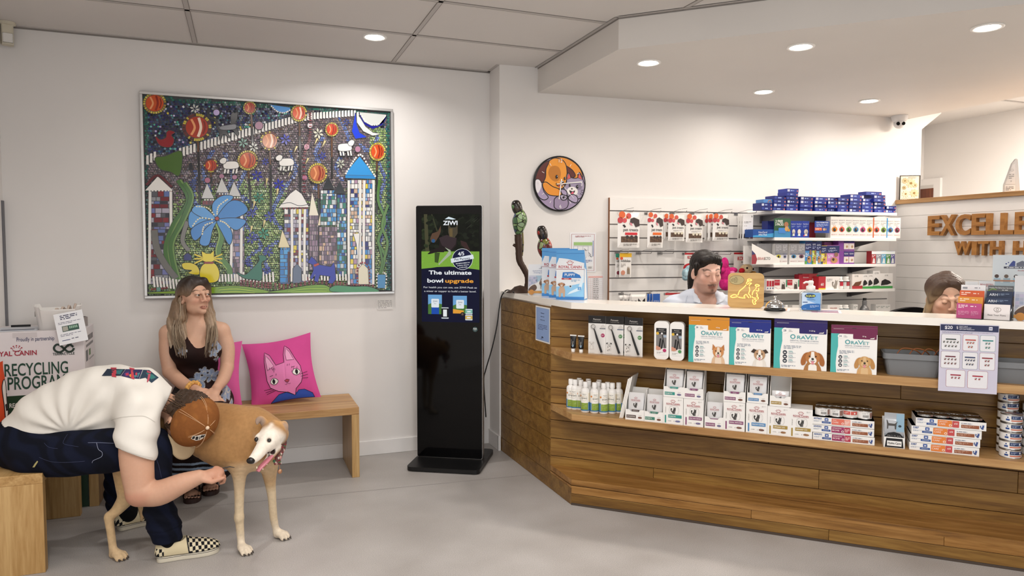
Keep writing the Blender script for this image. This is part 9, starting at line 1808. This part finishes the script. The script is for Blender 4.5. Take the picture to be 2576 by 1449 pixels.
 F3=Field(np.array(wR)-.07,np.array(wR)+.07,.003);w0=np.array(J(486,977,4.19));dx=np.array(wR)-np.array(J(462,966,4.28));B=basis(dx,(0,0,1));ringp=[w0+B[0]*math.cos(a)*.036+B[2]*math.sin(a)*.034 for a in np.linspace(0,2*math.pi,15)]
 F3.limb(ringp,[.0115]*15,.002,n=1);F3.ripple(lambda x,y,z:.003*np.sin(x*240+y*160)*np.cos(z*220));solid('scrunchie',F3,fabric('scrunchie_amber','#d8a45c',.5,300,.4,.25,60),None,o)
 rg=np.array(wL)+(np.array(J(530,1012,4.09))-np.array(wL))*.80;m=MB();m.lathe([(.0095,-.0015),(.0105,0),(.0095,.0015)],mat('ring_gold','#d9a83a',.2,1),16,(0,0,0));ro=m.build('ring',o,loc=tuple(rg+np.array([.006,-.012,.006])));ro.rotation_euler=(R(60),R(30),0)
 for ft in(fR,fL):
  m=MB();P=smooth_path([(ft.x-.030,ft.y+.11),(ft.x-.040,ft.y+.02),(ft.x-.040,ft.y-.06),(ft.x-.02,ft.y-.112),(ft.x+.03,ft.y-.112),(ft.x+.052,ft.y-.06),(ft.x+.044,ft.y+.02),(ft.x+.032,ft.y+.11)],4,True);m.prism(P,.001,.024,mat('sandal_brown','#33201c',.55));
  m.tube(smooth_path([(ft.x-.036,ft.y-.03,.022),(ft.x-.02,ft.y-.045,.062),(ft.x+.012,ft.y-.048,.068),(ft.x+.048,ft.y-.03,.022)],4),.011,mat('sandal_strap','#2a1a18',.5),8,flat=.4);m.tube(smooth_path([(ft.x-.034,ft.y+.06,.02),(ft.x-.02,ft.y+.03,.075),(ft.x+.02,ft.y+.03,.075),(ft.x+.036,ft.y+.06,.02)],4),.009,mat('sandal_strap'),8,flat=.4);m.build('sandal',o)
woman()
# staff behind the counter
def staff(hc,fwd,up,k,label,kind):
 H=Head(hc,fwd,up,k);hc=np.array(hc);f2=np.array([fwd[0],fwd[1],0]);f2/=np.linalg.norm(f2);rt=np.array([f2[1],-f2[0],0.]);U=np.array([0,0,1.]);du=.055 if kind=='man' else .0;P=lambda r,f,u:tuple(hc+rt*r+f2*f+U*(u+du*sstep(-.12,-.25,u)))
 F=Field(hc-np.array([.42,.42,.62]),hc+np.array([.42,.42,.16]),.0034);wd=.17 if kind=='man' else .145
 F.limb([P(0,-.05,-.60),P(0,-.06,-.30)],[.13,.14],.03,sq=(tuple(f2),.8));F.limb([P(-wd,-.06,-.265),P(0,-.07,-.235),P(wd,-.06,-.265)],[.055,.07,.055],.04);F.limb([P(0,-.06,-.24),tuple(H.w(0,-.03,-.07))],[.062,.056 if kind=='man' else .049],.03)
 for s in(-1,1):F.limb([P(s*wd,-.06,-.27),P(s*(wd+.03),-.02,-.42),P(s*(wd+.02),.06,-.56)],[.052,.045,.04],.02)
 if kind=='woman':hand(F,P(.070,.075,-.21),(-.0,-.0,1.),tuple(-f2),1,(1.0,1.05,1.1,1.1),.165);F.limb([P(.12,.08,-.45),P(.072,.075,-.20)],[.036,.026],.01)
 H.shape(F,1.04 if kind=='man' else .92,1.0 if kind=='man' else .93,True,.9,1.0 if kind=='man' else .7)
 if kind=='man':F.ell(H.w(0,.03,-.095),np.array((.046,.045,.03))*k,H.B,.03)
 def beard(C,x,y,z):
  C=blend(C,'#7d5a4c',.45*sstep(.0,.03,y)*sstep(-.045,-.062,z));C=blend(C,'#3a2620',.8*sstep(.028,.022,np.abs(x))*np.exp(-((z+.0535+.12*np.abs(x))/.0045)**2)*sstep(.06,.07,y));C=blend(C,'#3a2620',.75*np.exp(-(x**2/.00012+(z+.086)**2/.00009))*sstep(.05,.06,y));return blend(C,'#4a332c',.6*sstep(.05,.02,np.abs(x))*np.exp(-((z+.105)/.010)**2)*sstep(.02,.04,y))
 def col(V):C=np.repeat(LC('#dcb3a2' if kind=='man' else '#e0b9a2')[None],len(V),0);return H.tint(V,C,'#2f221c' if kind=='man' else '#3a2a22','#a8685e' if kind=='man' else '#a8605c',beard=beard if kind=='man' else None,closed=True)
 o=solid('person',F,skin('skin_fair',''),col);tag(o,label,'person');
 S=Field(hc-np.array([.46,.46,.63]),hc+np.array([.46,.46,-.04]),.0042)
 S.limb([P(0,-.05,-.62),P(0,-.06,-.30)],[.15,.158],.03,sq=(tuple(f2),.8));S.limb([P(-wd,-.06,-.265),P(0,-.075,-.24),P(wd,-.06,-.265)],[.066,.075,.066],.04)
 for s in(-1,1):S.limb([P(s*wd,-.06,-.27),P(s*(wd+.035),-.02,-.43),P(s*(wd+.02),.05,-.52)],[.066,.060,.056],.03)
 S.limb([P(0,-.02,-.12),P(0,.05,-.27),P(0,.13,-.38)],[.066,.050,.02],.006,'-');S.limb([P(0,-.05,-.10),P(0,-.06,-.24)],[.062,.062],.006,'-',1)
 S.ripple(lambda x,y,z:.004*np.sin(x*40+y*55+z*60)*np.sin(z*32+x*20))
 sh=solid('shirt',S,fabric('shirt_pale_blue' if kind=='man' else 'top_black','#c5ccd9' if kind=='man' else '#17171a',.85,700,.2,.04),None,o)
 if kind=='man':
  CP=[[(1742,716),(1744,744),(1746,760),(1757,763),(1771,761),(1781,752),(1770,742),(1760,732),(1752,720)],[(1802,728),(1805,724),(1814,734),(1824,747),(1817,758),(1806,764),(1800,770),(1797,760),(1801,745)]]
  drape([sh],'collar',[(p,'#ccd3df')for p in CP],o,.007,.85,2);drape([sh],'seam',[(q,'#9aa5b8')for L_ in([(1744,761),(1757,764),(1771,762)],[(1730,745),(1724,762),(1722,775)],[(1800,770),(1797,780)])for q in band(L_,.9)],o,.0075,.85,0)
 K=Field(hc-np.array([.2,.2,.34]),hc+np.array([.2,.2,.17]),.0034)
 if kind=='man':
  K.ell(H.w(0,-.028,.044),np.array((.0795,.092,.081))*k,H.B,.01);K.limb([H.w(-.045,.045,.088),H.w(.0,.056,.097),H.w(.045,.045,.088)],[.014,.017,.014],.05);K.limb([H.w(0,-.085,.02),H.w(.01,-.09,-.06),H.w(.03,-.085,-.14)],[.055,.058,.034],.03)
  for s in(-1,1):K.limb([H.w(s*.074,.016,.05),H.w(s*.0745,.018,-.008)],[.014,.007],.012);K.ell(H.w(s*.08,-.006,-.012),np.array((.018,.020,.032)),H.B,.004,'-')
  K.ell(H.w(0,.10,-.010),np.array((.070,.080,.086))*k,H.B,.008,'-');K.ell(H.w(0,.078,-.03),np.array((.082,.068,.09))*k,H.B,.008,'-');fr=360;c1,c2='#120e0d','#231a16'
 else:
  K.ell(H.w(0,-.022,.040),np.array((.082,.096,.086))*k,H.B,.01);K.limb([H.w(0,-.06,.105),H.w(-.02,-.05,.110)],[.016,.014],.02)
  for s in(-1,1):K.limb([H.w(s*.03,.036,.086),H.w(s*.068,.018,.03),H.w(s*.080,.004,-.05),H.w(s*.086,.0,-.12),H.w(s*.080,.010,-.20)],[.014,.017,.021,.026,.022],.03)
  K.limb([H.w(0,-.09,0),H.w(0,-.085,-.12)],[.06,.06],.03);K.ell(H.w(0,.10,-.028),np.array((.063,.088,.098))*k,H.B,.006,'-');K.ell(H.w(0,.088,.045),np.array((.050,.05,.046))*k,H.B,.012,'-');K.limb([H.w(0,.07,.118),H.w(0,.02,.132)],[.004,.003],.004,'-',1);fr=300;c1,c2='#46342a','#b8a280'
 K.ripple(lambda x,y,z:.0012*np.sin(x*fr+y*fr*.7+z*40)+.0006*np.sin((x-y)*520))
 def hcol(V):
  z=V[:,2]-hc[2];n=.5+.5*np.sin(V[:,0]*fr+V[:,1]*fr*.7+z*40);C=np.repeat(LC(c1)[None],len(V),0);return blend(C,c2,(.5*n if kind=='man' else sstep(.08,-.08,z)*(.45+.55*n)))
 solid('hair',K,vcol('hair_'+kind,.45,.4,noise=.25,nscale=60),hcol,o);return o
pm_=DX.w(*(lambda x,y:(x,y))(*((DX.px(1777,700,.62)[0]),.62)),0);zc=DX.px(1775,684,.62)[1]
staff(DX.w(DX.px(1777,697,.62)[0],.62,zc),(-.16,-.95,-.24),(-.10,-.22,.97),1.0,'man with swept back dark hair and goatee in a pale blue shirt behind the counter','man')
yw_=.80;zc=DX.px(2381,748,yw_)[1]
staff(DX.w(DX.px(2381,757,yw_)[0],yw_,zc),(-.55,-.80,-.30),(-.22,-.20,.95),1.04,'woman with half tied blonde hair looking down at the right end of the counter','woman')
def chair(x,y,rz,zt,label):
 t=empty('office_chair',DX.w(x,y,0),rz,label,'chair');M_C=fabric('chair_black','#141416',.8,500,.3)
 m=MB();m.rbox(-.23,.23,-.22,.22,.44,.50,.08,M_C);m.build('seat',t,bevel=.015,seg=3);m=MB();n=14;vs=[];fs=[]
 for s in(0,1):
  for j in range(9):
   for i in range(n+1):a=-1+2*i/n;b=j/8;hw=.25*(1-.45*max(0,b-.55)**2*4);vs.append((a*hw,.22+.05*s-.05*(1-a*a)*0+.06*a*a*-1+.02*b,.56+(zt-.56)*b-(.05*a*a if j==8 else 0)))
 N1=9*(n+1)
 for s in(0,1):
  for j in range(8):
   for i in range(n):q=s*N1+j*(n+1)+i;f=(q,q+1,q+n+2,q+n+1);fs.append(f if s==0 else tuple(reversed(f)))
 B_=[j*(n+1)for j in range(9)]+[8*(n+1)+i for i in range(1,n+1)]+[j*(n+1)+n for j in range(7,-1,-1)]
 for a,b in zip(B_[:-1],B_[1:]):fs.append((b,a,N1+a,N1+b))
 m.add(vs,fs,M_C,True);m.build('backrest',t);MB().lathe([(.03,.1),(.03,.44),(0,.44)],M_BLKS,14).build('column',t);MB().box(-.03,.03,.15,.26,.40,.70,M_BLKS).build('back_bar',t)
 for k in range(5):a=R(72*k);m=MB();m.tube([(0,0,.11),(.26*math.cos(a),.26*math.sin(a),.065)],[.022,.016],M_BLKS,8);m.ball((.26*math.cos(a),.26*math.sin(a),.03),(.026,.026,.0295),M_BLKS,10,8);m.build('leg',t)
cx_=DX.px(2262,776,1.85);chair(cx_[0],1.85,R(150),cx_[1]+.03,'black office chair whose rounded back shows above the worktop');chair(DX.px(1777,700,.62)[0]+.0,.98,DX.rz+R(185),.80,'black office chair under the man behind the counter');chair(DX.px(2383,762,yw_)[0],yw_+.2,DX.rz+R(175),.78,'black office chair under the woman behind the counter')
